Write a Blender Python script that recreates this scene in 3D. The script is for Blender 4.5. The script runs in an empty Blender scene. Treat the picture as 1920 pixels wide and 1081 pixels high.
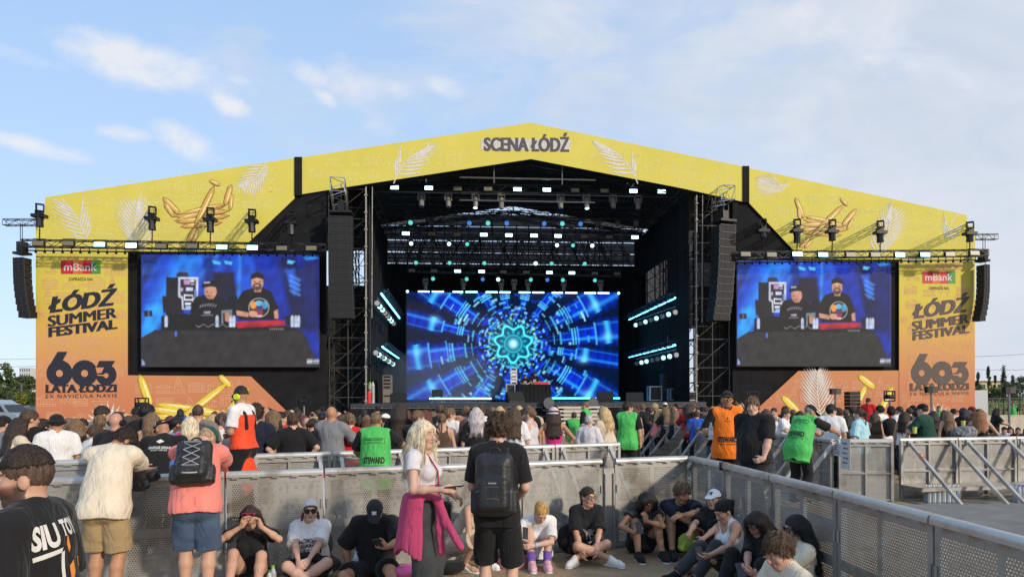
import bpy, bmesh, math, random
import numpy as np
from mathutils import Matrix, Vector
from mathutils.bvhtree import BVHTree
random.seed(7); RNG = np.random.default_rng(7)
SC = bpy.context.scene; COL = SC.collection
# ------------------------------------------------------------------ camera
F_PX, HX, HY, ROLL, CAMZ = 1300.0, 960.0, 745.0, 0.0045, 2.0
cam_d = bpy.data.cameras.new('camera'); cam = bpy.data.objects.new('camera', cam_d); COL.objects.link(cam)
_cr = Vector((math.cos(ROLL), 0, -math.sin(ROLL))); _cu = Vector((math.sin(ROLL), 0, math.cos(ROLL))); _cf = Vector((0, 1, 0))
cam.matrix_world = Matrix(((_cr.x, _cu.x, -_cf.x, 0), (_cr.y, _cu.y, -_cf.y, 0), (_cr.z, _cu.z, -_cf.z, CAMZ), (0, 0, 0, 1)))
cam_d.sensor_fit = 'HORIZONTAL'; cam_d.sensor_width = 36.0; cam_d.lens = 36.0 * F_PX / 1920.0
cam_d.shift_y = (HY - 540.5) / 1920.0; cam_d.clip_start = 0.05; cam_d.clip_end = 6000
SC.camera = cam
def ray(px, py):
    return _cf + _cr * ((px - HX) / F_PX) - _cu * ((py - HY) / F_PX)
def at(px, py, Y):                       # the point the photo shows at px, py, Y metres ahead
    d = ray(px, py); return Vector((d.x * Y, Y, CAMZ + d.z * Y))
def hz(px): return HY - ROLL * (px - HX)
# ------------------------------------------------------------------ world, sun, exposure
SUN_EL, SUN_AZ = 22.0, 46.0              # degrees; azimuth measured from behind the camera towards the right
SUN_DIR = Vector((math.sin(math.radians(SUN_AZ)) * math.cos(math.radians(SUN_EL)), -math.cos(math.radians(SUN_AZ)) * math.cos(math.radians(SUN_EL)), math.sin(math.radians(SUN_EL))))
W = bpy.data.worlds.new('World'); SC.world = W; W.use_nodes = True
wn, wl = W.node_tree.nodes, W.node_tree.links
bg = wn['Background']; bg.inputs['Strength'].default_value = 0.135
sky = wn.new('ShaderNodeTexSky'); sky.sky_type = 'NISHITA'; sky.sun_disc = False
sky.sun_elevation = math.radians(SUN_EL); sky.sun_rotation = math.atan2(SUN_DIR.x, SUN_DIR.y)
sky.air_density = 1.0; sky.dust_density = 0.6; sky.ozone_density = 1.5
sun_d = bpy.data.lights.new('sun', 'SUN'); sun_d.energy = 2.15; sun_d.angle = math.radians(3.0); sun_d.color = (1.0, 0.87, 0.71)
sun = bpy.data.objects.new('sun', sun_d); COL.objects.link(sun)
sun.rotation_euler = SUN_DIR.to_track_quat('Z', 'Y').to_euler(); sun.location = SUN_DIR * 60
SC.view_settings.view_transform = 'Standard'; SC.view_settings.look = 'None'; SC.view_settings.gamma = 1.0
SC.view_settings.exposure = 0.64
def sky_nodes():
    """clouds as a function of world direction, mixed over the Nishita sky"""
    N, L = wn.new, wl.new
    def math_(op, a, b=None, c=None, clamp=False):
        n = N('ShaderNodeMath'); n.operation = op; n.use_clamp = clamp
        for i, v in enumerate((a, b, c)):
            if v is None: continue
            if isinstance(v, (int, float)): n.inputs[i].default_value = v
            else: L(v, n.inputs[i])
        return n.outputs[0]
    tc = N('ShaderNodeTexCoord'); sep = N('ShaderNodeSeparateXYZ'); L(tc.outputs['Generated'], sep.inputs[0])
    dx, dy, dz = sep.outputs
    ya = math_('MAXIMUM', dy, 0.05)
    tx = math_('DIVIDE', dx, ya); tz = math_('DIVIDE', dz, ya)        # tangent-plane direction
    comb = N('ShaderNodeCombineXYZ'); L(tx, comb.inputs[0]); L(tz, comb.inputs[1])
    def noise(scale, detail, rough, sx=1.0, sy=1.0, off=0.0, dist=0.0):
        mp = N('ShaderNodeMapping'); mp.inputs['Scale'].default_value = (sx, sy, 1); mp.inputs['Location'].default_value = (off, off * .7, off)
        L(comb.outputs[0], mp.inputs[0])
        n = N('ShaderNodeTexNoise'); n.inputs['Scale'].default_value = scale; n.inputs['Detail'].default_value = detail
        n.inputs['Roughness'].default_value = rough; n.inputs['Distortion'].default_value = dist
        L(mp.outputs[0], n.inputs['Vector']); return n.outputs['Fac']
    nbig = noise(3.0, 8, .62, 1, 2.2, 3.1, .4); nfine = noise(13.0, 7, .6, 1, 1.5, 9.4, .3)
    nmid = noise(5.0, 7, .58, 1, 1.9, 6.3, .5)
    # puffs:  px centre, radii, slope, weight
    puffs = [(245, 110, 150, 44, .28, 1.0), (150, 80, 60, 25, .2, .7), (582, 132, 40, 24, .4, .9), (665, 150, 62, 40, .4, .6), (432, 194, 34, 17, .3, .9),
             (350, 262, 66, 27, .45, .95), (240, 247, 48, 15, .1, .75), (614, 183, 20, 14, .6, .7), (840, 165, 34, 18, .3, .55), (450, 148, 20, 9, .2, .6),
             (38, 100, 80, 14, .3, .45), (40, 262, 110, 14, .25, .55), (700, 225, 34, 22, .4, .5), (1690, 120, 130, 50, .1, .5), (1560, 60, 120, 40, .2, .45), (745, 170, 30, 18, .3, .45)]
    tot = None
    for cx, cy, rx, ry, sl, w in puffs:
        a = math_('SUBTRACT', tx, (cx - HX) / F_PX); b = math_('SUBTRACT', tz, (HY - cy) / F_PX)
        b2 = math_('MULTIPLY_ADD', a, sl, b)
        e = math_('ADD', math_('POWER', math_('DIVIDE', a, rx / F_PX), 2.0), math_('POWER', math_('DIVIDE', b2, ry / F_PX), 2.0))
        m = math_('MULTIPLY', math_('SUBTRACT', 1.35, e, clamp=False), w)
        tot = m if tot is None else math_('MAXIMUM', tot, m)
    tot = math_('MAXIMUM', tot, -1.2)
    d = math_('ADD', tot, math_('MULTIPLY_ADD', nfine, 3.6, -1.75))
    d = math_('ADD', d, math_('MULTIPLY_ADD', nmid, 2.6, -1.15))
    dp = math_('MULTIPLY', d, 0.55, clamp=True)
    # broad thin veil, heavier to the right and near the horizon
    right = math_('MULTIPLY_ADD', tx, 1.25, -0.02, clamp=False)
    veil = math_('MULTIPLY_ADD', nbig, 3.8, -1.45)
    veil = math_('ADD', veil, math_('MULTIPLY', right, 1.0))
    veil = math_('ADD', veil, math_('MULTIPLY', math_('SUBTRACT', 0.38, tz), 0.25))
    vp = math_('MULTIPLY', math_('MULTIPLY', veil, 0.9, clamp=True), 0.86)
    # colours (times background strength)
    def mixc(fac, a, b):
        n = N('ShaderNodeMix'); n.data_type = 'RGBA'
        if isinstance(fac, float): n.inputs[0].default_value = fac
        else: L(fac, n.inputs[0])
        for i, v in ((6, a), (7, b)):
            if isinstance(v, tuple): n.inputs[i].default_value = v
            else: L(v, n.inputs[i])
        return n.outputs[2]
    ramp = N('ShaderNodeValToRGB'); L(math_('MULTIPLY', tz, 1.6, clamp=True), ramp.inputs[0])
    K = SKY_K
    el = ramp.color_ramp.elements
    el[0].position = 0.0; el[0].color = (.47 * K, .58 * K, .74 * K, 1); el[1].position = 1.0; el[1].color = (.35 * K, .52 * K, .79 * K, 1)
    e2 = el.new(.35); e2.color = (.45 * K, .59 * K, .80 * K, 1)
    base = mixc(0.8, sky.outputs[0], ramp.outputs[0])
    vcol = mixc(nmid, (.40 * K, .48 * K, .59 * K, 1), (.74 * K, .73 * K, .75 * K, 1))
    c = mixc(vp, base, vcol)
    pcol = mixc(math_('MULTIPLY', d, 0.55, clamp=True), (.56 * K, .63 * K, .76 * K, 1), (.76 * K, .74 * K, .72 * K, 1))
    c = mixc(math_('MULTIPLY', dp, 0.72), c, pcol)
    L(c, bg.inputs['Color'])
SKY_K = 5.85
sky_nodes()
# ------------------------------------------------------------------ materials
MATS = {}
def nd(nt, t, **kw):
    n = nt.nodes.new(t)
    for k, v in kw.items(): setattr(n, k, v)
    return n
def mat(name, col, rough=.7, metal=0.0, var=.12, vscale=8.0, bump=0.0, bscale=40.0, spec=.5, emit=None, estr=0.0, sheen=0.0, attr=None, stretch=None, coat=0.0):
    """plain procedural surface: colour with a noise variation, bump"""
    if name in MATS: return MATS[name]
    m = bpy.data.materials.new(name); m.use_nodes = True; nt = m.node_tree; L = nt.links.new
    b = nt.nodes['Principled BSDF']; b.inputs['Roughness'].default_value = rough; b.inputs['Metallic'].default_value = metal
    b.inputs['Specular IOR Level'].default_value = spec; b.inputs['Sheen Weight'].default_value = sheen; b.inputs['Coat Weight'].default_value = coat
    tc = nd(nt, 'ShaderNodeTexCoord'); mp = nd(nt, 'ShaderNodeMapping'); L(tc.outputs['Object'], mp.inputs[0])
    if stretch: mp.inputs['Scale'].default_value = stretch
    n = nd(nt, 'ShaderNodeTexNoise'); n.inputs['Scale'].default_value = vscale; n.inputs['Detail'].default_value = 5; L(mp.outputs[0], n.inputs['Vector'])
    rmp = nd(nt, 'ShaderNodeMapRange'); L(n.outputs['Fac'], rmp.inputs[0]); rmp.inputs[1].default_value = .3; rmp.inputs[2].default_value = .7
    rmp.inputs[3].default_value = 1 - var; rmp.inputs[4].default_value = 1 + var
    mx = nd(nt, 'ShaderNodeMix', data_type='RGBA', blend_type='MULTIPLY'); mx.inputs[0].default_value = 1
    mx.inputs[6].default_value = (*col, 1); L(rmp.outputs[0], mx.inputs[7]); out = mx.outputs[2]
    if attr:
        a = nd(nt, 'ShaderNodeAttribute', attribute_name=attr); m2 = nd(nt, 'ShaderNodeMix', data_type='RGBA')
        L(a.outputs['Alpha'], m2.inputs[0]); L(out, m2.inputs[6]); L(a.outputs['Color'], m2.inputs[7]); out = m2.outputs[2]
    L(out, b.inputs['Base Color'])
    if emit: b.inputs['Emission Color'].default_value = (*emit, 1); b.inputs['Emission Strength'].default_value = estr
    if bump:
        n2 = nd(nt, 'ShaderNodeTexNoise'); n2.inputs['Scale'].default_value = bscale; n2.inputs['Detail'].default_value = 4; L(mp.outputs[0], n2.inputs['Vector'])
        bp = nd(nt, 'ShaderNodeBump'); bp.inputs['Strength'].default_value = bump; bp.inputs['Distance'].default_value = .02
        L(n2.outputs['Fac'], bp.inputs['Height']); L(bp.outputs[0], b.inputs['Normal'])
    MATS[name] = m; return m
def emat(name, col, s):
    if name in MATS: return MATS[name]
    m = bpy.data.materials.new(name); m.use_nodes = True; nt = m.node_tree
    b = nt.nodes['Principled BSDF']; b.inputs['Base Color'].default_value = (.02, .02, .02, 1); b.inputs['Emission Color'].default_value = (*col, 1); b.inputs['Emission Strength'].default_value = s
    MATS[name] = m; return m
def attr_emission(name, s):
    m = bpy.data.materials.new(name); m.use_nodes = True; nt = m.node_tree
    b = nt.nodes['Principled BSDF']; b.inputs['Base Color'].default_value = (.015, .015, .015, 1); b.inputs['Roughness'].default_value = .6; b.inputs['Specular IOR Level'].default_value = .15
    a = nd(nt, 'ShaderNodeAttribute', attribute_name='col'); nt.links.new(a.outputs['Color'], b.inputs['Emission Color']); b.inputs['Emission Strength'].default_value = s
    return m
def s2l(r, g, b):                        # 0-255 picture colour to linear
    f = lambda c: (c / 255 / 12.92) if c / 255 <= .04045 else ((c / 255 + .055) / 1.055) ** 2.4
    return (f(r), f(g), f(b))
# ------------------------------------------------------------------ objects
LABELS = {}
def tag(o, label, cat, group=None):
    o['label'] = label; o['category'] = cat
    if group: o['group'] = group
    return o
def thing(name, label, cat, loc=(0, 0, 0), group=None, rz=0.0):
    o = bpy.data.objects.new(name, None); COL.objects.link(o); o.location = loc; o.rotation_euler = (0, 0, rz); o.empty_display_size = .2
    return tag(o, label, cat, group)
def mk(name, V, Fc, mats, parent=None, smooth=False, local=False, midx=None, col=None):
    V = np.asarray(V, dtype=np.float32).reshape(-1, 3)
    if parent is not None and not local:
        off = np.array(parent.location, dtype=np.float32)
        p = parent.parent
        while p is not None: off = off + np.array(p.location, dtype=np.float32); p = p.parent
        V = V - off
    me = bpy.data.meshes.new(name)
    if isinstance(Fc, np.ndarray):
        n = Fc.shape[1]; me.vertices.add(len(V)); me.vertices.foreach_set('co', V.ravel())
        me.loops.add(Fc.size); me.loops.foreach_set('vertex_index', Fc.ravel().astype(np.int32))
        me.polygons.add(len(Fc)); me.polygons.foreach_set('loop_start', np.arange(0, Fc.size, n, dtype=np.int32))
        me.polygons.foreach_set('loop_total', np.full(len(Fc), n, dtype=np.int32)); me.update(calc_edges=True)
    else:
        me.from_pydata(V.tolist(), [], Fc)
    for m in (mats if isinstance(mats, (list, tuple)) else [mats]): me.materials.append(m)
    if midx is not None: me.polygons.foreach_set('material_index', np.asarray(midx, dtype=np.int32))
    if smooth: me.polygons.foreach_set('use_smooth', np.ones(len(me.polygons), dtype=bool))
    if col is not None:
        ca = me.color_attributes.new('col', 'FLOAT_COLOR', 'POINT'); ca.data.foreach_set('color', np.asarray(col, dtype=np.float32).ravel())
    me.update()
    o = bpy.data.objects.new(name, me); COL.objects.link(o)
    if parent is not None: o.parent = parent
    return o
def struct(name, V, Fc, m, **k):
    o = mk(name, V, Fc, m, **k); o['kind'] = 'structure'; return o
class MB:
    """collects shapes into one mesh"""
    def __init__(s): s.v = []; s.f = []; s.m = []; s.mi = 0
    def add(s, V, Fc):
        n = len(s.v); s.v += [tuple(x) for x in V]; s.f += [tuple(i + n for i in f) for f in Fc]; s.m += [s.mi] * len(Fc)
    def box(s, c, size, R=None, taper=1.0):
        hx, hy, h = size[0] / 2, size[1] / 2, size[2] / 2; c = Vector(c); vs = []
        for z in (-1, 1):
            t = taper if z > 0 else 1.0
            for x, y in ((-1, -1), (1, -1), (1, 1), (-1, 1)):
                p = Vector((x * hx * t, y * hy * t, z * h)); vs.append(c + (R @ p if R else p))
        s.add(vs, [(3, 2, 1, 0), (4, 5, 6, 7), (0, 1, 5, 4), (1, 2, 6, 5), (2, 3, 7, 6), (3, 0, 4, 7)]); return s
    def tube(s, a, b, r, n=6, r2=None, caps=True):
        a = Vector(a); b = Vector(b); d = b - a
        if d.length < 1e-6: return s
        q = d.to_track_quat('Z', 'Y'); r2 = r if r2 is None else r2
        vs = [a + q @ Vector((math.cos(t) * r, math.sin(t) * r, 0)) for t in [2 * math.pi * i / n for i in range(n)]] + \
             [b + q @ Vector((math.cos(t) * r2, math.sin(t) * r2, 0)) for t in [2 * math.pi * i / n for i in range(n)]]
        fs = [(i, (i + 1) % n, n + (i + 1) % n, n + i) for i in range(n)]
        if caps: fs += [tuple(range(n - 1, -1, -1)), tuple(range(n, 2 * n))]
        s.add(vs, fs); return s
    def path(s, pts, r, n=6):
        for a, b in zip(pts, pts[1:]): s.tube(a, b, r, n)
        return s
    def prism(s, pts, off):                # planar loop pushed along a vector
        n = len(pts); off = Vector(off); P = [Vector(p) for p in pts]
        s.add(P + [p + off for p in P], [tuple(range(n - 1, -1, -1)), tuple(range(n, 2 * n))] + [(i, (i + 1) % n, n + (i + 1) % n, n + i) for i in range(n)]); return s
    def face(s, pts): s.add(pts, [tuple(range(len(pts)))]); return s
    def ball(s, c, r, nu=10, nv=6, sc=(1, 1, 1)):
        c = Vector(c); vs = [c + Vector((0, 0, r * sc[2]))]
        for j in range(1, nv):
            for i in range(nu):
                t = math.pi * j / nv; u = 2 * math.pi * i / nu
                vs.append(c + Vector((r * sc[0] * math.sin(t) * math.cos(u), r * sc[1] * math.sin(t) * math.sin(u), r * sc[2] * math.cos(t))))
        vs.append(c - Vector((0, 0, r * sc[2]))); fs = [(0, 1 + i, 1 + (i + 1) % nu) for i in range(nu)]
        for j in range(nv - 2):
            for i in range(nu): fs.append((1 + j * nu + i, 1 + (j + 1) * nu + i, 1 + (j + 1) * nu + (i + 1) % nu, 1 + j * nu + (i + 1) % nu))
        k = 1 + (nv - 2) * nu; fs += [(k + i, len(vs) - 1, k + (i + 1) % nu) for i in range(nu)]
        s.add(vs, fs); return s
    def build(s, name, mats, parent=None, smooth=False, local=False):
        return mk(name, s.v, s.f, mats, parent, smooth, local, s.m if isinstance(mats, (list, tuple)) else None)
def truss(mb, a, b, w=.3, bay=.5, r=.025, rd=.015, up=(0, 0, 1)):
    a = Vector(a); b = Vector(b); d = (b - a); L = d.length; d.normalize(); up = Vector(up); sd = d.cross(up).normalized(); up = sd.cross(d).normalized()
    cs = [sd * (sx * w / 2) + up * (sz * w / 2) for sx, sz in ((-1, -1), (1, -1), (1, 1), (-1, 1))]
    for c in cs: mb.tube(a + c, b + c, r, 5)
    n = max(1, round(L / bay)); 
    for i in range(n):
        p, q = a + d * (L * i / n), a + d * (L * (i + 1) / n)
        for k in range(4):
            c1, c2 = (cs[k], cs[(k + 1) % 4]) if i % 2 else (cs[(k + 1) % 4], cs[k])
            mb.tube(p + c1, q + c2, rd, 3, caps=False)
    for p in (a, b):
        for k in range(4): mb.tube(p + cs[k], p + cs[(k + 1) % 4], rd, 4)
    return mb
def copy_tree(o, parent=None):
    c = o.copy(); COL.objects.link(c); c.parent = parent
    if parent is not None: c.matrix_parent_inverse = o.matrix_parent_inverse.copy()
    for ch in o.children: copy_tree(ch, c)
    return c
def text_mesh(body, bold=.0, shear=0.0, spacing=1.0):
    cu = bpy.data.curves.new('lettering', 'FONT'); cu.body = body; cu.size = 1.0; cu.offset = bold; cu.shear = shear; cu.resolution_u = 4; cu.space_character = spacing
    o = bpy.data.objects.new('lettering', cu); COL.objects.link(o)
    dg = bpy.context.evaluated_depsgraph_get(); dg.update(); ev = o.evaluated_get(dg); me = ev.to_mesh()
    V = np.array([v.co[:] for v in me.vertices]); Fc = [tuple(p.vertices) for p in me.polygons]
    ev.to_mesh_clear(); bpy.data.objects.remove(o); bpy.data.curves.remove(cu)
    V[:, 0] -= V[:, 0].min(); V[:, 1] -= V[:, 1].min()
    V[:, 0] /= max(V[:, 0].max(), 1e-6); V[:, 1] /= max(V[:, 1].max(), 1e-6)
    return V, Fc                                            # in the unit square
# ------------------------------------------------------------------ the stage frame: u along the front, d into the stage, z up
YAW = math.radians(4.5); SO = Vector(((994 - HX) / F_PX * 39.0, 39.0, 0)); SU = Vector((math.cos(YAW), math.sin(YAW), 0)); SN = Vector((-math.sin(YAW), math.cos(YAW), 0)); SZ = Vector((0, 0, 1))
CAMP = Vector((0, 0, CAMZ))
def ST(u, d, z): return SO + SU * u + SN * d + SZ * z
def fac(px, py, d=0.0):                   # point of the plane d behind the front that the photo shows at px, py
    r = ray(px, py); o = SO + SN * d; t = (o - CAMP).dot(SN) / r.dot(SN); return CAMP + r * t
def side(px, py, u):                      # same on the plane u = const
    r = ray(px, py); o = SO + SU * u; t = (o - CAMP).dot(SU) / r.dot(SU); return CAMP + r * t
def uz(px, py, d=0.0):
    p = fac(px, py, d) - SO; return p.dot(SU), p.z
RSTAGE = Matrix((SU, SN, SZ)).transposed()
# materials
M_BLACK = mat('black_cloth', (.012, .012, .013), .9, bump=.35, bscale=1.2, var=.3, vscale=1.5, spec=.2)
M_BLACKB = mat('black_metal', (.018, .018, .02), .45, metal=.3, spec=.4)
M_GREYM = mat('grey_metal', (.20, .20, .20), .45, metal=.7)
M_ALU = mat('aluminium', (.62, .62, .61), .38, metal=.85, var=.15, vscale=5)
M_SCRIM = mat('olive_scrim', (.040, .036, .028), .95, bump=.9, bscale=2.2, var=.4, vscale=1.2, stretch=(3, 3, .35))
M_YEL = mat('yellow_print', (.63, .555, .105), .75, var=.05, vscale=.6, bump=.12, bscale=.8, spec=.25)
M_YLINE = mat('pale_yellow_print', (.69, .63, .20), .75, spec=.2)
M_WPRINT = mat('white_print', (.64, .61, .56), .75, spec=.2)
M_DARKP = mat('slate_print', (.028, .030, .045), .7, spec=.2)
M_DARKP2 = mat('faded_brown_print', (.125, .10, .088), .7, spec=.2)
M_OLINE = mat('pale_orange_print', (.64, .345, .195), .75, spec=.2)
def column_mat():
    m = bpy.data.materials.new('yellow_to_orange_print'); m.use_nodes = True; nt = m.node_tree; L = nt.links.new
    b = nt.nodes['Principled BSDF']; b.inputs['Roughness'].default_value = .75; b.inputs['Specular IOR Level'].default_value = .25
    g = nd(nt, 'ShaderNodeNewGeometry'); sp = nd(nt, 'ShaderNodeSeparateXYZ'); L(g.outputs['Position'], sp.inputs[0])
    mr = nd(nt, 'ShaderNodeMapRange'); L(sp.outputs[2], mr.inputs[0]); mr.inputs[1].default_value = 1.0; mr.inputs[2].default_value = 9.8
    r = nd(nt, 'ShaderNodeValToRGB'); L(mr.outputs[0], r.inputs[0]); e = r.color_ramp.elements
    e[0].position = 0; e[0].color = (.53, .19, .095, 1); e[1].position = 1; e[1].color = (.63, .54, .095, 1)
    for p, c in ((.22, (.57, .235, .11, 1)), (.42, (.62, .32, .11, 1)), (.62, (.65, .44, .085, 1)), (.80, (.64, .53, .085, 1))):
        x = e.new(p); x.color = c
    n = nd(nt, 'ShaderNodeTexNoise'); n.inputs['Scale'].default_value = .9; n.inputs['Detail'].default_value = 4; L(g.outputs['Position'], n.inputs['Vector'])
    bp = nd(nt, 'ShaderNodeBump'); bp.inputs['Strength'].default_value = .12; bp.inputs['Distance'].default_value = .03; L(n.outputs['Fac'], bp.inputs['Height']); L(bp.outputs[0], b.inputs['Normal'])
    L(r.outputs[0], b.inputs['Base Color']); return m
M_COLUMN = column_mat()
GOLD = [mat('gold_print_%s' % n, c, .55, spec=.3) for n, c in (('edge', (.24, .12, .04)), ('mid', (.60, .38, .10)), ('light', (.88, .70, .28)))]
BGOLD = [mat('lemon_print_%s' % n, c, .55, spec=.3) for n, c in (('edge', (.46, .30, .03)), ('mid', (.76, .55, .07)), ('light', (.90, .80, .36)))]
def fprism(mb, pts, d=0.0, th=.05):       # pixel polygon laid on the plane d, th thick towards the back
    P = [fac(x, y, d) for x, y in pts]; mb.prism(P, SN * th)
def sheet(mb, P): mb.face(P)
# ---------------------------------------------------------------- printed artwork on the banners (flat print lying on the cloth)
def band(mb, pts, w):                     # ribbon of width w along points in (u, z), at depth DPR
    for (a, b) in zip(pts, pts[1:]):
        dx, dz = b[0] - a[0], b[1] - a[1]; l = math.hypot(dx, dz)
        if l < 1e-5: continue
        nx, nz = -dz / l * w / 2, dx / l * w / 2; ex, ez = dx / l * w / 2, dz / l * w / 2
        q = [(a[0] - ex + nx, a[1] - ez + nz), (a[0] - ex - nx, a[1] - ez - nz), (b[0] + ex - nx, b[1] + ez - nz), (b[0] + ex + nx, b[1] + ez + nz)]
        BN[0] += 1; mb.face([ST(u, DPR - (BN[0] % 9) * .0005, z) for u, z in q])
BN = [0]
def circ(cx, cz, r, n=12, a0=0, a1=360): return [(cx + r * math.cos(math.radians(a0 + (a1 - a0) * i / n)), cz + r * math.sin(math.radians(a0 + (a1 - a0) * i / n))) for i in range(n + 1)]
def rect(x0, z0, x1, z1): return [(x0, z0), (x1, z0), (x1, z1), (x0, z1), (x0, z0)]
def icon(k):                              # line drawings of houses, trees, arches ... in a unit box
    R = random.random
    if k == 0: return [rect(0, 0, 1, .55), [(0, .55), (.5, .8), (1, .55)]] + [rect(.1 + .22 * i, .12, .22 + .22 * i, .4) for i in range(4)]
    if k == 1: return [rect(0, 0, 1.2, .7)] + [rect(.1 + .22 * i, .1 + .3 * j, .2 + .22 * i, .28 + .3 * j) for i in range(5) for j in range(2)]
    if k == 2: return [[(.2, 0), (.2, .25)], circ(.2, .5, .22)]
    if k == 3: return [[(0, .25), (.4, .25), (.2, .9), (0, .25)], [(.2, 0), (.2, .25)]]
    if k == 4: return [circ(.45, 0, .45, 12, 0, 180), circ(.45, 0, .32, 10, 0, 180), circ(.45, 0, .18, 8, 0, 180)]
    if k == 5: return [rect(0, 0, .5, .5), rect(.1, .5, .4, .8), [(.1, .8), (.25, 1.1), (.4, .8)], circ(.25, .65, .07, 8), rect(.18, 0, .32, .25)]
    if k == 6: return [[(i * .12, .1 if i % 2 else 0) for i in range(7)], [(i * .12, .25 if i % 2 else .15) for i in range(7)]]
    if k == 7: return [circ(.3, .3, .3, 12), circ(.3, .3, .12, 8)] + [[(.3 + .3 * math.cos(t), .3 + .3 * math.sin(t)), (.3 + .4 * math.cos(t), .3 + .4 * math.sin(t))] for t in [i * .785 for i in range(8)]]
    if k == 8: return [[(.15, 0), (0, .18), (.08, .28), (.15, .2), (.22, .28), (.3, .18), (.15, 0)]]
    if k == 9: return [rect(0, 0, 1.3, .12)] + [[(.1 + .2 * i, .12), (.1 + .2 * i, .5)] for i in range(6)] + [[(0, .5), (1.3, .5), (.65, .75), (0, .5)]]
    if k == 10: return [[(0, .2), (.15, 0), (.85, 0), (1, .2), (0, .2)], [(.5, .2), (.5, .7), (.8, .3)]]
    return [circ(.15, .15, .15, 8)]
def inside(p, poly):
    c = False; n = len(poly)
    for i in range(n):
        (x1, y1), (x2, y2) = poly[i], poly[(i + 1) % n]
        if (y1 > p[1]) != (y2 > p[1]) and p[0] < (x2 - x1) * (p[1] - y1) / (y2 - y1) + x1: c = not c
    return c
DPR = -.004
def icons(name, poly_px, m, parent, step=.80, w=.035, sc=.78, avoid=()):
    poly = [uz(*p) for p in poly_px]; av = [(uz(a, b), uz(c, d)) for a, b, c, d in avoid]
    mb = MB(); us = [p[0] for p in poly]; zs = [p[1] for p in poly]; z = min(zs) + .15; row = 0
    while z < max(zs):
        u = min(us) + .1 + (row % 2) * .4
        while u < max(us):
            s = sc * random.uniform(.75, 1.15); k = random.choice([0, 0, 1, 1, 2, 3, 4, 5, 5, 6, 7, 8, 9, 9, 10, 11]); ls = icon(k); uu = u + random.uniform(-.1, .1); zz = z + random.uniform(-.08, .08)
            wd = max(q[0] for l in ls for q in l) * s; ht = max(q[1] for l in ls for q in l) * s
            ok = all(inside((uu + x, zz + y), poly) for x in (-.05, wd + .05) for y in (-.05, ht + .05))
            for (a, b) in av:
                x0, x1 = sorted((a[0], b[0])); y0, y1 = sorted((a[1], b[1]))
                if uu < x1 and uu + wd > x0 and zz < y1 and zz + ht > y0: ok = False
            if ok:
                for l in ls: band(mb, [(uu + q[0] * s, zz + q[1] * s) for q in l], w)
            u += wd + .13 if ok else .3
        z += step; row += 1
    return mb.build(name, m, parent)
def frond(mb, base, tip, ll, n=13, bend=.12, clip=None, d=-.008):
    b = Vector((*uz(*base), 0)); t = Vector((*uz(*tip), 0)); ax = t - b; L = ax.length; ax /= L; nx = Vector((-ax.y, ax.x, 0)); s = ll * 39 / F_PX
    pt = lambda k: b + ax * (k * L) + nx * (math.sin(k * math.pi) * bend * L)
    put = lambda P, e=0: mb.face([ST(p.x, d - e, p.y) for p in P])
    for i in range(n): 
        k0, k1 = i / n, (i + 1) / n; p, q = pt(k0), pt(k1); w = .03
        put([p - nx * w, q - nx * w, q + nx * w, p + nx * w])
    for i in range(n):
        k = (i + .5) / n; p = pt(k)
        ln = s * (math.sin((k * .82 + .16) * math.pi) ** .7)
        for sg in (-1, 1):
            dr = (ax * (.75 + .6 * k) + nx * sg * (1.0 - .4 * k)).normalized(); dn = Vector((-dr.y, dr.x, 0)); w = min(s * .055, L / n * .27)
            m1 = p + dr * ln * .45 + ax * .02 * ln; e = p + dr * ln - nx * sg * .1 * ln * 0 + ax * .12 * ln
            P = [p - dn * w * .35, m1 - dn * w, e, m1 + dn * w, p + dn * w * .35]
            if clip is None or all(inside((q.x, q.y), clip) for q in P): put(P, .0012 + .0008 * (i % 6) + (.0004 if sg > 0 else 0))
def agave(mb, c, r, n=11, d=-.008):
    o = uz(*c); R = r * 37 / F_PX
    for i in range(n):
        a = math.radians(10 + 160 * i / (n - 1)); l = R * (1 - .12 * abs(math.cos(a))); w = R * .055
        x, z = math.cos(a), math.sin(a); nx, nz = -z, x
        P = [(o[0] + x * l * .25 - nx * w * .6, o[1] + z * l * .25 - nz * w * .6), (o[0] + x * l * .62 - nx * w, o[1] + z * l * .62 - nz * w), (o[0] + x * l, o[1] + z * l), (o[0] + x * l * .62 + nx * w, o[1] + z * l * .62 + nz * w), (o[0] + x * l * .25 + nx * w * .6, o[1] + z * l * .25 + nz * w * .6)]
        mb.face([ST(u, d, z2) for u, z2 in P])
def balloon(mb, a, b, w, d):              # a long printed balloon: edge, body and highlight bands
    a = Vector((*uz(*a), 0)); b = Vector((*uz(*b), 0)); ax = b - a; L = ax.length; ax /= L; nx = Vector((-ax.y, ax.x, 0)); w = w * 38 / F_PX / 2
    for k, (ws, off, sh) in enumerate(((1.0, 0, 0), (.78, .06, .03), (.26, .3, .16))):
        P = []
        for side_ in (1, -1):
            for i in range(9):
                t = i / 8; x = t if side_ > 0 else 1 - t
                x2 = sh + x * (1 - 2 * sh); pr = min(1, (x * (1 - x) * 4) ** .32 if 0 < x < 1 else 0)
                p = a + ax * (x2 * L) + nx * w * (off + side_ * ws * pr); P.append(p)
        mb.mi = k; mb.face([ST(p.x, d - .003 * k, p.y) for p in P])
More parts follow.
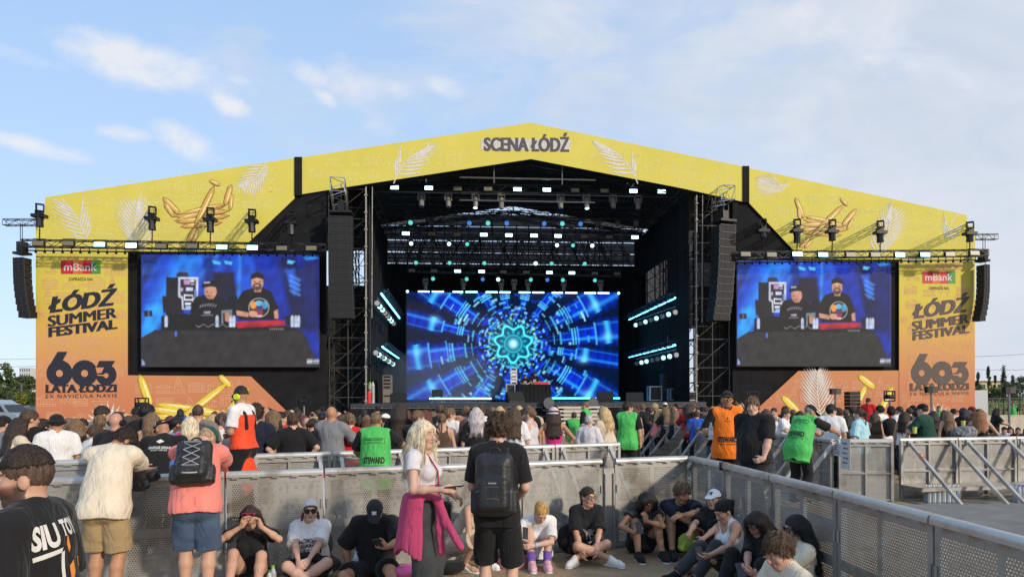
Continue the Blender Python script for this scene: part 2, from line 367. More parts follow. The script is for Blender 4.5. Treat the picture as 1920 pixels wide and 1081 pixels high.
def quad_text(body, q, d, m, parent, name='lettering', bold=.03, shear=0.0, spacing=1.0, fat=0.0):
    """lettering stretched onto the pixel quad bl, br, tr, tl on the plane d"""
    V, Fc = text_mesh(body, min(bold, .02), shear, spacing); n = len(V)
    if fat: V = np.concatenate([V + np.array([k * fat, 0, j * .0018]) for j, k in enumerate((0, -1, 1, -.5, .5))]); Fc = [tuple(i + n * j for i in f) for j in range(5) for f in Fc]
    C4 = [fac(*p, d) for p in q]
    P = [C4[0] * ((1 - x) * (1 - y)) + C4[1] * (x * (1 - y)) + C4[2] * (x * y) + C4[3] * ((1 - x) * y) - SN * z for x, y, z in V]
    return mk(name, P, Fc, m, parent)
# ---------------------------------------------------------------- header banners
bl = thing('wing_banner', 'yellow printed header banner with gold balloon boat, left of the gable above the left screen', 'banner', fac(300, 458))
WL = [(84, 370), (552, 296), (552, 372), (462, 458), (462, 471), (67, 471), (67, 405), (84, 405)]
m_ = MB(); fprism(m_, WL); m_.build('cloth', M_YEL, bl)
icons('line_drawing', WL, M_YLINE, bl)
clipL = [uz(*p) for p in WL]
m_ = MB(); frond(m_, (164, 450), (116, 372), 46, 12, -.06, clipL); m_.build('palm_leaf_print', M_WPRINT, bl)
m_ = MB(); frond(m_, (270, 474), (258, 382), 52, 13, .1, clipL); m_.build('palm_leaf_print', M_WPRINT, bl)
m_ = MB(); frond(m_, (500, 302), (455, 350), 36, 11, .1, clipL, -.009); m_.build('palm_leaf_print', M_WPRINT, bl)
def boat(name, parent, items, mats, d0=-.014):
    mb = MB()
    for i, (a, b, w) in enumerate(items): balloon(mb, a, b, w, d0 - .0011 * i - (.01 if i > 3 else 0))
    o = mk(name, mb.v, mb.f, mats, parent, midx=mb.m); return o
boat('balloon_boat_print', bl, [((326, 415), (428, 382), 11), ((325, 406), (432, 395), 11), ((330, 417), (432, 404), 11), ((338, 425), (418, 417), 11), ((340, 401), (424, 383), 9),
     ((305, 369), (339, 403), 11), ((308, 380), (328, 408), 9), ((434, 345), (422, 386), 11), ((435, 362), (432, 395), 8), ((403, 347), (365, 427), 12), ((393, 338), (413, 348), 8), ((367, 427), (352, 454), 11), ((372, 427), (362, 455), 9)], GOLD)
bc = thing('gable_banner', 'yellow gable banner reading SCENA ŁÓDŹ with white palm leaves over the stage opening', 'banner', fac(994, 300))
WC = [(566, 295), (994, 230), (1393, 312), (1393, 378), (1280, 353), (996, 298), (640, 352), (566, 364)]
m_ = MB(); fprism(m_, WC); m_.build('cloth', M_YEL, bc)
icons('line_drawing', WC, M_YLINE, bc, step=.72, avoid=((895, 245, 1075, 292),))
clipC = [uz(*p) for p in WC]
m_ = MB(); frond(m_, (738, 344), (804, 276), 50, 13, .12, clipC); m_.build('palm_leaf_print', M_WPRINT, bc)
m_ = MB(); frond(m_, (1196, 344), (1122, 268), 50, 13, -.12, clipC); m_.build('palm_leaf_print', M_WPRINT, bc)
m_ = MB(); m_.face([fac(x, y, -.010) for x, y in ((902, 260), (1070, 262), (1070, 281), (902, 280))]); m_.build('grey_title_bar', mat('grey_print', (.55, .53, .48), .75), bc)
M_TITLE = mat('title_print', (.085, .075, .085), .7)
quad_text('SCENA ŁÓDŹ', [(908, 283), (1066, 285), (1066, 249), (908, 249)], -.014, M_TITLE, bc, bold=.02, fat=.007)
br = thing('wing_banner', 'yellow printed header banner with gold balloon boat, right of the gable above the right screen', 'banner', fac(1600, 472))
WR = [(1405, 315), (1813, 403), (1813, 422), (1828, 425), (1828, 486), (1490, 486), (1490, 471), (1405, 381)]
m_ = MB(); fprism(m_, WR); m_.build('cloth', M_YEL, br)
icons('line_drawing', WR, M_YLINE, br)
clipR = [uz(*p) for p in WR]
m_ = MB(); frond(m_, (1640, 476), (1672, 394), 50, 13, -.1, clipR); m_.build('palm_leaf_print', M_WPRINT, br)
m_ = MB(); frond(m_, (1775, 450), (1798, 398), 40, 12, .1, clipR); m_.build('palm_leaf_print', M_WPRINT, br)
m_ = MB(); frond(m_, (1480, 345), (1425, 340), 34, 12, .1, clipR, -.009); m_.build('palm_leaf_print', M_WPRINT, br)
boat('balloon_boat_print', br, [((1505, 412), (1580, 420), 10), ((1499, 421), (1592, 422), 10), ((1497, 430), (1590, 431), 10), ((1503, 436), (1580, 441), 9), ((1510, 406), (1560, 416), 8),
     ((1491, 370), (1507, 410), 10), ((1497, 388), (1500, 414), 7), ((1606, 391), (1578, 424), 10), ((1600, 408), (1588, 430), 7), ((1583, 382), (1520, 444), 11), ((1575, 371), (1589, 386), 7), ((1520, 443), (1499, 464), 9), ((1524, 447), (1508, 465), 7)], GOLD)
for x0, x1, y0, y1, w in ((552, 566, 294, 366, 'left'), (1393, 1405, 311, 379, 'right')):
    t = thing('post_cover', 'black cloth strip over the header joint, %s of the gable' % w, 'cover', fac((x0 + x1) / 2, y1)); m_ = MB()
    P = [fac(x, y, -.06) for x, y in ((x0, y0), (x1, y0), (x1, y1), (x0, y1))]; m_.prism(P, SN * .25); m_.build('cloth', M_BLACK, t)
# ---------------------------------------------------------------- black cloth walls beside the screens
def cloth_wall(pts, label, d=.14):
    t = thing('cloth_wall', label, 'wall', fac(pts[0][0], 815, d)); m_ = MB(); fprism(m_, pts, d, .06); m_.build('cloth', M_BLACK, t); return t
cloth_wall([(237, 462), (462, 452), (556, 362), (612, 350), (612, 818), (237, 818)], 'black cloth wall behind and around the left screen')
cloth_wall([(1374, 350), (1402, 372), (1492, 468), (1692, 468), (1692, 806), (1374, 806)], 'black cloth wall behind and around the right screen')
# ---------------------------------------------------------------- printed columns with the festival lettering
def column(x0, x1, ytop, ybot, low, mdark, label, oversize, lx):
    t = thing('column_banner', label, 'banner', fac((x0 + x1) / 2, ybot)); m_ = MB()
    fprism(m_, [(x0, ytop), (x1, ytop), (x1, ybot), (x0, ybot)], -.03, .06); m_.build('cloth', M_COLUMN, t)
    global DPR
    DPR = -.034
    icons('line_drawing', [(x0, ytop), (x1, ytop), (x1, ybot), (x0, ybot)], M_OLINE, t, step=.78, sc=.75, w=.034, avoid=((lx(110), oversize(485), lx(190), oversize(516)),))
    DPR = -.004
    q = lambda pts: [(lx(a), oversize(b)) for a, b in pts]
    # bank logo
    cols = [((.55, .018, .03), 114, 134), ((.16, .02, .02), 134, 136.5), ((.66, .13, .03), 136.5, 155), ((.58, .018, .03), 155, 170), ((.22, .03, .12), 170, 172), ((.07, .27, .05), 172, 188.5)]
    m_ = MB(); ms = []
    for i, (c, a, b) in enumerate(cols):
        ms.append(mat('logo_colour_%d' % i, c, .6)); m_.mi = i; m_.face([fac(*p, -.045) for p in q([(a, 513), (b, 513), (b, 487.5), (a, 487.5)])])
    mk('logo_stripes', m_.v, m_.f, ms, t, midx=m_.m)
    quad_text('mBank', q([(120, 507.5), (182, 507.5), (182, 493), (120, 493)]), -.049, M_WPRINT, t, bold=.012)
    quad_text('ZAPRASZA NA:', q([(128.5, 526), (174.5, 526), (174.5, 520), (128.5, 520)]), -.045, mdark, t, bold=.01)
    # big title, rising to the right, letters leaning
    quad_text('ŁÓDŹ', q([(92, 587), (214, 572), (219, 531), (94, 546)]), -.045, mdark, t, bold=.02, shear=.12, fat=.018)
    quad_text('SUMMER', q([(91, 612), (218, 595), (218, 576), (91, 592)]), -.055, mdark, t, bold=0, fat=.012)
    quad_text('FESTIVAL', q([(92, 632), (219, 616), (219, 598), (92, 613)]), -.045, mdark, t, bold=.02, fat=.011)
    # 603
    m_ = MB(); D = -.046
    def disc(cx, cy, r, d): m_.face([fac(lx(cx + r * math.cos(2 * math.pi * i / 32)), oversize(cy + r * math.sin(2 * math.pi * i / 32)), d) for i in range(32)])
    poly = lambda pts, d: m_.face([fac(*p, d) for p in q(pts)])
    m_.mi = 0
    disc(111.5, 699, 24.5, D); disc(158.5, 699, 24.5, D - .002); disc(199, 702, 19.5, D - .004)
    poly([(108, 659), (126.5, 659), (112, 686), (90, 689)], D - .006)
    poly([(186, 676), (216, 676), (207, 690), (190, 690), (192, 688), (180.5, 688)], D - .006)
    poly([(207, 689), (216, 692), (218, 702), (200, 696), (190, 694), (197, 686)], D - .008)
    m_.mi = 1
    disc(111.5, 699.5, 6.5, D - .012); disc(158.5, 699.5, 6.5, D - .012); disc(199, 703.5, 4.6, D - .012)
    poly([(179, 688.5), (195, 688.5), (190.5, 698), (182, 699.5)], D - .012)
    poly([(181, 701.8), (199, 701.8), (199, 705), (183, 703.5)], D - .013)
    mk('number_emblem', m_.v, m_.f, [mdark, M_COLUMN], t, midx=m_.m)
    quad_text('LATA ŁODZI', q([(86.5, 736), (218, 734), (218, 719.5), (86.5, 720.5)]), -.064, mdark, t, bold=.02, fat=.009)
    quad_text('EX NAVICULA NAVIS', q([(86, 746), (219, 744), (219, 737.5), (86, 739)]), -.064, mdark, t, bold=-.004, spacing=1.25)
    # lower panel
    t2 = thing('lower_banner', low[1], 'banner', fac(low[0][2][0], ybot)); m_ = MB(); fprism(m_, low[0], -.005, .06); m_.build('cloth', M_COLUMN, t2)
    DPR = -.009
    icons('line_drawing', low[0], M_OLINE, t2, step=.76, sc=.75, w=.034)
    DPR = -.004
    return t, t2
LOWL = [(239, 703), (470, 705), (585, 817), (239, 817)]; LOWR = [(1690, 694), (1497, 695), (1376, 806), (1690, 806)]
colL, lowL = column(67, 239, 472, 818, (LOWL, 'orange lower banner with gold balloon boat under the left screen', ((256, 700, 480, 790), (170, 748, 240, 810))), M_DARKP,
    'yellow to orange column banner with dark blue festival lettering, left of the left screen', lambda y: y, lambda x: x)
def rlx(x): return 1730 + (x - 114) * (60 / 74.5) if x < 150 else 1760 + (x - 151) * (56.5 / 67.5)
colR, lowR = column(1686, 1828, 489, 806, (LOWR, 'orange lower banner with white palm leaf and yellow balloons under the right screen', ((1455, 700, 1680, 800),)), M_DARKP2,
    'yellow to orange column banner with faded brown festival lettering, right of the right screen', lambda y: 508 + (y - 487.5) * (233.5 / 259), rlx)
m_ = MB(); agave(m_, (203, 803), 52, 13, -.038); m_.build('agave_print', M_WPRINT, colL)
m_ = MB(); agave(m_, (1758, 790), 40, 11, -.038); m_.build('agave_print', M_WPRINT, colR)
boat('balloon_boat_print', lowL, [((290, 757), (412, 772), 13), ((284, 766), (350, 775), 14), ((345, 770), (440, 776), 13), ((283, 780), (400, 786), 14), ((262, 701), (284, 764), 16), ((268, 745), (258, 800), 13),
     ((428, 716), (338, 786), 14), ((411, 703), (434, 725), 13), ((468, 726), (424, 775), 15)], BGOLD, -.02)
m_ = MB(); frond(m_, (1545, 800), (1533, 698), 56, 15, .05, None, -.016); m_.build('palm_leaf_print', M_WPRINT, lowR)
for i_, b_ in enumerate((((1465, 741), (1500, 775), 15), ((1624, 722), (1603, 762), 14), ((1609, 703), (1641, 728), 14), ((1675, 722), (1642, 785), 15))): boat('balloon_print', lowR, [b_], BGOLD, -.02 - .002 * i_)
# ---------------------------------------------------------------- pictures on the screens, drawn pixel by pixel
class Pic:
    def __init__(s, w, h, bgc=(0, 0, 0)):
        s.w, s.h = w, h; s.a = np.zeros((h, w, 3), np.float32) + np.array(bgc, np.float32); s.y, s.x = np.mgrid[0:h, 0:w].astype(np.float32)
    def put(s, d, c, a=1.0, soft=1.0):
        k = np.clip(.5 - d / soft, 0, 1)[..., None] * a; s.a = s.a * (1 - k) + np.array(c, np.float32) * k
    def poly(s, pts, c, a=1.0, soft=1.0):
        ins = np.zeros((s.h, s.w), bool); dm = np.full((s.h, s.w), 1e9, np.float32); n = len(pts)
        for i in range(n):
            (x1, y1), (x2, y2) = pts[i], pts[(i + 1) % n]
            if y1 != y2:
                t = ((y1 > s.y) != (y2 > s.y)) & (s.x < (x2 - x1) * (s.y - y1) / (y2 - y1) + x1); ins ^= t
            ex, ey = x2 - x1, y2 - y1; q = np.clip(((s.x - x1) * ex + (s.y - y1) * ey) / (ex * ex + ey * ey + 1e-6), 0, 1)
            dm = np.minimum(dm, np.hypot(s.x - x1 - q * ex, s.y - y1 - q * ey))
        s.put(np.where(ins, -dm, dm), c, a, soft)
    def ell(s, cx, cy, rx, ry, c, a=1.0, soft=1.0): s.put((np.hypot((s.x - cx) / rx, (s.y - cy) / ry) - 1) * min(rx, ry), c, a, soft)
    def line(s, x1, y1, x2, y2, w, c, a=1.0, soft=1.0):
        ex, ey = x2 - x1, y2 - y1; q = np.clip(((s.x - x1) * ex + (s.y - y1) * ey) / (ex * ex + ey * ey + 1e-6), 0, 1); s.put(np.hypot(s.x - x1 - q * ex, s.y - y1 - q * ey) - w / 2, c, a, soft)
    def mesh(s, name, corners, m, parent):  # corners bl br tr tl
        h, w = s.h, s.w; gx = np.arange(w + 1) / w; gy = 1 - np.arange(h + 1) / h; X, Y = np.meshgrid(gx, gy); C4 = [np.array(c) for c in corners]
        V = (C4[0][None, None] * ((1 - X) * (1 - Y))[..., None] + C4[1] * (X * (1 - Y))[..., None] + C4[2] * (X * Y)[..., None] + C4[3] * ((1 - X) * Y)[..., None]).reshape(-1, 3)
        i = (np.arange(h)[:, None] * (w + 1) + np.arange(w)[None]).ravel(); Fq = np.stack([i + w + 1, i + w + 2, i + 1, i], 1)
        A = np.pad(s.a, ((0, 1), (0, 1), (0, 0)), mode='edge').reshape(-1, 3); A = np.concatenate([np.clip(A, 0, 1), np.ones((len(A), 1))], 1)
        return mk(name, V, Fq, m, parent, col=A)
def camera_feed():
    p = Pic(333, 211, s2l(12, 40, 150)); Q = lambda pts: [(x / 3 - 265, y / 3 - 17) for x, y in pts]
    P = lambda pts, c, a=1.0, soft=1.0: p.poly(Q(pts), s2l(*c), a, soft)
    E = lambda x, y, rx, ry, c, a=1.0, soft=1.0: p.ell(x / 3 - 265, y / 3 - 17, rx / 3, ry / 3, s2l(*c), a, soft)
    Ln = lambda x1, y1, x2, y2, w, c, a=1.0, soft=1.0: p.line(x1 / 3 - 265, y1 / 3 - 17, x2 / 3 - 265, y2 / 3 - 17, w / 3, s2l(*c), a, soft)
    P([(795, 50), (1300, 50), (1000, 540), (795, 540)], (20, 75, 200), .8, 14); P([(795, 50), (900, 50), (830, 200), (795, 240)], (20, 35, 90), .9, 10)
    P([(1000, 50), (1150, 60), (900, 420), (800, 540), (795, 420)], (35, 130, 235), .8, 18); P([(830, 340), (930, 320), (870, 525), (800, 520)], (40, 160, 250), .8, 12)
    P([(1290, 60), (1420, 50), (1440, 300), (1330, 300)], (20, 80, 205), .9, 10); Ln(1345, 60, 1335, 300, 10, (60, 150, 240), .8, 8); Ln(1215, 50, 1100, 200, 14, (70, 150, 235), .6, 10)
    P([(1420, 55), (1620, 55), (1640, 300), (1500, 330)], (12, 45, 160), .9, 14); P([(1560, 60), (1660, 60), (1760, 480), (1640, 460)], (14, 18, 55), .9, 12)
    P([(1680, 100), (1800, 60), (1800, 500), (1730, 470)], (16, 26, 90), .9, 14); P([(1600, 140), (1650, 130), (1680, 250), (1650, 280)], (40, 100, 230), .7, 8)
    for i in range(4): Ln(1630, 170 + 28 * i, 1680, 195 + 28 * i, 8, (90, 160, 250), .7, 6)
    P([(1185, 150), (1310, 150), (1325, 300), (1200, 300)], (26, 24, 48), 1, 6); P([(1130, 60), (1200, 60), (1190, 200), (1150, 200)], (10, 30, 110), .8, 8)
    for x in (1190, 1255): P([(x, 85), (x + 45, 92), (x + 42, 108), (x + 8, 104)], (80, 200, 255), 1, 3)
    P([(1615, 82), (1655, 90), (1640, 105), (1612, 100)], (90, 200, 255), 1, 3); P([(1705, 65), (1770, 62), (1790, 72), (1720, 82)], (40, 150, 240), 1, 4)
    for i in range(5): Ln(812 + 14 * i, 105, 806 + 14 * i, 160, 5, (40, 110, 220), .6, 4)
    P([(932, 178), (1000, 182), (1003, 480), (930, 480)], (22, 24, 34)); P([(910, 285), (1030, 290), (1030, 380), (915, 378)], (26, 26, 32)); P([(1270, 290), (1330, 285), (1330, 400), (1270, 400)], (14, 16, 32))
    # flight case with stickers
    P([(1000, 177), (1111, 179), (1109, 300), (1086, 312), (1085, 362), (1020, 362), (1018, 300), (998, 290)], (188, 190, 208)); P([(1010, 190), (1098, 192), (1097, 285), (1078, 300), (1076, 355), (1030, 355), (1026, 290), (1012, 280)], (40, 38, 50))
    for x, y, w, h, c in ((1030, 194, 34, 26, (200, 150, 200)), (1065, 194, 24, 12, (200, 205, 215)), (1068, 212, 22, 10, (150, 155, 170)), (1042, 236, 40, 20, (190, 200, 225)), (1012, 238, 14, 20, (180, 160, 200)), (1030, 276, 52, 34, (215, 215, 225)), (1036, 322, 34, 12, (200, 205, 225)), (1088, 250, 14, 40, (90, 130, 220)), (1040, 340, 40, 16, (140, 170, 215))): P([(x, y), (x + w, y + 2), (x + w - 2, y + h), (x + 1, y + h)], c)
    P([(1036, 284), (1078, 286), (1077, 303), (1037, 302)], (30, 30, 36)); P([(985, 168), (1000, 150), (1050, 150), (1060, 176), (1000, 178)], (40, 42, 55)); Ln(985, 185, 1010, 158, 5, (30, 30, 40))
    # left man
    P([(1058, 440), (1072, 330), (1094, 290), (1150, 278), (1215, 283), (1262, 300), (1290, 370), (1285, 446)], (17, 16, 20)); E(1178, 258, 34, 44, (196, 142, 118)); P([(1160, 280), (1205, 280), (1196, 300), (1168, 300)], (178, 126, 104))
    P([(1128, 232), (1135, 206), (1170, 195), (1212, 200), (1216, 236), (1180, 232), (1122, 240)], (22, 22, 27)); Ln(1145, 210, 1172, 208, 9, (190, 190, 200), .9); E(1160, 262, 5, 4, (70, 50, 45)); Ln(1150, 284, 1172, 284, 4, (120, 70, 66)); E(1208, 262, 6, 10, (180, 122, 102))
    for i, x in enumerate(range(1120, 1216, 14)): Ln(x, 350 - 10 * math.sin((x - 1116) / 100 * 3.1), x + 7, 338 - 10 * math.sin((x - 1116) / 100 * 3.1), 5, (150, 150, 165), .8)
    P([(1140, 372), (1180, 370), (1176, 384), (1144, 384)], (140, 145, 165), .8); Ln(1130, 394, 1190, 392, 6, (110, 110, 125), .8)
    P([(1064, 390), (1096, 396), (1088, 448), (1064, 448)], (170, 122, 104)); P([(1258, 380), (1290, 378), (1286, 440), (1262, 440)], (180, 128, 106))
    # right man
    P([(1322, 372), (1332, 300), (1362, 256), (1412, 240), (1480, 240), (1522, 262), (1562, 352), (1548, 420), (1340, 420)], (20, 17, 20)); E(1442, 208, 34, 46, (200, 148, 124)); P([(1422, 240), (1466, 240), (1462, 262), (1426, 262)], (180, 128, 106))
    E(1441, 232, 27, 22, (48, 36, 34), .9, 2); E(1441, 226, 13, 5, (196, 140, 122)); P([(1404, 192), (1406, 164), (1440, 148), (1474, 160), (1482, 192), (1440, 182)], (20, 20, 22)); E(1427, 204, 5, 4, (50, 36, 34)); E(1456, 204, 5, 4, (50, 36, 34))
    E(1451, 350, 58, 54, (200, 196, 200)); E(1451, 350, 55, 51, (44, 22, 30)); E(1420, 336, 18, 22, (214, 140, 60)); E(1452, 326, 20, 16, (120, 190, 220)); E(1486, 336, 18, 22, (70, 150, 190)); P([(1430, 350), (1476, 350), (1470, 392), (1436, 392)], (150, 44, 44)); P([(1442, 345), (1468, 345), (1465, 372), (1445, 372)], (40, 70, 150)); Ln(1440, 396, 1466, 396, 6, (200, 190, 190))
    P([(1322, 366), (1392, 378), (1392, 404), (1326, 394)], (190, 138, 114)); E(1418, 386, 24, 18, (206, 152, 128)); P([(1536, 370), (1558, 360), (1562, 412), (1540, 412)], (196, 140, 116))
    # desk
    P([(795, 520), (870, 476), (1690, 474), (1726, 540), (1800, 690), (795, 690)], (42, 39, 41)); P([(795, 525), (870, 478), (860, 690), (795, 690)], (40, 40, 48), .8); P([(905, 398), (1020, 380), (1330, 440), (1330, 480), (905, 478)], (14, 14, 18))
    P([(1240, 366), (1300, 362), (1304, 440), (1290, 440), (1290, 378), (1250, 380), (1250, 440), (1240, 440)], (110, 130, 135)); P([(1322, 430), (1596, 422), (1598, 442), (1330, 466)], (186, 34, 40)); P([(1360, 452), (1600, 446), (1606, 456), (1370, 462)], (150, 24, 34)); P([(1310, 466), (1610, 452), (1690, 478), (1330, 486)], (24, 22, 26))
    P([(1600, 400), (1640, 390), (1690, 396), (1690, 456), (1606, 450)], (22, 24, 34))
    for x in (932, 1216, 1292, 1310, 1640, 1660, 1676): P([(x - 9, 406), (x - 4, 394), (x + 4, 394), (x + 9, 406), (x + 8, 460), (x - 8, 460)], (196, 206, 226), .85); Ln(x - 6, 432, x + 6, 432, 12, (130, 150, 200), .6)
    for i in range(22): E(1100 + 8.4 * i, 452 + 7 * math.sin(i), 2.6, 2.4, (170, 170, 180), .8)
    E(986, 500, 6, 16, (70, 120, 230)); P([(805, 368), (855, 366), (858, 400), (812, 402)], (26, 28, 44)); Ln(835, 372, 835, 396, 8, (90, 90, 110)); P([(797, 640), (812, 655), (814, 676), (797, 676)], (150, 170, 220)); P([(1724, 640), (1796, 640), (1796, 668), (1724, 668)], (130, 135, 150)); Ln(1726, 656, 1794, 650, 4, (210, 210, 220)); Ln(1760, 640, 1757, 668, 4, (60, 60, 70))
    for a, b in (((1330, 490), (1390, 530)), ((1390, 530), (1440, 500)), ((1400, 470), (1430, 540)), ((1690, 480), (1740, 560))): Ln(*a, *b, 4, (26, 26, 28))
    for i in range(7): Ln(1515 + 12 * i, 468, 1515 + 12 * i, 474, 5, (160, 160, 165), .7)
    n = RNG.normal(0, .008, p.a.shape).astype(np.float32); p.a = np.clip(p.a + n * p.a ** .5 * 3, 0, 1); q = np.pad(p.a, ((1, 1), (1, 1), (0, 0)), mode='edge'); p.a = sum(q[i:i + 211, j:j + 333] * w for i, j, w in ((1, 1, .4), (0, 1, .15), (2, 1, .15), (1, 0, .15), (1, 2, .15))); lf = sum(np.sin(p.x * a + p.y * b + c) for a, b, c in ((.11, .05, 1), (-.07, .13, 2), (.21, -.09, 4), (.05, .24, .3), (.31, .17, 2))); p.a = p.a * (1 + .085 * lf)[..., None] * .95 + .008; p.a *= (.93 + .07 * (p.y % 26 > 1) * (p.x % 24 > 1))[..., None]
    return p
def tunnel_picture():                     # glowing blue tunnel of glass tubes around a star
    w, h = 396, 200; p = Pic(w, h); x = p.x - 197; y = -(p.y - 95.5); r = np.hypot(x, y) * (1 + .0 * x); th = np.degrees(np.arctan2(y, x))
    A = np.zeros((h, w, 3), np.float32) + np.array([.0, .004, .03], np.float32)
    def mixin(k, c): 
        nonlocal A
        k = np.clip(k, 0, 1)[..., None]; A = A * (1 - k) + np.array(c, np.float32) * k
    def addin(k, c):
        nonlocal A
        A = A + np.clip(k, 0, 2)[..., None] * np.array(c, np.float32)
    rng = np.random.default_rng(3)
    for i, (a0, hw, s) in enumerate(((28, 9.0, 1), (7, 8.2, 1.05), (-9, 5, .8), (-31, 9.5, 1), (-53, 6.5, .85), (52, 6, .8), (76, 6, .8), (100, 6, .8), (121, 7, .9), (146, 8.6, 1.), (166, 5, .9), (188, 9, 1.05), (211, 9, 1.), (236, 8, .9), (262, 6, .8), (284, 6, .8))):
        da = (th - a0 + 180) % 360 - 180; lat = r * np.sin(np.radians(da)); on = np.abs(da) < 60
        for (r0, r1, wid, br_) in ((62 * s, 88 * s, .72, .28), (88 * s, 118 * s, .86, .75), (116 * s, 150 * s, 1.0, .95), (150 * s, 260, 1.25, .65)):
            W_ = np.radians(hw) * (r0 + r1) / 2 * wid if r1 < 255 else np.radians(hw) * 172 * wid
            t = lat / W_; ins = on & (np.abs(t) < 1) & (r > r0) & (r < r1)
            sh = np.sqrt(np.clip(1 - t * t, 0, 1)); base = np.stack([.0 * sh, .022 * sh ** 2 * br_ + .004, (.03 + .62 * sh ** 2.2) * br_], -1) * (.55 + .45 * np.sin(r * .21 + a0) ** 2 + .25 * (np.sin(r * .9 + a0 * 3) > .6))[..., None]
            A = np.where(ins[..., None], base, A)
            hl = ins * (np.exp(-((t + .35) / .13) ** 2) * .9 + np.exp(-((t - .55) / .07) ** 2) * .5) * br_
            addin(hl, (.02, .26, .62))
        for rr, ww, st in ((108 * s, 1.4, 1), (113 * s, 1.2, .9), (118 * s, 1.0, .7), (86 * s, 1.6, .7), (150 * s, 1.5, .7), (74 * s, .9, .5)):
            ins = on & (np.abs(lat) < np.radians(hw) * rr * .95); k = np.exp(-((r - rr - .0012 * lat * lat) / ww) ** 2) * ins * st; mixin(k * .85, (.10, .62, 1.0))
        k = np.exp(-((r - 172 * s) / 5) ** 2) * on * (np.abs(lat) < np.radians(hw) * 150) ; mixin(k * .8, (.05, .50, .95))
        g = np.exp(-(((r - 170 * s) / 9) ** 2 + ((lat + 8) / 7) ** 2)) * on; addin(g * .38, (.25, .6, 1.0))
    # inner machinery
    inner = (r < 64 * (1 + .05 * np.cos(np.radians(th * 12)))); mixin(inner * .9, (.002, .006, .035))
    for n_, rr, ww, ln, c in ((24, 58, 5, .35, (.01, .04, .62)), (18, 50, 4, .4, (.01, .10, .75)), (12, 66, 3.5, .5, (.0, .03, .55)), (28, 44, 2.5, .45, (.05, .45, .9)), (36, 54, 1.6, .3, (.1, .5, .95)), (22, 39, 2, .3, (.05, .55, .75)), (16, 62, 2, .25, (.15, .6, 1.0))):
        ph = (th / 360 * n_ + rng.random()) % 1; k = (np.abs(ph - .5) < ln / 2) * np.exp(-((r - rr) / ww) ** 4); mixin(k * .85, c)
    for n_, rr, c in ((12, 47, (.25, .9, .25)), (20, 36, (.1, .6, .4))):
        ph = (th / 360 * n_ + .3) % 1; k = (np.abs(ph - .5) < .08) * np.exp(-((r - rr) / 3.5) ** 2); mixin(k * .7, c)
    for _ in range(330):                  # broken arcs of machinery
        rr, a0, ln = rng.uniform(38, 150), rng.uniform(-180, 180), rng.uniform(2, 9); da = (th - a0 + 180) % 360 - 180; k = (np.abs(da) < ln * 50 / rr) * np.exp(-((r - rr) / rng.uniform(.8, 2.4)) ** 2); mixin(k * rng.uniform(.4, .95), ((.01, .05, .6), (.05, .45, .95), (.0, .01, .06), (.0, .01, .05), (.3, .75, 1.0))[rng.integers(5)])
    star = 31 + 4.6 * np.cos(np.radians((th - 12) * 7)); k = np.exp(-((r - star) / 2.2) ** 2); mixin(k, (.10, .80, .95)); addin(np.exp(-((r - star) / 6) ** 2) * .25, (.0, .3, .6))
    mixin((r < star - 3) * .55, (.0, .03, .10))
    ph = (th / 360 * 14) % 1; mixin(np.exp(-((r - 22) / 3.0) ** 2) * (np.abs(ph - .5) < .22) * .8, (.03, .35, .45)); mixin(np.exp(-((r - 16) / 1.2) ** 2) * .6, (.05, .55, .6))
    addin(np.exp(-(r / 6.5) ** 2) * 1.1, (.5, .95, 1.0)); addin(np.exp(-(r / 22) ** 2) * .35, (.0, .55, .75))
    # drifting fog the show plays on the lower left of the picture
    p.a = np.clip(A, 0, 1); return p
M_SCREEN = attr_emission('side_screen_picture', .76); M_SCREENC = attr_emission('stage_screen_picture', .85)
M_FRAME = mat('screen_frame', (.01, .01, .011), .6)
feed = camera_feed()
for (x0, y0, x1, y1), w in (((265, 477, 598.5, 687), 'left of the stage'), ((1382, 489, 1670, 685.5), 'right of the stage')):
    t = thing('video_screen', 'large video screen showing two men at a music desk, hanging ' + w, 'screen', fac((x0 + x1) / 2, y1, -.3))
    m_ = MB(); P = [fac(x0 - 1.2, y1 + 1.2, -.28), fac(x1 + 1.2, y1 + 1.2, -.28), fac(x1 + 1.2, y0 - 1.2, -.28), fac(x0 - 1.2, y0 - 1.2, -.28)]; m_.prism(P, SN * .22); m_.build('housing', M_FRAME, t)
    feed.mesh('picture', [fac(x0, y1, -.30), fac(x1, y1, -.30), fac(x1, y0, -.30), fac(x0, y0, -.30)], M_SCREEN, t)
SD = 11.0
t = thing('video_wall', 'big blue video wall with a star shaped light tunnel at the back of the stage', 'screen', fac(960, 749, SD))
m_ = MB(); P = [fac(761, 750, SD + .05), fac(1161, 750, SD + .05), fac(1161, 546, SD + .05), fac(761, 546, SD + .05)]; m_.prism(P, SN * .3); m_.build('housing', M_FRAME, t)
tunnel_picture().mesh('picture', [fac(763, 748.5, SD), fac(1159, 748.5, SD), fac(1159, 548.5, SD), fac(763, 548.5, SD)], M_SCREENC, t)
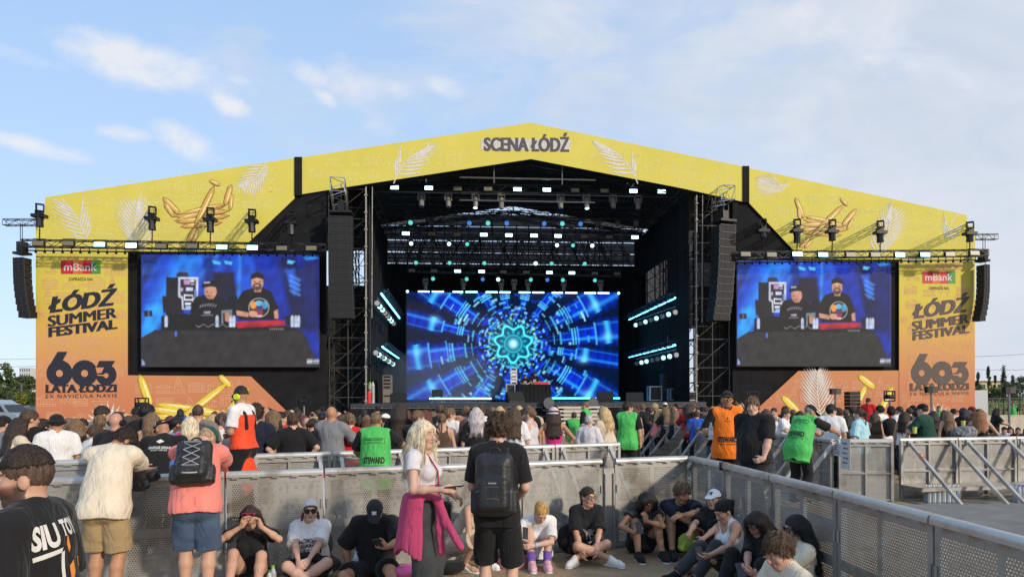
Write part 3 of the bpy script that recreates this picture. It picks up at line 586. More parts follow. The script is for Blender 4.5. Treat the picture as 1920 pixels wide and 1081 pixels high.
# ------------------------------------------------------------------ stage house: deck, roof, drapes, towers
M_ROOF = mat('black_roof_sheet', (.016, .016, .018), .85, var=.3, vscale=.7, bump=.3, bscale=.9)
M_DECK = mat('dark_stage_deck', (.035, .036, .04), .45, var=.3, vscale=1.5)
M_DRAPE = mat('black_drape', (.013, .013, .015), .92, bump=1.0, bscale=2.5, var=.4, vscale=1.3, stretch=(4, 4, .15), spec=.15)
M_WEDGE = mat('speaker_grille', (.010, .010, .011), .7, bump=.4, bscale=120)
M_CASEK = mat('case_black', (.02, .02, .022), .4)
M_CASEE = mat('case_edging', (.55, .55, .56), .35, metal=.8)
deck_z = 1.72; HWD = 9.3; DEPTH = 13.0
t = thing('stage_deck', 'black stage platform with draped front below the big video wall', 'stage', ST(0, 0, 0))
m_ = MB(); m_.box(ST(0, 6.0, deck_z - .1), (19.6, 14.0, .2), RSTAGE); m_.build('platform', M_DECK, t)
m_ = MB(); m_.box(ST(-4.05, -.97, (deck_z - .2) / 2), (11.6, .06, deck_z - .2), RSTAGE); m_.box(ST(6.9, -.97, (deck_z - .2) / 2), (5.8, .06, deck_z - .2), RSTAGE); m_.build('front_skirt', M_DRAPE, t)
m_ = MB()
for i in range(40): m_.box(ST(-9.6 + .49 * i, -1.03, deck_z - .2), (.03, .05, .12), RSTAGE)
m_.tube(ST(-9.8, -1.03, deck_z - .26), ST(9.8, -1.03, deck_z - .26), .03, 6); m_.build('edge_rail', M_GREYM, t)
# roof: gable sheet over the stage and its rear gable opening
zA, zE = 15.35, 14.0
t = thing('stage_roof', 'dark gable roof sheet over the stage seen from below', 'roof', ST(0, 6, zE))
def roof_z(u): return 16.35 - abs(u) * .152
m_ = MB()
for sg in (-1, 1):
    m_.prism([ST(0, .3, roof_z(0)), ST(sg * 13.6, .3, roof_z(13.6)), ST(sg * 13.6, DEPTH, roof_z(13.6)), ST(0, DEPTH, roof_z(0))], (0, 0, .1))
m_.build('roof_sheet', M_ROOF, t)
m_ = MB()
for d in (1.0, 3.5, 6.0, 8.5, 11.0, 12.8):
    for sg in (-1, 1): truss(m_, ST(0, d, 15.6), ST(sg * 10.2, d, 15.6 - 10.2 * .152), .55, .9, .035, .02)
    m_.tube(ST(-9.4, d, 13.7), ST(9.4, d, 13.7), .03, 5)
for u in (-9, -6, -3, 3, 6, 9): truss(m_, ST(u, .6, 15.5 - abs(u) * .152), ST(u, 12.8, 15.5 - abs(u) * .152), .4, .9, .03, .018)
m_.build('rafters', M_BLACKB, t)
m_ = MB(); z = 14.35
m_.tube(ST(-3.9, .5, z + .1), ST(3.9, .5, z + .1), .045, 6)
for u in (-1.95, 1.95): m_.tube(ST(u, .5, z - .2), ST(u, .5, z + .95), .035, 6)
m_.tube(ST(-3.9, .8, z - 1.1), ST(3.9, .8, z - 1.1), .04, 6); m_.build('gable_tube', M_GREYM, t)
# drapes
def drape(name, pts, label, fold=.09, m=M_DRAPE, n=60):
    """hanging cloth with folds between bottom-left, bottom-right, top-right, top-left"""
    A = [Vector(p) for p in pts]; V = []; nrm = (A[1] - A[0]).cross(A[3] - A[0]).normalized()
    for j in range(5):
        for i in range(n + 1):
            a, b = i / n, j / 4; p = (A[0] * (1 - a) + A[1] * a) * (1 - b) + (A[3] * (1 - a) + A[2] * a) * b
            V.append(p + nrm * fold * (math.sin(i * 1.7 + .6 * math.sin(j * .9 + i * .3)) * .6 + .4 * math.sin(i * .71)))
    Fq = np.array([(j * (n + 1) + i, j * (n + 1) + i + 1, (j + 1) * (n + 1) + i + 1, (j + 1) * (n + 1) + i) for j in range(4) for i in range(n)])
    t = thing(name, label, 'drape', (A[0] + A[1]) / 2); o = mk('cloth', V, Fq, m, t, smooth=True); return t
M_TRANS = bpy.data.materials.new('gap_dimming_cloth'); M_TRANS.use_nodes = True; nt_ = M_TRANS.node_tree  # for the cloth added only to dim the sky gaps
b_ = nt_.nodes['Principled BSDF']; b_.inputs['Base Color'].default_value = (.12, .12, .125, 1); b_.inputs['Roughness'].default_value = .9; tr_ = nd(nt_, 'ShaderNodeBsdfTranslucent'); tr_.inputs[0].default_value = (.075, .075, .085, 1); mx_ = nd(nt_, 'ShaderNodeMixShader'); mx_.inputs[0].default_value = .7
nt_.links.new(b_.outputs[0], mx_.inputs[1]); nt_.links.new(tr_.outputs[0], mx_.inputs[2]); nt_.links.new(mx_.outputs[0], nt_.nodes['Material Output'].inputs[0])
zt = fac(960, 496, DEPTH - .3).z
drape('rear_drape', [ST(-10.2, DEPTH - .3, deck_z), ST(10.2, DEPTH - .3, deck_z), ST(10.2, DEPTH - .3, zt), ST(-10.2, DEPTH - .3, zt)], 'tall black cloth across the back of the stage above the video wall', .05, n=120)
drape('side_drape', [ST(-9.15, .2, deck_z), ST(-9.15, 12.6, deck_z), ST(-9.15, 12.6, 13.6), ST(-9.15, .2, 13.6)], 'black folded cloth hanging along the left side of the stage', .07)
drape('side_drape', [ST(9.3, 4.6, deck_z), ST(9.3, 12.6, deck_z), ST(9.3, 12.6, 8.6), ST(9.3, 4.6, 8.6)], 'black folded cloth low along the right side of the stage', .07)
drape('scrim', [ST(11.4, .4, 6.5), ST(11.4, 24, 6.5), ST(11.4, 24, 13), ST(11.4, .4, 13)], 'thin dark scrim behind the scaffold gap at the right side of the stage', .05, M_TRANS)  # scrim added to darken the sky showing through this gap
drape('side_drape', [ST(9.3, .4, 10.8), ST(9.3, 12.6, 10.8), ST(9.3, 12.6, 13.7), ST(9.3, .4, 13.7)], 'black folded cloth high along the right side of the stage', .07)
drape('side_drape', [ST(9.3, .4, deck_z), ST(9.3, 4.5, deck_z), ST(9.3, 4.5, 10.8), ST(9.3, .4, 10.8)], 'black folded cloth at the right front edge of the stage opening', .07)
for s_, w in ((-1, 'left'), (1, 'right')):
    m_ = MB()
    for u0 in (9.8, 11.2):
        for d in (5, 7, 9, 11, 12.5):
            m_.tube(ST(s_ * u0, d, 0), ST(s_ * u0, d, 13.5), .05, 5)
    for k in range(14):
        z = 1 + k * .95
        for u0 in (9.8, 11.2): m_.tube(ST(s_ * u0, 5, z), ST(s_ * u0, 12.5, z), .035, 4)
        for d in (5, 7, 9, 11): m_.tube(ST(s_ * 9.8, d, z), ST(s_ * 9.8, d + 2, z + .95), .03, 4); m_.tube(ST(s_ * 11.2, d + 2, z), ST(s_ * 11.2, d, z + .95), .03, 4)
    t = thing('scaffold_wall', 'dark scaffold bay seen through the gap beside the stage, ' + w + ' side', 'scaffold', ST(s_ * 10.5, 9, 0)); m_.build('tubes', M_BLACKB, t)
for i_, (a_, b2_) in enumerate(((.22, 1.0), (1.08, 1.9), (1.98, 3.0), (3.05, 3.95))):
    drape('rear_gap_dimmer', [ST(-10.2, 13.6, zt + a_), ST(10.2, 13.6, zt + a_), ST(10.2, 13.6, zt + b2_), ST(-10.2, 13.6, zt + b2_)], ('lowest', 'second', 'third', 'topmost')[i_] + ' grey cloth strip across the bright gap at the back of the roof', .03, M_TRANS)  # strips added to dim the sky between roof and rear drape
# lattice at the back, between the roof and the rear drape
t = thing('rear_lattice', 'tangle of dark scaffold tubes against the bright gap at the back of the roof', 'scaffold', ST(0, 13.1, 12)); m_ = MB()
zb = zt - .3
for i in range(9):
    z = zb + i * .38; m_.tube(ST(-9.6, 12.9 + (i % 2) * .5, z), ST(9.6, 12.9 + (i % 3) * .4, z), .04, 4)
for i in range(110):
    u = random.uniform(-9.5, 9.5); m_.tube(ST(u, 12.9, zb), ST(u + random.choice((-1.4, 1.4, .9, -.9)), 13.4, zb + 2.6), .03, 4)
for i in range(22): m_.tube(ST(-9.5 + i * .9, 13, zb), ST(-9.5 + i * .9, 13, 15), .04, 4)
m_.build('tubes', M_BLACKB, t)
# ------------------------------------------------------------------ tower scaffolds left and right of the opening
M_STD = mat('weathered_tube', (.30, .28, .25), .55, metal=.3, var=.3); M_TOWER = mat('dark_tower_tube', (.055, .053, .05), .5, metal=.3)
def tower(x0, x1, ytop, ybot, scrim_m, hole, label, lpole):
    t = thing('scaffold_tower', label, 'scaffold', fac((x0 + x1) / 2, ybot))
    m_ = MB()
    hx0, hx1, hy0, hy1 = hole
    for q in ([(x0, ytop), (x1, ytop), (x1, hy0), (x0, hy0)], [(x0, hy1), (x1, hy1), (x1, ybot), (x0, ybot)]):
        P = [fac(a, b, 2.2) for a, b in q]; n = 26; k = len(m_.v); nz_ = 16
        for j in range(nz_ + 1):
            for i in range(n + 1):
                a, b = i / n, j / nz_; p = (P[3] * (1 - a) + P[2] * a) * (1 - b) + (P[0] * (1 - a) + P[1] * a) * b
                m_.v.append(tuple(p + SN * .09 * math.sin(i * 1.9 + 1.6 * math.sin(j * .55 + i * .2)) * (.4 + .6 * math.sin(j * .4 + i) ** 2)))
        for j in range(nz_):
            for i in range(n): m_.f.append((k + j * (n + 1) + i, k + j * (n + 1) + i + 1, k + (j + 1) * (n + 1) + i + 1, k + (j + 1) * (n + 1) + i)); m_.m.append(0)
    m_.build('scrim', scrim_m, t, smooth=True)
    m_ = MB(); u0, zt_ = uz(x0 + 3, ytop); u1, zb_ = uz(x1 - 2, ybot)
    us = [u0, (u0 + u1) / 2, u1]
    for d in (.35, 1.8):
        for u in us: m_.tube(ST(u, d, 0), ST(u, d, zt_), .035, 6)
    nb = 8
    for k in range(nb + 1):
        z = .4 + (zt_ - .4) * k / nb
        for d in (.35, 1.8): m_.tube(ST(u0, d, z), ST(u1, d, z), .028, 5)
        for u in (u0, u1): m_.tube(ST(u, .35, z), ST(u, 1.8, z), .028, 5)
        if k < nb:
            z2 = .4 + (zt_ - .4) * (k + 1) / nb
            m_.tube(ST(u0, .32, z), ST(u1, .32, z2), .024, 5); m_.tube(ST(u1, 1.83, z), ST(u0, 1.83, z2), .024, 5)
            m_.tube(ST(us[1], 1.1, z), ST(u1, 1.1, z2), .02, 5); m_.tube(ST(u0, 1.1, (z + z2) / 2), ST(u1, 1.1, (z + z2) / 2), .02, 5)
    m_.build('frame', M_TOWER, t)
    m_ = MB(); p0 = fac(lpole, ybot, -.02); p1 = fac(lpole, ytop, -.02); m_.tube(p0, p1, .04, 8)
    for k in range(14): m_.box(p0 + (p1 - p0) * (k + .5) / 14, (.16, .16, .08), RSTAGE)
    m_.tube(p0 + SU * .35 + SZ * 6, p1 + SU * .35, .025, 6); m_.build('front_standard', M_STD, t)
    return t
M_GBLK = mat('dark_scrim', (.018, .018, .018), .95, bump=.8, bscale=2, var=.4, vscale=1.2, stretch=(3, 3, .3))
tower(611, 689, 350, 800, M_GBLK, (655, 689, 470, 535), 'scaffold tower with black scrim holding the speaker column, left of the stage', 686)
tower(1304, 1374, 366, 800, M_SCRIM, (1304, 1340, 492, 536), 'scaffold tower with olive brown scrim holding the speaker column, right of the stage', 1306)
# trusses poking from the tower heads, carrying the hangs
for a, b, w in (((640, 392), (632, 345), 'left'), ((1330, 385), (1366, 360), 'right')):
    t = thing('outrigger_truss', 'short bare truss arm jutting from the head of the %s speaker tower' % w, 'truss', fac(*a, .5)); m_ = MB()
    truss(m_, fac(*a, 1.8), fac(*b, -1.6), .75, .75, .035, .022); m_.build('frame', M_ALU, t)
# ------------------------------------------------------------------ line arrays
def array(pts, wpx, d, n, depth, label, yaw=0.0):
    """hang of n cabinets along a pixel polyline (top to bottom)"""
    P = [fac(*p, d) for p in pts]; t = thing('line_array', label, 'speaker', P[-1]); L = [0]
    for a, b in zip(P, P[1:]): L.append(L[-1] + (b - a).length)
    def pos(s):
        s = s * L[-1]
        for i in range(len(P) - 1):
            if s <= L[i + 1] + 1e-6: return P[i] + (P[i + 1] - P[i]) * ((s - L[i]) / (L[i + 1] - L[i]))
        return P[-1]
    w = wpx * 39 / F_PX; Ry = RSTAGE @ Matrix.Rotation(yaw, 3, 'Z')
    proto = None
    for i in range(n):
        a, b = pos(i / n), pos((i + 1) / n); c = (a + b) / 2; h = (b - a).length * .93; ax = (a - b).normalized()
        tilt = math.asin(max(-1, min(1, ax.dot(SN)))); 
        R = Ry @ Matrix.Rotation(-tilt, 3, 'X')
        m_ = MB(); m_.mi = 0; m_.box(c, (w, depth, h), R)
        m_.mi = 1; f = R @ Vector((0, -depth / 2, 0)); rx = R @ Vector((1, 0, 0)); rz = R @ Vector((0, 0, 1))
        for sx in (-.34, .34): m_.box(c + f + rx * (sx * w), (w * .2, .02, h * .7), R)
        m_.box(c + f, (w * .34, .03, h * .82), R)
        m_.mi = 2; m_.box(c + f * 1.05 + rz * h * .49, (w * 1.0, .03, .035), R)
        for sx in (-.51, .51): m_.box(c + f * .9 + rx * (sx * w), (.035, .06, h), R)
        m_.build('cabinet', [M_CABINET, M_WEDGE, M_BRACKET], t)
    m_ = MB(); top = P[0] + SZ * .25; m_.box(top, (w, depth * 1.2, .12), Ry); m_.box(top + SZ * .35, (.35, .4, .5), Ry); m_.tube(top + SZ * .4, top + SZ * 1.6, .02, 5)
    for sx in (-.3, .3): m_.tube(top + SU * sx * w, top + SZ * .8, .02, 5)
    m_.build('flying_frame', M_BLACKB, t); return t
M_CABINET = mat('cabinet_black', (.007, .007, .008), .65, bump=.3, bscale=60); M_BRACKET = mat('bracket_grey', (.045, .045, .046), .5, metal=.3)
array([(640, 408), (640, 520), (642, 565), (643, 598)], 40, -.9, 12, .7, 'tall black line array of speakers in front of the left scaffold tower')
array([(1357, 424), (1355, 500), (1351, 560), (1345, 602)], 34, -.9, 13, .8, 'tall black line array of speakers in front of the right scaffold tower', .25)
array([(42, 484), (43, 530), (47, 565), (54, 596)], 21, -.6, 9, .5, 'curved black line array hanging off the outer left edge of the stage front', -.25)
array([(1843, 497), (1843, 545), (1840, 575), (1834, 602)], 14, -.6, 10, .5, 'curved black line array hanging off the outer right edge of the stage front', .3)
for x, y, x2, w in ((8, 417, 68, 'left'), (1826, 444, 1868, 'right')):
    t = thing('outrigger_truss', 'black truss arm sticking out past the %s end of the yellow header' % w, 'truss', fac((x + x2) / 2, y, .3)); m_ = MB(); truss(m_, fac(x, y, .3), fac(x2, y, .3), .3, .4); m_.tube(fac((x + x2) / 2, y, .3), fac((x + x2) / 2, y + 60, .1), .02, 5); m_.build('frame', M_BLACKB, t)
# ------------------------------------------------------------------ front lighting trusses with strobes and spots on arms
M_LAMP = emat('strobe_white', (.50, .86, 1.0), 3.6); M_LAMPC = emat('strobe_cyan', (.35, .80, .95), 2.2); M_DIM = mat('strobe_unlit', (.17, .155, .09), .4)
M_LENSC = emat('lens_cyan_glow', (.10, .55, .50), .9); M_LENSD = mat('lens_dark', (.03, .04, .05), .15); M_LENSB = emat('lens_blue_glow', (.04, .18, .6), .8); M_LENSW = emat('lens_bright', (.6, .95, .85), 1.8)
M_HEAD = mat('moving_head_grey', (.20, .195, .18), .5)
def lamp_proto(kind, lens):
    """local meshes: strobe panel, moving head, round spot"""
    k = (kind, lens.name)
    if k in LP: return LP[k]
    t = bpy.data.objects.new(kind, None)
    if kind == 'strobe_light':
        m_ = MB(); m_.box((0, 0, 0), (.62, .16, .30)); a = ('housing', m_, M_BLACKB)
        m_ = MB(); m_.box((0, -.09, 0), (.56, .03, .24)); b = ('lamp_face', m_, lens)
        m_ = MB(); m_.tube((-.33, 0, 0), (-.33, 0, .28), .02, 4); m_.tube((.33, 0, 0), (.33, 0, .28), .02, 4); m_.tube((-.33, 0, .28), (.33, 0, .28), .02, 4); c = ('yoke', m_, M_BLACKB)
    elif kind == 'moving_head_light':
        m_ = MB(); m_.box((0, 0, .10), (.46, .34, .16)); m_.box((-.21, 0, -.14), (.06, .18, .40)); m_.box((.21, 0, -.14), (.06, .18, .40)); a = ('yoke', m_, M_HEAD)
        m_ = MB(); m_.tube((0, 0, -.10), (0, -.05, -.55), .15, 10, .17); m_.tube((0, -.05, -.55), (0, -.09, -.80), .17, 10, .15); b = ('lamp_head', m_, M_HEAD)
        m_ = MB(); m_.tube((0, -.09, -.80), (0, -.092, -.815), .14, 10); c = ('lens', m_, lens)
    else:
        m_ = MB(); m_.box((0, 0, .26), (.36, .3, .12)); m_.box((-.20, 0, .08), (.05, .14, .36)); m_.box((.20, 0, .08), (.05, .14, .36)); a = ('yoke', m_, M_BLACKB)
        m_ = MB(); m_.tube((0, .16, .05), (0, -.12, -.04), .13, 12, .20); b = ('lamp_head', m_, M_BLACKB)
        m_ = MB(); m_.tube((0, -.12, -.04), (0, -.135, -.045), .185, 14); c = ('lens', m_, lens)
    LP[k] = [(n, m.v, m.f, mm) for n, m, mm in (a, b, c)]; return LP[k]
LP = {}; LPM = {}
def lamp(kind, p, lens, label, group, s=1.0, rz=0.0, rx=0.0):
    t = thing(kind, label, 'light', p, group); t.rotation_euler = (rx, 0, YAW + rz); t.scale = (s, s, s)
    for i, (n, v, f, m) in enumerate(lamp_proto(kind, lens)):
        k = (kind, n, m.name)
        if k not in LPM: o = mk(n, v, f, m, t, local=True); LPM[k] = o.data
        else: o = bpy.data.objects.new(n, LPM[k]); COL.objects.link(o); o.parent = t
    return t
def front_truss(x0, x1, y0, y1, lights, spots, w):
    t = thing('lighting_truss', 'long black lighting truss running above the %s video screen' % w, 'truss', fac((x0 + x1) / 2, (y0 + y1) / 2, -1.3)); m_ = MB()
    truss(m_, fac(x0, y0, -1.3), fac(x1, y1, -1.3), .34, .55, .032, .018); m_.build('frame', M_BLACKB, t)
    m_ = MB(); yy = lambda x: y0 + (y1 - y0) * (x - x0) / (x1 - x0)
    m_.tube(fac(x0, y0 + 13, -.5), fac(x1, y1 + 13, -.5), .04, 5)
    for i in range(34):
        x = x0 + (x1 - x0) * (i + .5) / 34; m_.tube(fac(x, yy(x) + 6, -.8), fac(x, yy(x) + 16, -.45), .02, 4); m_.box(fac(x, yy(x) + 15, -.45), (.09, .09, .14))
    m_.build('hanging_points', M_BLACKB, t)
    for i, (x, y, on) in enumerate(lights):
        lamp('strobe_light', fac(x, y, -1.55), (M_LAMP, M_LAMPC, M_DIM)[on], '%s strobe panel above the %s screen, %s' % (('bright white', 'pale cyan', 'unlit olive')[on], w, ORD[i] + ' from the left'), 'strobe panels on the front trusses', .95, rx=-.15)
    for i, (x, ytop, ybot) in enumerate(spots):
        a = thing('spotlight_arm', 'black spotlight on a truss arm before the %s header, %s from the left' % (w, ORD[i]), 'spotlight', fac(x, ybot, -1.6), 'spotlight arms before the header'); sc = 39 / F_PX
        m_ = MB(); truss(m_, fac(x + 2, ytop + 6, -.1) , fac(x, ytop + 4, -2.6), .32, .4, .028, .018); m_.build('arm', M_BLACKB, a)
        m_ = MB(); c = fac(x, ytop + 21, -2.0); m_.box(c, (.62, .45, .16), RSTAGE); m_.box(c + SZ * .16, (.3, .3, .2), RSTAGE); m_.build('clamp_base', M_BLACKB, a)
        m_ = MB(); c2 = fac(x + .5, ybot, -2.0); m_.tube(c, c + (c2 - c) * .35, .2, 8); m_.tube(c + (c2 - c) * .3, c2, .17, 8, .19); m_.build('lamp_head', M_BLACKB, a)
        m_ = MB(); e = fac(x, yy(x), -1.3); m_.tube(c2, e, .022, 4)
        for j in range(5): m_.ball(c2 + (e - c2) * (j / 5), .05, 6, 4)
        m_.build('hanging_chain', M_BLACKB, a)
ORD = ['first', 'second', 'third', 'fourth', 'fifth', 'sixth', 'seventh', 'eighth', 'ninth', 'tenth', 'eleventh', 'twelfth', 'thirteenth', 'fourteenth']
front_truss(42, 611, 456, 464, [(73, 457, 2), (129, 457, 2), (188, 459, 1), (247, 461, 0), (303, 462, 2), (361, 462, 2), (417, 464, 1), (474, 465, 0), (529, 466, 2), (584, 466, 2)],
            [(74, 384, 425), (285, 389, 431), (394, 391, 435), (472, 394, 435), (546, 397, 440)], 'left')
front_truss(1376, 1850, 479, 474, [(1397, 477, 2), (1446, 478, 2), (1494, 477, 0), (1542, 478, 1), (1594, 478, 2), (1640, 478, 2), (1686, 478, 0), (1733, 478, 1), (1780, 477, 2), (1826, 475, 2)],
            [(1430, 412, 445), (1494, 412, 455), (1560, 413, 451), (1650, 415, 454), (1818, 417, 453)], 'right')
# ------------------------------------------------------------------ lights under the roof
def row_truss(x0, x1, y0, y1, d, label, w=.45):
    t = thing('roof_truss', label, 'truss', fac((x0 + x1) / 2, (y0 + y1) / 2, d)); m_ = MB(); truss(m_, fac(x0, y0, d), fac(x1, y1, d), w, .7, .032, .018)
    for k in range(4):
        x = x0 + (x1 - x0) * (k + .5) / 4; p = fac(x, y0 + (y1 - y0) * (k + .5) / 4, d); m_.tube(p, p + SZ * 1.6, .02, 4)
    m_.build('frame', M_BLACKB, t)
row_truss(725, 1262, 353, 360, 2.0, 'first black truss under the roof, nearest the audience'); row_truss(735, 1240, 364, 372, 2.6, 'second black truss under the roof, carrying grey moving heads')
row_truss(758, 1205, 402, 406, 5.0, 'third black truss under the roof, carrying dark spots'); row_truss(752, 1205, 436, 443, 7.0, 'fourth black truss under the roof, carrying bright strobes')
row_truss(760, 1180, 478, 484, 9.0, 'fifth black truss under the roof, above the back drape'); row_truss(764, 1165, 503, 512, 9.8, 'sixth black truss under the roof, just above the video wall')
def strobes(xs, y0, y1, d, on, row, s=1.0):
    for i, x in enumerate(xs):
        y = y0 + (y1 - y0) * (x - xs[0]) / (xs[-1] - xs[0]); lit = on.get(i)
        lamp('strobe_light', fac(x, y, d), (M_LAMP, M_LAMPC)[lit] if lit is not None else M_DIM, '%s strobe panel, %s from the left on the %s roof truss' % ('lit white' if lit == 0 else 'lit pale cyan' if lit else 'unlit', ORD[i], row), 'strobes under the stage roof', s * .86)
strobes([740, 804, 858, 915, 970, 1025, 1078, 1133, 1187, 1240], 352, 359.5, 1.6, {0: 0, 1: 0, 4: 0, 5: 0, 8: 0, 9: 0}, 'first', .95)
strobes([761, 810, 857, 907, 954, 1001, 1046, 1095, 1142, 1190], 438, 445, 6.6, {0: 0, 3: 0, 4: 0, 5: 0, 6: 0, 9: 0}, 'fourth', .95)
strobes([772, 814, 858, 903, 944, 987, 1030, 1072, 1115, 1157], 507, 513, 9.6, {2: 0, 3: 0, 6: 0, 7: 0}, 'sixth', .88)
for i, x in enumerate([790, 840, 892, 940, 1051, 1099, 1149, 1196]):
    lamp('moving_head_light', fac(x, 366 + (x - 790) * .011, 2.2), M_LENSW if i in (2, 5) else M_LENSD, 'grey moving head hanging under the roof, %s from the left' % ORD[i], 'grey moving heads under the roof', .92, rz=random.uniform(-.3, .3), rx=random.uniform(-.15, .15))
def spots(xs, y0, y1, d, col, row, s=.9):
    for i, x in enumerate(xs):
        y = y0 + (y1 - y0) * (x - xs[0]) / (xs[-1] - xs[0]); k = col.get(i, 'd')
        s_ = s * .84; lamp('round_spotlight', fac(x, y, d), {'d': M_LENSD, 'c': M_LENSC, 'b': M_LENSB, 'w': M_LENSW}[k], 'round spotlight with %s lens, %s from the left in the %s row' % ({'d': 'dark', 'c': 'teal', 'b': 'blue', 'w': 'glowing white'}[k], ORD[i], row), 'round spotlights under the roof', s_)
spots([770, 808, 845, 880, 915, 950, 984, 1020, 1054, 1088, 1120, 1158, 1192], 417, 420, 4.6, {0: 'c', 4: 'c', 8: 'c', 3: 'b', 5: 'b', 7: 'b', 9: 'b'}, 'third truss', .92)
spots([771, 810, 842, 876, 944, 978, 1010, 1044, 1074, 1110], 456, 460, 7.1, {0: 'w', 2: 'w', 3: 'c', 8: 'c', 7: 'w', 9: 'w'}, 'fourth truss', .82)
spots([780, 812, 843, 876, 908, 940, 972, 1004, 1034, 1066, 1096, 1128], 492, 494, 8.9, {0: 'c', 2: 'c', 4: 'c', 8: 'c', 10: 'c', 7: 'w'}, 'fifth truss', .85)
spots([812, 875, 905, 934, 995, 1026, 1055, 1115], 522, 525, 9.6, {0: 'c', 1: 'c', 2: 'b', 3: 'w', 4: 'c', 5: 'b', 6: 'c', 7: 'c'}, 'sixth truss', .85)
for i, x in enumerate([798, 869, 940, 964, 990, 1057, 1126]):
    lamp('moving_head_light', fac(x, 526 + .01 * (x - 798), 10.3), M_LENSD, 'dark moving head on top of the video wall, %s from the left' % ORD[i], 'moving heads above the video wall', .8)
M_BAR = emat('led_bar_glow', (.42, .86, 1.0), 4.2); M_BARB = emat('led_bar_blue', (.12, .62, 1.0), 4.5)
def bars(segs, f, label, group, m=None, r=.05, name='led_bar'):
    for i, (a, b) in enumerate(segs):
        t = thing(name, label % ORD[i] if '%s' in label else label, 'light', (f(*a) + f(*b)) / 2, group)
        m_ = MB(); m_.tube(f(*a), f(*b), r, 6); m_.build('tube', m or M_BAR, t)
        m_ = MB(); m_.box((f(*a) + f(*b)) / 2 + SN * .09 + SZ * .03, ((f(*b) - f(*a)).length * 1.03, .1, .12), RSTAGE); m_.build('housing', M_BLACKB, t) if f is FT else None
FT = lambda x, y: fac(x, y, SD - .25)
xs = [(784, 805), (810, 832), (849, 868), (873, 895), (911, 933), (937, 957), (973, 994), (998, 1020), (1035, 1055), (1060, 1082), (1096, 1117), (1121, 1142)]
bars([((a, 546 + (a - 763) * .0085), (b, 546 + (b - 763) * .0085)) for a, b in xs], FT, 'bright cyan light bar along the top of the video wall, %s from the left', 'light bars on top of the video wall')
for x, w in ((764, 'left'), (1160, 'right')):
    t = thing('led_dot', 'bright cyan lamp at the top %s corner of the video wall' % w, 'light', FT(x, 545.5)); MB().ball(FT(x, 546 + (x - 763) * .0085), .09).build('bulb', M_BAR, t)
# side ladders with strips of lamps
def ladder(strip, lamps, u, n, label, nl, dots):
    f = lambda x, y: side(x, y, u); a, b = f(*strip[0]), f(*strip[1]); t = thing('light_ladder', label, 'light', (a + b) / 2)
    m_ = MB(); truss(m_, a + SZ * .1 - SU * .25 * np.sign(u), b + SZ * .1 - SU * .25 * np.sign(u), .25, .5); la, lb = f(*lamps[0]), f(*lamps[1]); m_.tube(la + SZ * .3, lb + SZ * .3, .04, 5); m_.build('frame', M_BLACKB, t)
    for i in range(n):
        m_ = MB(); m_.tube(a + (b - a) * ((i + .12) / n), a + (b - a) * ((i + .88) / n), .06, 6); m_.build('led_strip', M_BARB, t)
    for i in range(nl):
        p = la + (lb - la) * (i / (nl - 1)); m_ = MB(); m_.box(p + SN * .16, (.3, .25, .3), RSTAGE); m_.build('lamp_housing', M_BLACKB, t); m_ = MB(); m_.tube(p, p - SN * .03, .14, 10); m_.build('lamp_lens', dots[i % len(dots)], t)
M_LW = emat('lamp_teal_bright', (.35, .85, .80), 1.6); M_LG = mat('lamp_grey', (.35, .36, .36), .3)
ladder(((714, 549), (750, 597)), ((707, 568), (738, 606)), -8.3, 6, 'upper slanting row of lamps and blue light strip on the left side of the stage', 8, [M_LG, M_LW, M_LW, M_LG])
ladder(((716, 649), (748, 671)), ((705, 661), (737, 682)), -8.3, 5, 'lower slanting row of lamps and blue light strip on the left side of the stage', 8, [M_LG, M_LW, M_LG, M_LW])
ladder(((1268, 557), (1178, 599)), ((1266, 585), (1192, 609)), 8.4, 6, 'upper slanting row of lamps and blue light strip on the right side of the stage', 8, [M_LG, M_LW, M_LG, M_LW])
ladder(((1268, 646), (1178, 669)), ((1268, 665), (1194, 681)), 8.4, 6, 'lower slanting row of lamps and blue light strip on the right side of the stage', 8, [M_LG, M_LW, M_LW, M_LG])
# floor lights along the deck
def dk(px, d, dz=0.0):                    # the point of the deck d behind the front, under pixel column px
    p = fac(px, 750, d); return Vector((p.x, p.y, deck_z + dz))
def floor_bar(x0, x1, d, y, label, m):
    t = thing('led_bar', label, 'light', fac((x0 + x1) / 2, y, d), 'light bars along the stage floor'); m_ = MB(); m_.tube(fac(x0, y, d), fac(x1, y, d), .055, 6); m_.build('tube', m, t)
    m_ = MB(); c = (fac(x0, y, d) + fac(x1, y, d)) / 2; m_.box(c - SZ * .12 + SN * .08, ((fac(x1, y, d) - fac(x0, y, d)).length, .12, .14), RSTAGE); m_.build('housing', M_BLACKB, t)
floor_bar(805, 921, 9.0, 746.5, 'long glowing cyan bar on the stage floor left of the music desk', M_BAR); floor_bar(1033, 1162, 10.3, 746, 'long thin blue bar under the right half of the video wall', M_BARB)
floor_bar(921, 975, -.9, 757, 'short cyan bar on the deck edge before the music desk', M_BARB); floor_bar(1072, 1093, -.9, 756, 'short bright cyan bar above the stage steps', M_BAR); floor_bar(1148, 1195, -.9, 757, 'cyan bar on the deck edge right of the steps', M_BARB)
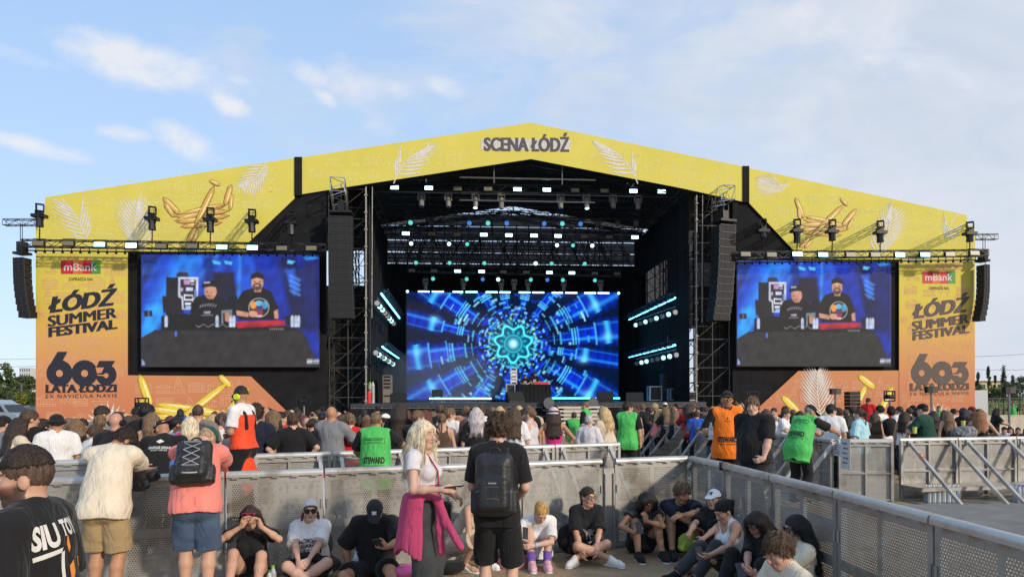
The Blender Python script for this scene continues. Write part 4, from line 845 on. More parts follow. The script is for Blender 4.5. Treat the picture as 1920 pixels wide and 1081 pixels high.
# ------------------------------------------------------------------ things on the deck
def wedge(px, d, w, h, label, rz=0.0):
    t = thing('floor_monitor', label, 'speaker', dk(px, d), 'wedge monitors on the stage'); p = dk(px, d); R = RSTAGE @ Matrix.Rotation(rz, 3, 'Z'); m_ = MB()
    pr = [(-w / 2, -.3, 0), (-w / 2, .3, 0), (-w / 2, .3, h * .75), (-w / 2, .12, h), (-w / 2, -.3, h * .2)]; m_.prism([p + R @ Vector(q) for q in pr], R @ Vector((w, 0, 0))); m_.build('cabinet', M_CABINET, t)
    m_ = MB(); m_.face([p + R @ Vector(q) for q in ((-w * .45, .33, h * .1), (-w * .45, .33, h * .65), (w * .45, .33, h * .65), (w * .45, .33, h * .1))]); m_.face([p + R @ Vector(q) for q in ((-w * .46, -.285, h * .26), (w * .46, -.285, h * .26), (w * .46, .10, h * 1.01), (-w * .46, .10, h * 1.01))]); m_.build('grille', M_WEDGE, t)
wedge(745, 1.5, .8, .55, 'black wedge monitor at the left corner of the stage floor'); wedge(966, -.3, .95, .62, 'black wedge monitor just left of the music desk', .3); wedge(1134, .5, .95, .62, 'black wedge monitor right of the stage steps', -.3); wedge(1190, 1.0, 1.0, .55, 'low black wedge monitor far right of the stage floor', -.2)
t = thing('amplifier', 'small black amplifier box on short legs left of the music desk', 'speaker', dk(820, .8)); p = dk(820, .8); m_ = MB(); m_.box(p + SZ * .55, (.62, .35, .42), RSTAGE); m_.build('cabinet', M_CABINET, t); m_ = MB(); [m_.tube(p + SU * x, p + SU * x * .8 + SZ * .36, .03, 5) for x in (-.26, .26)]; m_.build('stand', M_GREYM, t)
M_RED = mat('red_paint', (.62, .03, .03), .35)
t = thing('fire_extinguisher', 'red fire extinguisher standing at the left edge of the stage', 'extinguisher', fac(692, 764, .2)); p = dk(692, .2, -.05); m_ = MB(); m_.tube(p, p + SZ * .62, .12, 12); m_.ball(p + SZ * .62, .12); m_.build('cylinder', M_RED, t, smooth=False); m_ = MB(); m_.tube(p + SZ * .72, p + SZ * .84, .035, 6); m_.tube(p + SZ * .82, p + SZ * .82 + SU * .14, .02, 5); m_.path([p + SZ * .8 + SU * .1, p + SZ * .6 + SU * .17, p + SZ * .25 + SU * .15], .018, 5); m_.build('valve_hose', M_BLACKB, t)
for px, c, w in ((693.5, (.22, .5, .08), 'green topped grey'), (699, (.5, .5, .48), 'plain grey')):
    t = thing('gas_bottle', w + ' gas bottle behind the fire extinguisher', 'bottle', dk(px, .9)); p = dk(px, .9); m_ = MB(); m_.tube(p, p + SZ * 1.0, .11, 10); m_.build('cylinder', mat('bottle_grey', (.35, .35, .34), .4), t); m_ = MB(); m_.tube(p + SZ * 1.0, p + SZ * 1.2, .10, 10, .04); m_.build('cap', mat('cap_' + w.split()[0], c, .4), t)
def side_fill(px0, px1, ytop, d, m, label, n):
    p0, p1 = dk(px0, d), dk(px1, d); w = (p1 - p0).length; c = (p0 + p1) / 2; zt_ = fac((px0 + px1) / 2, ytop, d).z; t = thing('speaker_stack', label, 'speaker', c); zz = deck_z; hs = [.5] + [.5 / n] * n
    for i, k in enumerate(hs):
        h = (zt_ - deck_z) * k; m_ = MB(); m_.mi = 0; m_.box(c + SZ * (zz - deck_z + h / 2), (w, .8, h * .96), RSTAGE); m_.mi = 1; m_.box(c + SZ * (zz - deck_z + h / 2) - SN * .41, (w * .8, .02, h * .5 if i else h * .1), RSTAGE); m_.build('cabinet', [m, M_BLACKB], t); zz += h
side_fill(719, 735, 703, 4.5, mat('warm_grey_cabinet', (.20, .18, .15), .6), 'grey speaker stack standing at the left side of the stage', 4); side_fill(1240, 1258, 700, 5.0, mat('dark_cabinet', (.035, .035, .037), .6), 'dark speaker stack standing at the right side of the stage', 4)
def flight_case(px, d, w, h, label, dp=.6):
    p = dk(px, d); t = thing('flight_case', label, 'case', p); m_ = MB(); m_.box(p + SZ * (h / 2 + .08), (w, dp, h), RSTAGE); m_.build('body', M_CASEK, t); m_ = MB()
    for sx in (-1, 1):
        for sy in (-1, 1): m_.box(p + SU * sx * w / 2 + SN * sy * dp / 2 + SZ * (h / 2 + .08), (.06, .06, h + .02), RSTAGE)
    for z in (.08, h + .08): m_.box(p + SN * -dp / 2 + SZ * z, (w + .05, .05, .06), RSTAGE); m_.box(p + SN * dp / 2 + SZ * z, (w + .05, .05, .06), RSTAGE)
    m_.build('edging', M_CASEE, t); m_ = MB()
    for sx in (-1, 1): m_.ball(p + SU * sx * w * .38 + SZ * .05 - SN * dp * .3, .05, 6, 4)
    m_.build('castors', M_BLACKB, t); return t, p
flight_case(1227, 4.0, .72, .85, 'black flight case with metal edges left of the dark speaker stack'); flight_case(1294, 1.2, .55, .50, 'small black flight case at the right edge of the stage'); flight_case(1268, 3.5, .9, .7, 'wide black flight case right of the dark speaker stack')
# music desk, its tall case and gear
t = thing('music_desk', 'long table under black cloth in front of the video wall', 'table', dk(1000, 3.0)); p = dk(1001, 3.0); m_ = MB(); dw = 1.95
V = []; n = 40
for j in range(4):
    for i in range(n + 1):
        a = i / n; x = -dw / 2 + dw * a + (a - .5) * .12 * (1 - j / 3); V.append(p + SU * x + SN * (-.42 - .05 * (1 - j / 3) - .02 * math.sin(i * 1.3)) + SZ * (.02 + 1.0 * j / 3))
Fq = [(j * (n + 1) + i, j * (n + 1) + i + 1, (j + 1) * (n + 1) + i + 1, (j + 1) * (n + 1) + i) for j in range(3) for i in range(n)]; mk('cloth', V, Fq, M_BLACK, t, smooth=True)
m_ = MB(); m_.box(p + SZ * 1.04, (dw, .9, .05), RSTAGE); m_.box(p + SZ * .5 + SN * .1, (dw * .97, .8, .98), RSTAGE); m_.build('table', M_BLACK, t)
tt, pc = flight_case(957, 3.4, .5, 1.0, 'tall black case on the stage behind the left end of the music desk'); 
t = thing('sticker_case', 'upright pale flight case covered in stickers beside the music desk', 'case', pc + SZ * 1.1 + SU * .12); m_ = MB(); c = pc + SZ * 1.58 + SU * .2; m_.box(c, (.34, .4, .92), RSTAGE); m_.build('body', M_CASEK, t); m_ = MB()
for dx, dz, w, h in ((0, .3, .3, .12), (0, .1, .28, .18), (.02, -.12, .26, .12), (-.02, -.3, .28, .14)): m_.box(c - SN * .205 + SU * dx + SZ * dz, (w, .012, h), RSTAGE)
for sx in (-.17, .17): m_.box(c - SN * .2 + SU * sx, (.05, .04, .95), RSTAGE)
m_.build('stickers', mat('sticker_white', (.62, .60, .62), .6), t)
t = thing('mixing_deck', 'flat red mixing deck lying on the music desk', 'mixer', p + SU * .42 + SZ * 1.07); m_ = MB(); m_.box(p + SU * .42 + SZ * 1.15 - SN * .1, (.9, .4, .14), RSTAGE); m_.build('body', M_RED, t); m_ = MB()
for i in range(9): m_.tube(p + SU * (.05 + .09 * i) + SZ * 1.22 - SN * .2, p + SU * (.05 + .09 * i) + SZ * 1.25 - SN * .2, .02, 6)
m_.build('knobs', M_CASEE, t)
M_PET = mat('bottle_plastic', (.40, .43, .45), .12, spec=.6)
for i, x in enumerate((-.05, .02, .88, .95)):
    q = p + SU * x + SZ * 1.065 - SN * .15; t = thing('water_bottle', 'small clear water bottle on the music desk, %s from the left' % ORD[i], 'bottle', q, 'bottles on the music desk'); m_ = MB(); m_.tube(q, q + SZ * .17, .035, 8); m_.tube(q + SZ * .17, q + SZ * .23, .035, 8, .014); m_.build('bottle', M_PET, t)
# follow lamps at the top of the steps and the steps themselves
for px, w in ((1026, 'left'), (1108, 'right')):
    p = fac(px, 757, -1.2); t = thing('floor_lamp', 'round black floor lamp at the %s side of the stage steps' % w, 'light', p); m_ = MB(); q = p + SZ * .05; m_.tube(q + SN * .25, q - SN * .15 + SU * .08, .22, 12, .34); m_.build('lamp_head', M_BLACKB, t); m_ = MB(); m_.tube(q - SN * .15 + SU * .08, q - SN * .165 + SU * .083, .31, 14); m_.build('lens', mat('lamp_glass', (.10, .10, .11), .12), t)
    m_ = MB(); m_.box(q - SZ * .38, (.5, .4, .12), RSTAGE); m_.box(q - SZ * .2 - SU * .3, (.05, .2, .4), RSTAGE); m_.box(q - SZ * .2 + SU * .3, (.05, .2, .4), RSTAGE); m_.build('yoke', M_BLACKB, t)
t = thing('stage_steps', 'wide open aluminium steps leading up to the stage front', 'steps', ST(2.5, -2.2, 0)); sw = 2.3; M_TREAD = mat('tread_cream', (.58, .52, .42), .5, metal=.2)
for k in range(8):
    zz = deck_z - .04 - .2 * (k + 1) + .0; d = -1.1 - .27 * (k + 1); m_ = MB(); m_.box(ST(2.5, d, zz), (sw, .28, .05), RSTAGE); m_.box(ST(2.5, d - .15, zz - .03), (sw, .02, .075), RSTAGE); m_.build('tread', M_TREAD, t)
for sx in (-sw / 2, sw / 2):
    m_ = MB(); m_.prism([ST(2.5 + sx, -1.1, deck_z - .1), ST(2.5 + sx, -1.1, deck_z - .35), ST(2.5 + sx, -3.3, 0), ST(2.5 + sx, -3.3, .2)], SU * .05); m_.build('stringer', M_ALU, t)
# blinder stands in front of the stage
def stand(px, ytop, ybot, Y, kind, label):
    c = at(px, (ytop + ybot) / 2, Y); s = Y / F_PX; h = (ybot - ytop) * s; w = h * (1.7 if kind == 'panel' else 1.15); g = Vector((c.x, c.y, 0)); t = thing('lamp_stand', label, 'lamp', g, 'lamps on poles before the stage')
    m_ = MB(); m_.tube(g, c - SZ * h * .45, .045, 7)
    for a in (0, 2.1, 4.2): m_.tube(g + SZ * .5, g + Vector((math.cos(a) * .5, math.sin(a) * .5, 0)), .025, 5)
    m_.build('pole', M_GREYM, t)
    if kind == 'panel':
        m_ = MB(); m_.box(c - SU * w * .25, (w * .5, .2, h), RSTAGE); m_.build('lamp_box', M_BLACKB, t); m_ = MB(); m_.box(c + SU * w * .25, (w * .5, .18, h * .98), RSTAGE); m_.build('grille', mat('lamp_grille', (.05, .045, .035), .5, bump=.6, bscale=90), t)
    else:
        m_ = MB(); 
        for a, b in (((-1, -1), (1, -1)), ((1, -1), (1, 1)), ((1, 1), (-1, 1)), ((-1, 1), (-1, -1))): m_.tube(c + SU * a[0] * w / 2 + SZ * a[1] * h / 2, c + SU * b[0] * w / 2 + SZ * b[1] * h / 2, .035, 6)
        for sx in (-.3, .3): m_.tube(c + SU * sx * w + SZ * h / 2, c + SU * sx * w * .8, .03, 5)
        m_.build('frame', M_BLACKB, t); m_ = MB(); m_.box(c - SZ * h * .08, (w * .66, .3, h * .45), RSTAGE); m_.tube(c - SU * w * .25 - SN * .16 - SZ * h * .08, c + SU * w * .25 - SN * .16 - SZ * h * .08, h * .12, 8); m_.build('lamp_box', M_BLACKB, t)
stand(266, 746, 767, 32, 'frame', 'black framed lamp on a pole under the left column banner'); stand(570, 741, 761, 32, 'frame', 'black framed lamp on a pole before the left black cloth wall'); stand(1411, 734, 752, 34, 'frame', 'dark framed lamp before the right black cloth wall')
stand(1566, 728, 739, 31, 'panel', 'black lamp panel on a pole before the white palm leaf'); stand(1668, 733, 751, 32, 'frame', 'black framed lamp on a pole before the yellow balloons'); stand(1746, 724, 736, 30, 'panel', 'black lamp panel on a pole before the LATA ŁODZI lettering'); stand(1892, 725, 737, 29, 'panel', 'black lamp panel on a pole before the trees at far right')
c = at(1598, 752, 33); t = thing('speaker_stack', 'black ground speaker stack before the orange banner at right', 'speaker', Vector((c.x, c.y, 0)))
for i in range(4): m_ = MB(); m_.box(Vector((c.x, c.y, 1.62 + .17 * i)), (.52, .5, .16), RSTAGE); m_.build('cabinet', M_CABINET, t)
m_ = MB(); m_.box(Vector((c.x, c.y, .76)), (.5, .5, 1.52), RSTAGE); m_.build('sub_cabinet', M_CABINET, t)
# stage smoke drifting over the lower left of the deck
m_v = bpy.data.materials.new('stage_smoke'); m_v.use_nodes = True; nt_ = m_v.node_tree; nt_.nodes.remove(nt_.nodes['Principled BSDF']); pv = nd(nt_, 'ShaderNodeVolumePrincipled'); pv.inputs['Color'].default_value = (.62, .72, .85, 1); pv.inputs['Density'].default_value = .085; nt_.links.new(pv.outputs[0], nt_.nodes['Material Output'].inputs['Volume'])
m_ = MB(); c = ST(-5.2, 8.6, deck_z + 1.5); m_.ball(c, 1.0, 20, 12, (4.2, 2.0, 2.3)); o = m_.build('smoke', m_v); o['kind'] = 'stuff'; tag(o, 'blue grey stage smoke drifting before the lower left of the video wall', 'smoke')
# ------------------------------------------------------------------ ground, field, far things
def ground_mat():
    m = bpy.data.materials.new('trampled_sandy_dirt'); m.use_nodes = True; nt = m.node_tree; L = nt.links.new; b = nt.nodes['Principled BSDF']; b.inputs['Roughness'].default_value = .95
    g = nd(nt, 'ShaderNodeNewGeometry'); n1 = nd(nt, 'ShaderNodeTexNoise'); n1.inputs['Scale'].default_value = 1.3; n1.inputs['Detail'].default_value = 9; n2 = nd(nt, 'ShaderNodeTexNoise'); n2.inputs['Scale'].default_value = 22; n2.inputs['Detail'].default_value = 6
    L(g.outputs['Position'], n1.inputs['Vector']); L(g.outputs['Position'], n2.inputs['Vector'])
    r = nd(nt, 'ShaderNodeValToRGB'); e = r.color_ramp.elements; e[0].position = .3; e[0].color = (.34, .235, .135, 1); e[1].position = .7; e[1].color = (.56, .42, .25, 1); L(n1.outputs['Fac'], r.inputs[0])
    mx = nd(nt, 'ShaderNodeMix', data_type='RGBA', blend_type='MULTIPLY'); mx.inputs[0].default_value = .6; L(r.outputs[0], mx.inputs[6]); L(n2.outputs['Color'], mx.inputs[7]); L(mx.outputs[2], b.inputs['Base Color'])
    bp = nd(nt, 'ShaderNodeBump'); bp.inputs['Strength'].default_value = .7; bp.inputs['Distance'].default_value = .03; L(n2.outputs['Fac'], bp.inputs['Height']); L(bp.outputs[0], b.inputs['Normal']); return m
struct('ground', [(-2500, -200, 0), (2500, -200, 0), (2500, 3500, 0), (-2500, 3500, 0)], [(0, 1, 2, 3)], ground_mat())
M_GRASS = mat('rough_grass', (.17, .19, .045), .95, var=.45, vscale=.35, bump=1.0, bscale=3)
struct('grass_field', [(30, 47, .004), (700, 47, .004), (700, 900, .004), (30, 900, .004)], [(0, 1, 2, 3)], M_GRASS)
struct('grass_verge', [(-700, 58, .004), (-30, 58, .004), (-30, 900, .004), (-700, 900, .004)], [(0, 1, 2, 3)], M_GRASS)
m_ = MB()
for i in range(5200):
    Y = random.uniform(49, 130); px = random.uniform(1822, 1990); p = at(px, 741, Y); h = random.uniform(.25, .75) * (1 if random.random() < .85 else 1.5); w = random.uniform(.06, .16); a = random.uniform(0, 3.14); dx, dy = math.cos(a) * w, math.sin(a) * w
    m_.mi = random.choice((0, 0, 1, 2)); m_.face([(p.x - dx, p.y - dy, 0), (p.x + dx, p.y + dy, 0), (p.x + dx * .3 + random.uniform(-.15, .15), p.y, h)])
o = mk('tall_grass', m_.v, m_.f, [mat('grass_blade_green', (.10, .13, .03), .9), mat('grass_blade_straw', (.36, .31, .11), .9), mat('grass_blade_lime', (.20, .21, .05), .9)], midx=m_.m); o['kind'] = 'stuff'; tag(o, 'tall yellow green meadow grass beyond the mesh fence', 'grass')
LEAFM = {}
def leaf_mat(name, col):
    if name in LEAFM: return LEAFM[name]
    m = mat(name, col, .8, var=.35, vscale=.5); LEAFM[name] = m; return m
M_BARK = mat('bark', (.10, .075, .05), .95, bump=.8, bscale=8)
def tree(px, ytop, Y, wpx, kind, cols, label, name='tree', group=None, n=3400, base=None):
    H_ = hz(px); p = at(px, H_ + 2 * F_PX / Y, Y); p.z = 0; h = (CAMZ - (ytop - H_) * Y / F_PX); w = wpx * Y / F_PX; t = thing(name, label, 'tree' if name != 'bush' else 'bush', p, group); R = random.Random(int(px * 7 + ytop))
    m_ = MB(); th = h * (.82 if kind == 'poplar' else .6); m_.tube(p, p + SZ * th, h * .022, 7, h * .006)
    limbs = []
    for i in range(9):
        z = th * R.uniform(.25, .95); a = R.uniform(0, 6.28); l = w * R.uniform(.25, .45); rise = l * (2.2 if kind == 'poplar' else .7); q = p + SZ * z; e = q + Vector((math.cos(a) * l, math.sin(a) * l, rise)); m_.tube(q, e, h * .008, 5, h * .002); limbs.append(e)
    m_.build('trunk', M_BARK, t)
    cl = []
    z0 = .12 if kind in ('poplar', 'bush') else .22
    for i in range(26 if kind != 'poplar' else 22):
        k = R.random(); z = h * (z0 + (1 - z0) * k)
        if kind == 'poplar': rr = w * .5 * (math.sin(min(1, k * 1.15 + .1) * math.pi) ** .6) * .75
        else: rr = w * .5 * math.sqrt(max(.03, 1 - ((k - .38) / .64) ** 2)) * .82
        a = R.uniform(0, 6.28); q = rr * R.uniform(.35, 1.0); cl.append((p + Vector((math.cos(a) * q, math.sin(a) * q, z - h * .04)), (w * .19 if kind != 'poplar' else w * .2) * R.uniform(.7, 1.35)))
    V = np.zeros((n * 4, 3), np.float32); mi = np.zeros(n, int); rg = np.random.default_rng(int(px) + 500); s = max(.16, 1.05 * Y / F_PX)
    for i in range(n):
        c, r = cl[R.randrange(len(cl))]; d = rg.normal(0, 1, 3); d /= np.linalg.norm(d); q = np.array(c) + d * r * rg.random() ** .4 * np.array([1, 1, .85 if kind != 'poplar' else 1.7]); q[2] = max(q[2], .1)
        a = rg.normal(0, 1, 3); a /= np.linalg.norm(a); b = np.cross(a, rg.normal(0, 1, 3)); b /= np.linalg.norm(b); sc = s * rg.uniform(.7, 1.6)
        V[4 * i:4 * i + 4] = [q - a * sc, q + b * sc * .6, q + a * sc, q - b * sc * .6]; mi[i] = rg.integers(0, len(cols))
    mk('crown', V, np.arange(n * 4).reshape(-1, 4), cols, t, midx=mi); return t
G1 = [leaf_mat('leaf_dark', (.030, .055, .018)), leaf_mat('leaf_mid', (.055, .085, .022)), leaf_mat('leaf_olive', (.075, .095, .025))]
G2 = [leaf_mat('leaf_lime', (.15, .17, .025)), leaf_mat('leaf_yellow_green', (.21, .20, .03)), leaf_mat('leaf_mid', (.055, .085, .022))]
G3 = [leaf_mat('leaf_dark', (.030, .055, .018)), leaf_mat('leaf_poplar', (.05, .075, .025)), leaf_mat('leaf_bluegreen', (.04, .065, .032))]
tree(8, 684, 105, 44, 'round', G1, 'tall round green tree at the far left edge beyond the white van', n=3200); tree(30, 700, 112, 40, 'round', G1, 'dark green tree behind the street lamp at left'); tree(58, 702, 118, 30, 'round', G1, 'slender green tree close to the left column banner')
tree(38, 734, 92, 24, 'bush', G2, 'yellow green bush at the foot of the street lamp', 'bush', n=1800); tree(12, 728, 96, 30, 'bush', G1, 'green bush right behind the white van', 'bush', n=1800); tree(-20, 690, 108, 46, 'round', G1, 'green tree cut by the left edge of the view'); tree(66, 735, 100, 22, 'bush', G1, 'dark bush beside the lower left column banner', 'bush', n=1500)
for px, yt, w, l in ((1853, 686, 13, 'slim poplar just beyond the right column banner'), (1866, 703, 10, 'shorter poplar between two tall ones at right'), (1882, 685, 17, 'tallest pointed poplar at right behind the lamp panel'), (1899, 700, 12, 'poplar with a lower top at the right end of the row'), (1834, 697, 12, 'poplar half hidden by the right column banner')):
    tree(px, yt, 215, w, 'poplar', G3, l, 'poplar_tree', 'poplars beyond the field', 2000)
for px, yt, w, l in ((1840, 722, 30, 'bush beside the yellow building at right'), (1866, 727, 34, 'broad bush below the poplars at right'), (1893, 716, 40, 'tall broad bush below the right hand poplars'), (1918, 708, 40, 'round tree at the right edge of the view'), (1945, 705, 44, 'round tree past the right edge')):
    tree(px, yt, 200, w, 'bush' if 'bush' in l else 'round', G1, l, 'bush' if 'bush' in l else 'tree', 'greenery beyond the field', 2200)
# far buildings
def building(px0, px1, ytop, Y, name, col, label, floors, cols_, roofc=None):
    a, b = at(px0, ytop, Y), at(px1, ytop, Y); h = a.z; w = b.x - a.x; c = Vector(((a.x + b.x) / 2, Y, 0)); t = thing(name, label, 'building', c); m_ = MB(); m_.box(c + SZ * h / 2 + Vector((0, 6, 0)), (w, 12, h)); m_.build('wall', mat(name + '_wall_%d' % px0, col, .8), t)
    for j in range(floors):
        for i in range(cols_):
            m_ = MB(); q = c + Vector((-w / 2 + w * (i + .5) / cols_, -.02, h * (j + .55) / floors)); m_.box(q, (w / cols_ * .45, .1, h / floors * .45)); m_.build('window', M_WIN, t)
    if roofc: m_ = MB(); m_.box(c + Vector((0, 6, h + .25)), (w + .8, 12.8, .5)); m_.build('roof', mat('roof_tone_%d' % px0, roofc, .8), t)
M_WIN = mat('window_glass', (.08, .09, .11), .15)
building(36, 57, 689, 420, 'apartment_block', (.52, .52, .54), 'grey apartment block far off between the trees at left', 7, 5); building(54, 90, 692, 430, 'apartment_block', (.68, .62, .50), 'cream apartment block beside the left column banner', 7, 6)
building(1836, 1882, 716, 260, 'low_building', (.62, .50, .22), 'low yellow building behind the poplars at right', 2, 7, (.25, .14, .10))
t = thing('street_lamp', 'slim grey street lamp standing before the trees at left', 'street lamp', at(40, 773, 100) * 1); p = at(40, 773, 100); p.z = 0; t.location = p; m_ = MB(); m_.tube(p, Vector((p.x, p.y, 4.3)), .10, 8, .07); m_.build('pole', M_GREYM, t); m_ = MB(); m_.box((p.x + .25, p.y, 4.32), (.6, .2, .1)); m_.build('lamp_head', M_GREYM, t)
for i, (y0, y1, x0, x1, Y, w) in enumerate(((668, 672, -60, 70, 260, 'upper wire in the sky at left'), (681, 686, -60, 70, 250, 'lower wire in the sky at left'), (668, 655, 1820, 1990, 260, 'upper wire in the sky at right'), (692, 688, 1820, 1990, 250, 'lower wire in the sky at right'))):
    t = thing('power_line', 'thin dark power line, ' + w, 'wire', at((x0 + x1) / 2, (y0 + y1) / 2, Y)); m_ = MB(); m_.path([at(x0 + (x1 - x0) * k / 6, y0 + (y1 - y0) * k / 6 + 3 * math.sin(k / 6 * math.pi), Y) for k in range(7)], .055, 4); m_.build('cable', M_BLACKB, t)
# camper van
M_VAN = mat('van_white', (.72, .72, .70), .3, coat=.3); M_GLASS = mat('van_glass', (.05, .065, .075), .08)
def van():
    c = at(-2, 800, 47); c.z = 0; t = thing('camper_van', 'white camper van with a raised roof at the far left edge', 'van', c); s = 1.0
    prof = [(-2.6, .35), (1.75, .35), (1.95, .75), (1.75, 1.0), (1.3, 1.15), (.85, 1.72), (-2.4, 1.72), (-2.62, 1.2)]; m_ = MB(); m_.prism([c + Vector((x, -.9, z)) for x, z in prof], (0, 1.8, 0)); m_.build('body', M_VAN, t)
    m_ = MB(); m_.prism([c + Vector((x, -.8, z)) for x, z in ((-2.3, 1.73), (.75, 1.73), (.3, 2.0), (-2.1, 2.08))], (0, 1.6, 0)); m_.build('raised_roof', M_VAN, t)
    m_ = MB(); m_.face([c + Vector(q) for q in ((.93, -.8, 1.66), (1.29, -.8, 1.20), (1.29, .8, 1.20), (.93, .8, 1.66))]); m_.v = [(x + .02, y, z + .02) for x, y, z in m_.v]; m_.build('windscreen', M_GLASS, t)
    for x0, x1 in ((.15, .8), (-1.2, -.1), (-2.4, -1.35)): m_ = MB(); m_.face([c + Vector(q) for q in ((x0, -.905, 1.2), (x1 + (.25 if x0 > 0 else 0), -.905, 1.2), (x1, -.905, 1.6), (x0, -.905, 1.6))]); m_.build('side_window', M_GLASS, t)
    for x in (-1.8, 1.15):
        for y in (-.85, .85): m_ = MB(); m_.tube(c + Vector((x, y - .1, .34)), c + Vector((x, y + .1, .34)), .34, 14); w_ = m_.build('wheel', mat('tyre', (.02, .02, .02), .8), t)
    m_ = MB(); m_.tube(c + Vector((1.86, -.6, .85)), c + Vector((1.92, -.6, .85)), .11, 10); m_.build('headlight', M_LG, t)
van()
def car(px, Y, col, label):
    c = at(px, 790, Y); c.z = 0; t = thing('parked_car', label, 'car', c); m_ = MB(); m_.prism([c + Vector((x, -.85, z)) for x, z in ((-2, .3), (2, .3), (2.05, .7), (1.2, .9), (.6, 1.4), (-1.1, 1.42), (-1.9, .95), (-2.05, .7))], (0, 1.7, 0)); m_.build('body', mat('car_' + label.split()[0], col, .3, coat=.3), t)
    m_ = MB(); m_.face([c + Vector(q) for q in ((-1.5, -.86, .95), (1.0, -.86, .93), (.5, -.86, 1.34), (-1.0, -.86, 1.36))]); m_.build('side_window', M_GLASS, t)
    for x in (-1.25, 1.25): m_ = MB(); m_.tube(c + Vector((x, -.9, .31)), c + Vector((x, -.7, .31)), .31, 12); m_.build('wheel', mat('tyre', (.02, .02, .02), .8), t)
car(44, 60, (.03, .04, .06), 'dark parked car beyond the camper van, near the left column banner')
# trailer, mesh fence, low wall at right
c0, c1 = at(1826, 731, 52), at(1852, 731, 52); p = (c0 + c1) / 2; p.z = 0; t = thing('box_trailer', 'pale grey box trailer beside the right column banner', 'trailer', p); m_ = MB(); w = c1.x - c0.x + .8; m_.box(p + Vector((-.4, 1.2, (c0.z + .5) / 2)), (w, 2.4, c0.z - .5)); m_.build('box', mat('trailer_grey', (.50, .52, .54), .5), t)
m_ = MB(); m_.box(p + Vector((-.4, 1.2, .42)), (w, .8, .15)); [m_.tube(p + Vector((x, .1, .35)), p + Vector((x, .4, .35)), .34, 12) for x in (-.6, .2)]; m_.build('chassis_wheels', M_BLACKB, t)
def mesh_panel(a, b, h, label):
    t = thing('mesh_fence', label, 'fence', a, 'mesh fence panels beyond the wall'); m_ = MB(); d = b - a
    for q in (a, b): m_.tube(q, q + SZ * h, .03, 6)
    for z in (.1, h * .5, h): m_.tube(a + SZ * z, b + SZ * z, .02, 5)
    for i in range(1, 22): m_.tube(a + d * (i / 22), a + d * (i / 22) + SZ * h, .006, 3, caps=False)
    m_.build('mesh', M_GREYM, t)
for i in range(4):
    a = at(1852 + 30 * i, 770, 58 + 1.5 * i); b = at(1852 + 30 * (i + 1), 770, 58 + 1.5 * (i + 1)); a.z = b.z = 0; mesh_panel(a, b, 1.75, 'grey mesh fence panel in the field, %s from the trailer' % ORD[i])
M_CONC = mat('pale_concrete', (.52, .46, .36), .9, var=.2, vscale=2, bump=.4, bscale=12)
for i in range(5):
    a, b = at(1575 + 88 * i, 800, 37), at(1575 + 88 * (i + 1) - 1, 800, 37); a.z = b.z = 0; t = thing('low_wall', 'low pale concrete wall block behind the right crowd, %s from the left' % ORD[i], 'wall', a, 'low wall blocks'); m_ = MB(); m_.box((a + b) / 2 + SZ * .45, ((b - a).length, .4, .9)); m_.box((a + b) / 2 + SZ * .92, ((b - a).length, .46, .06)); m_.build('block', M_CONC, t)
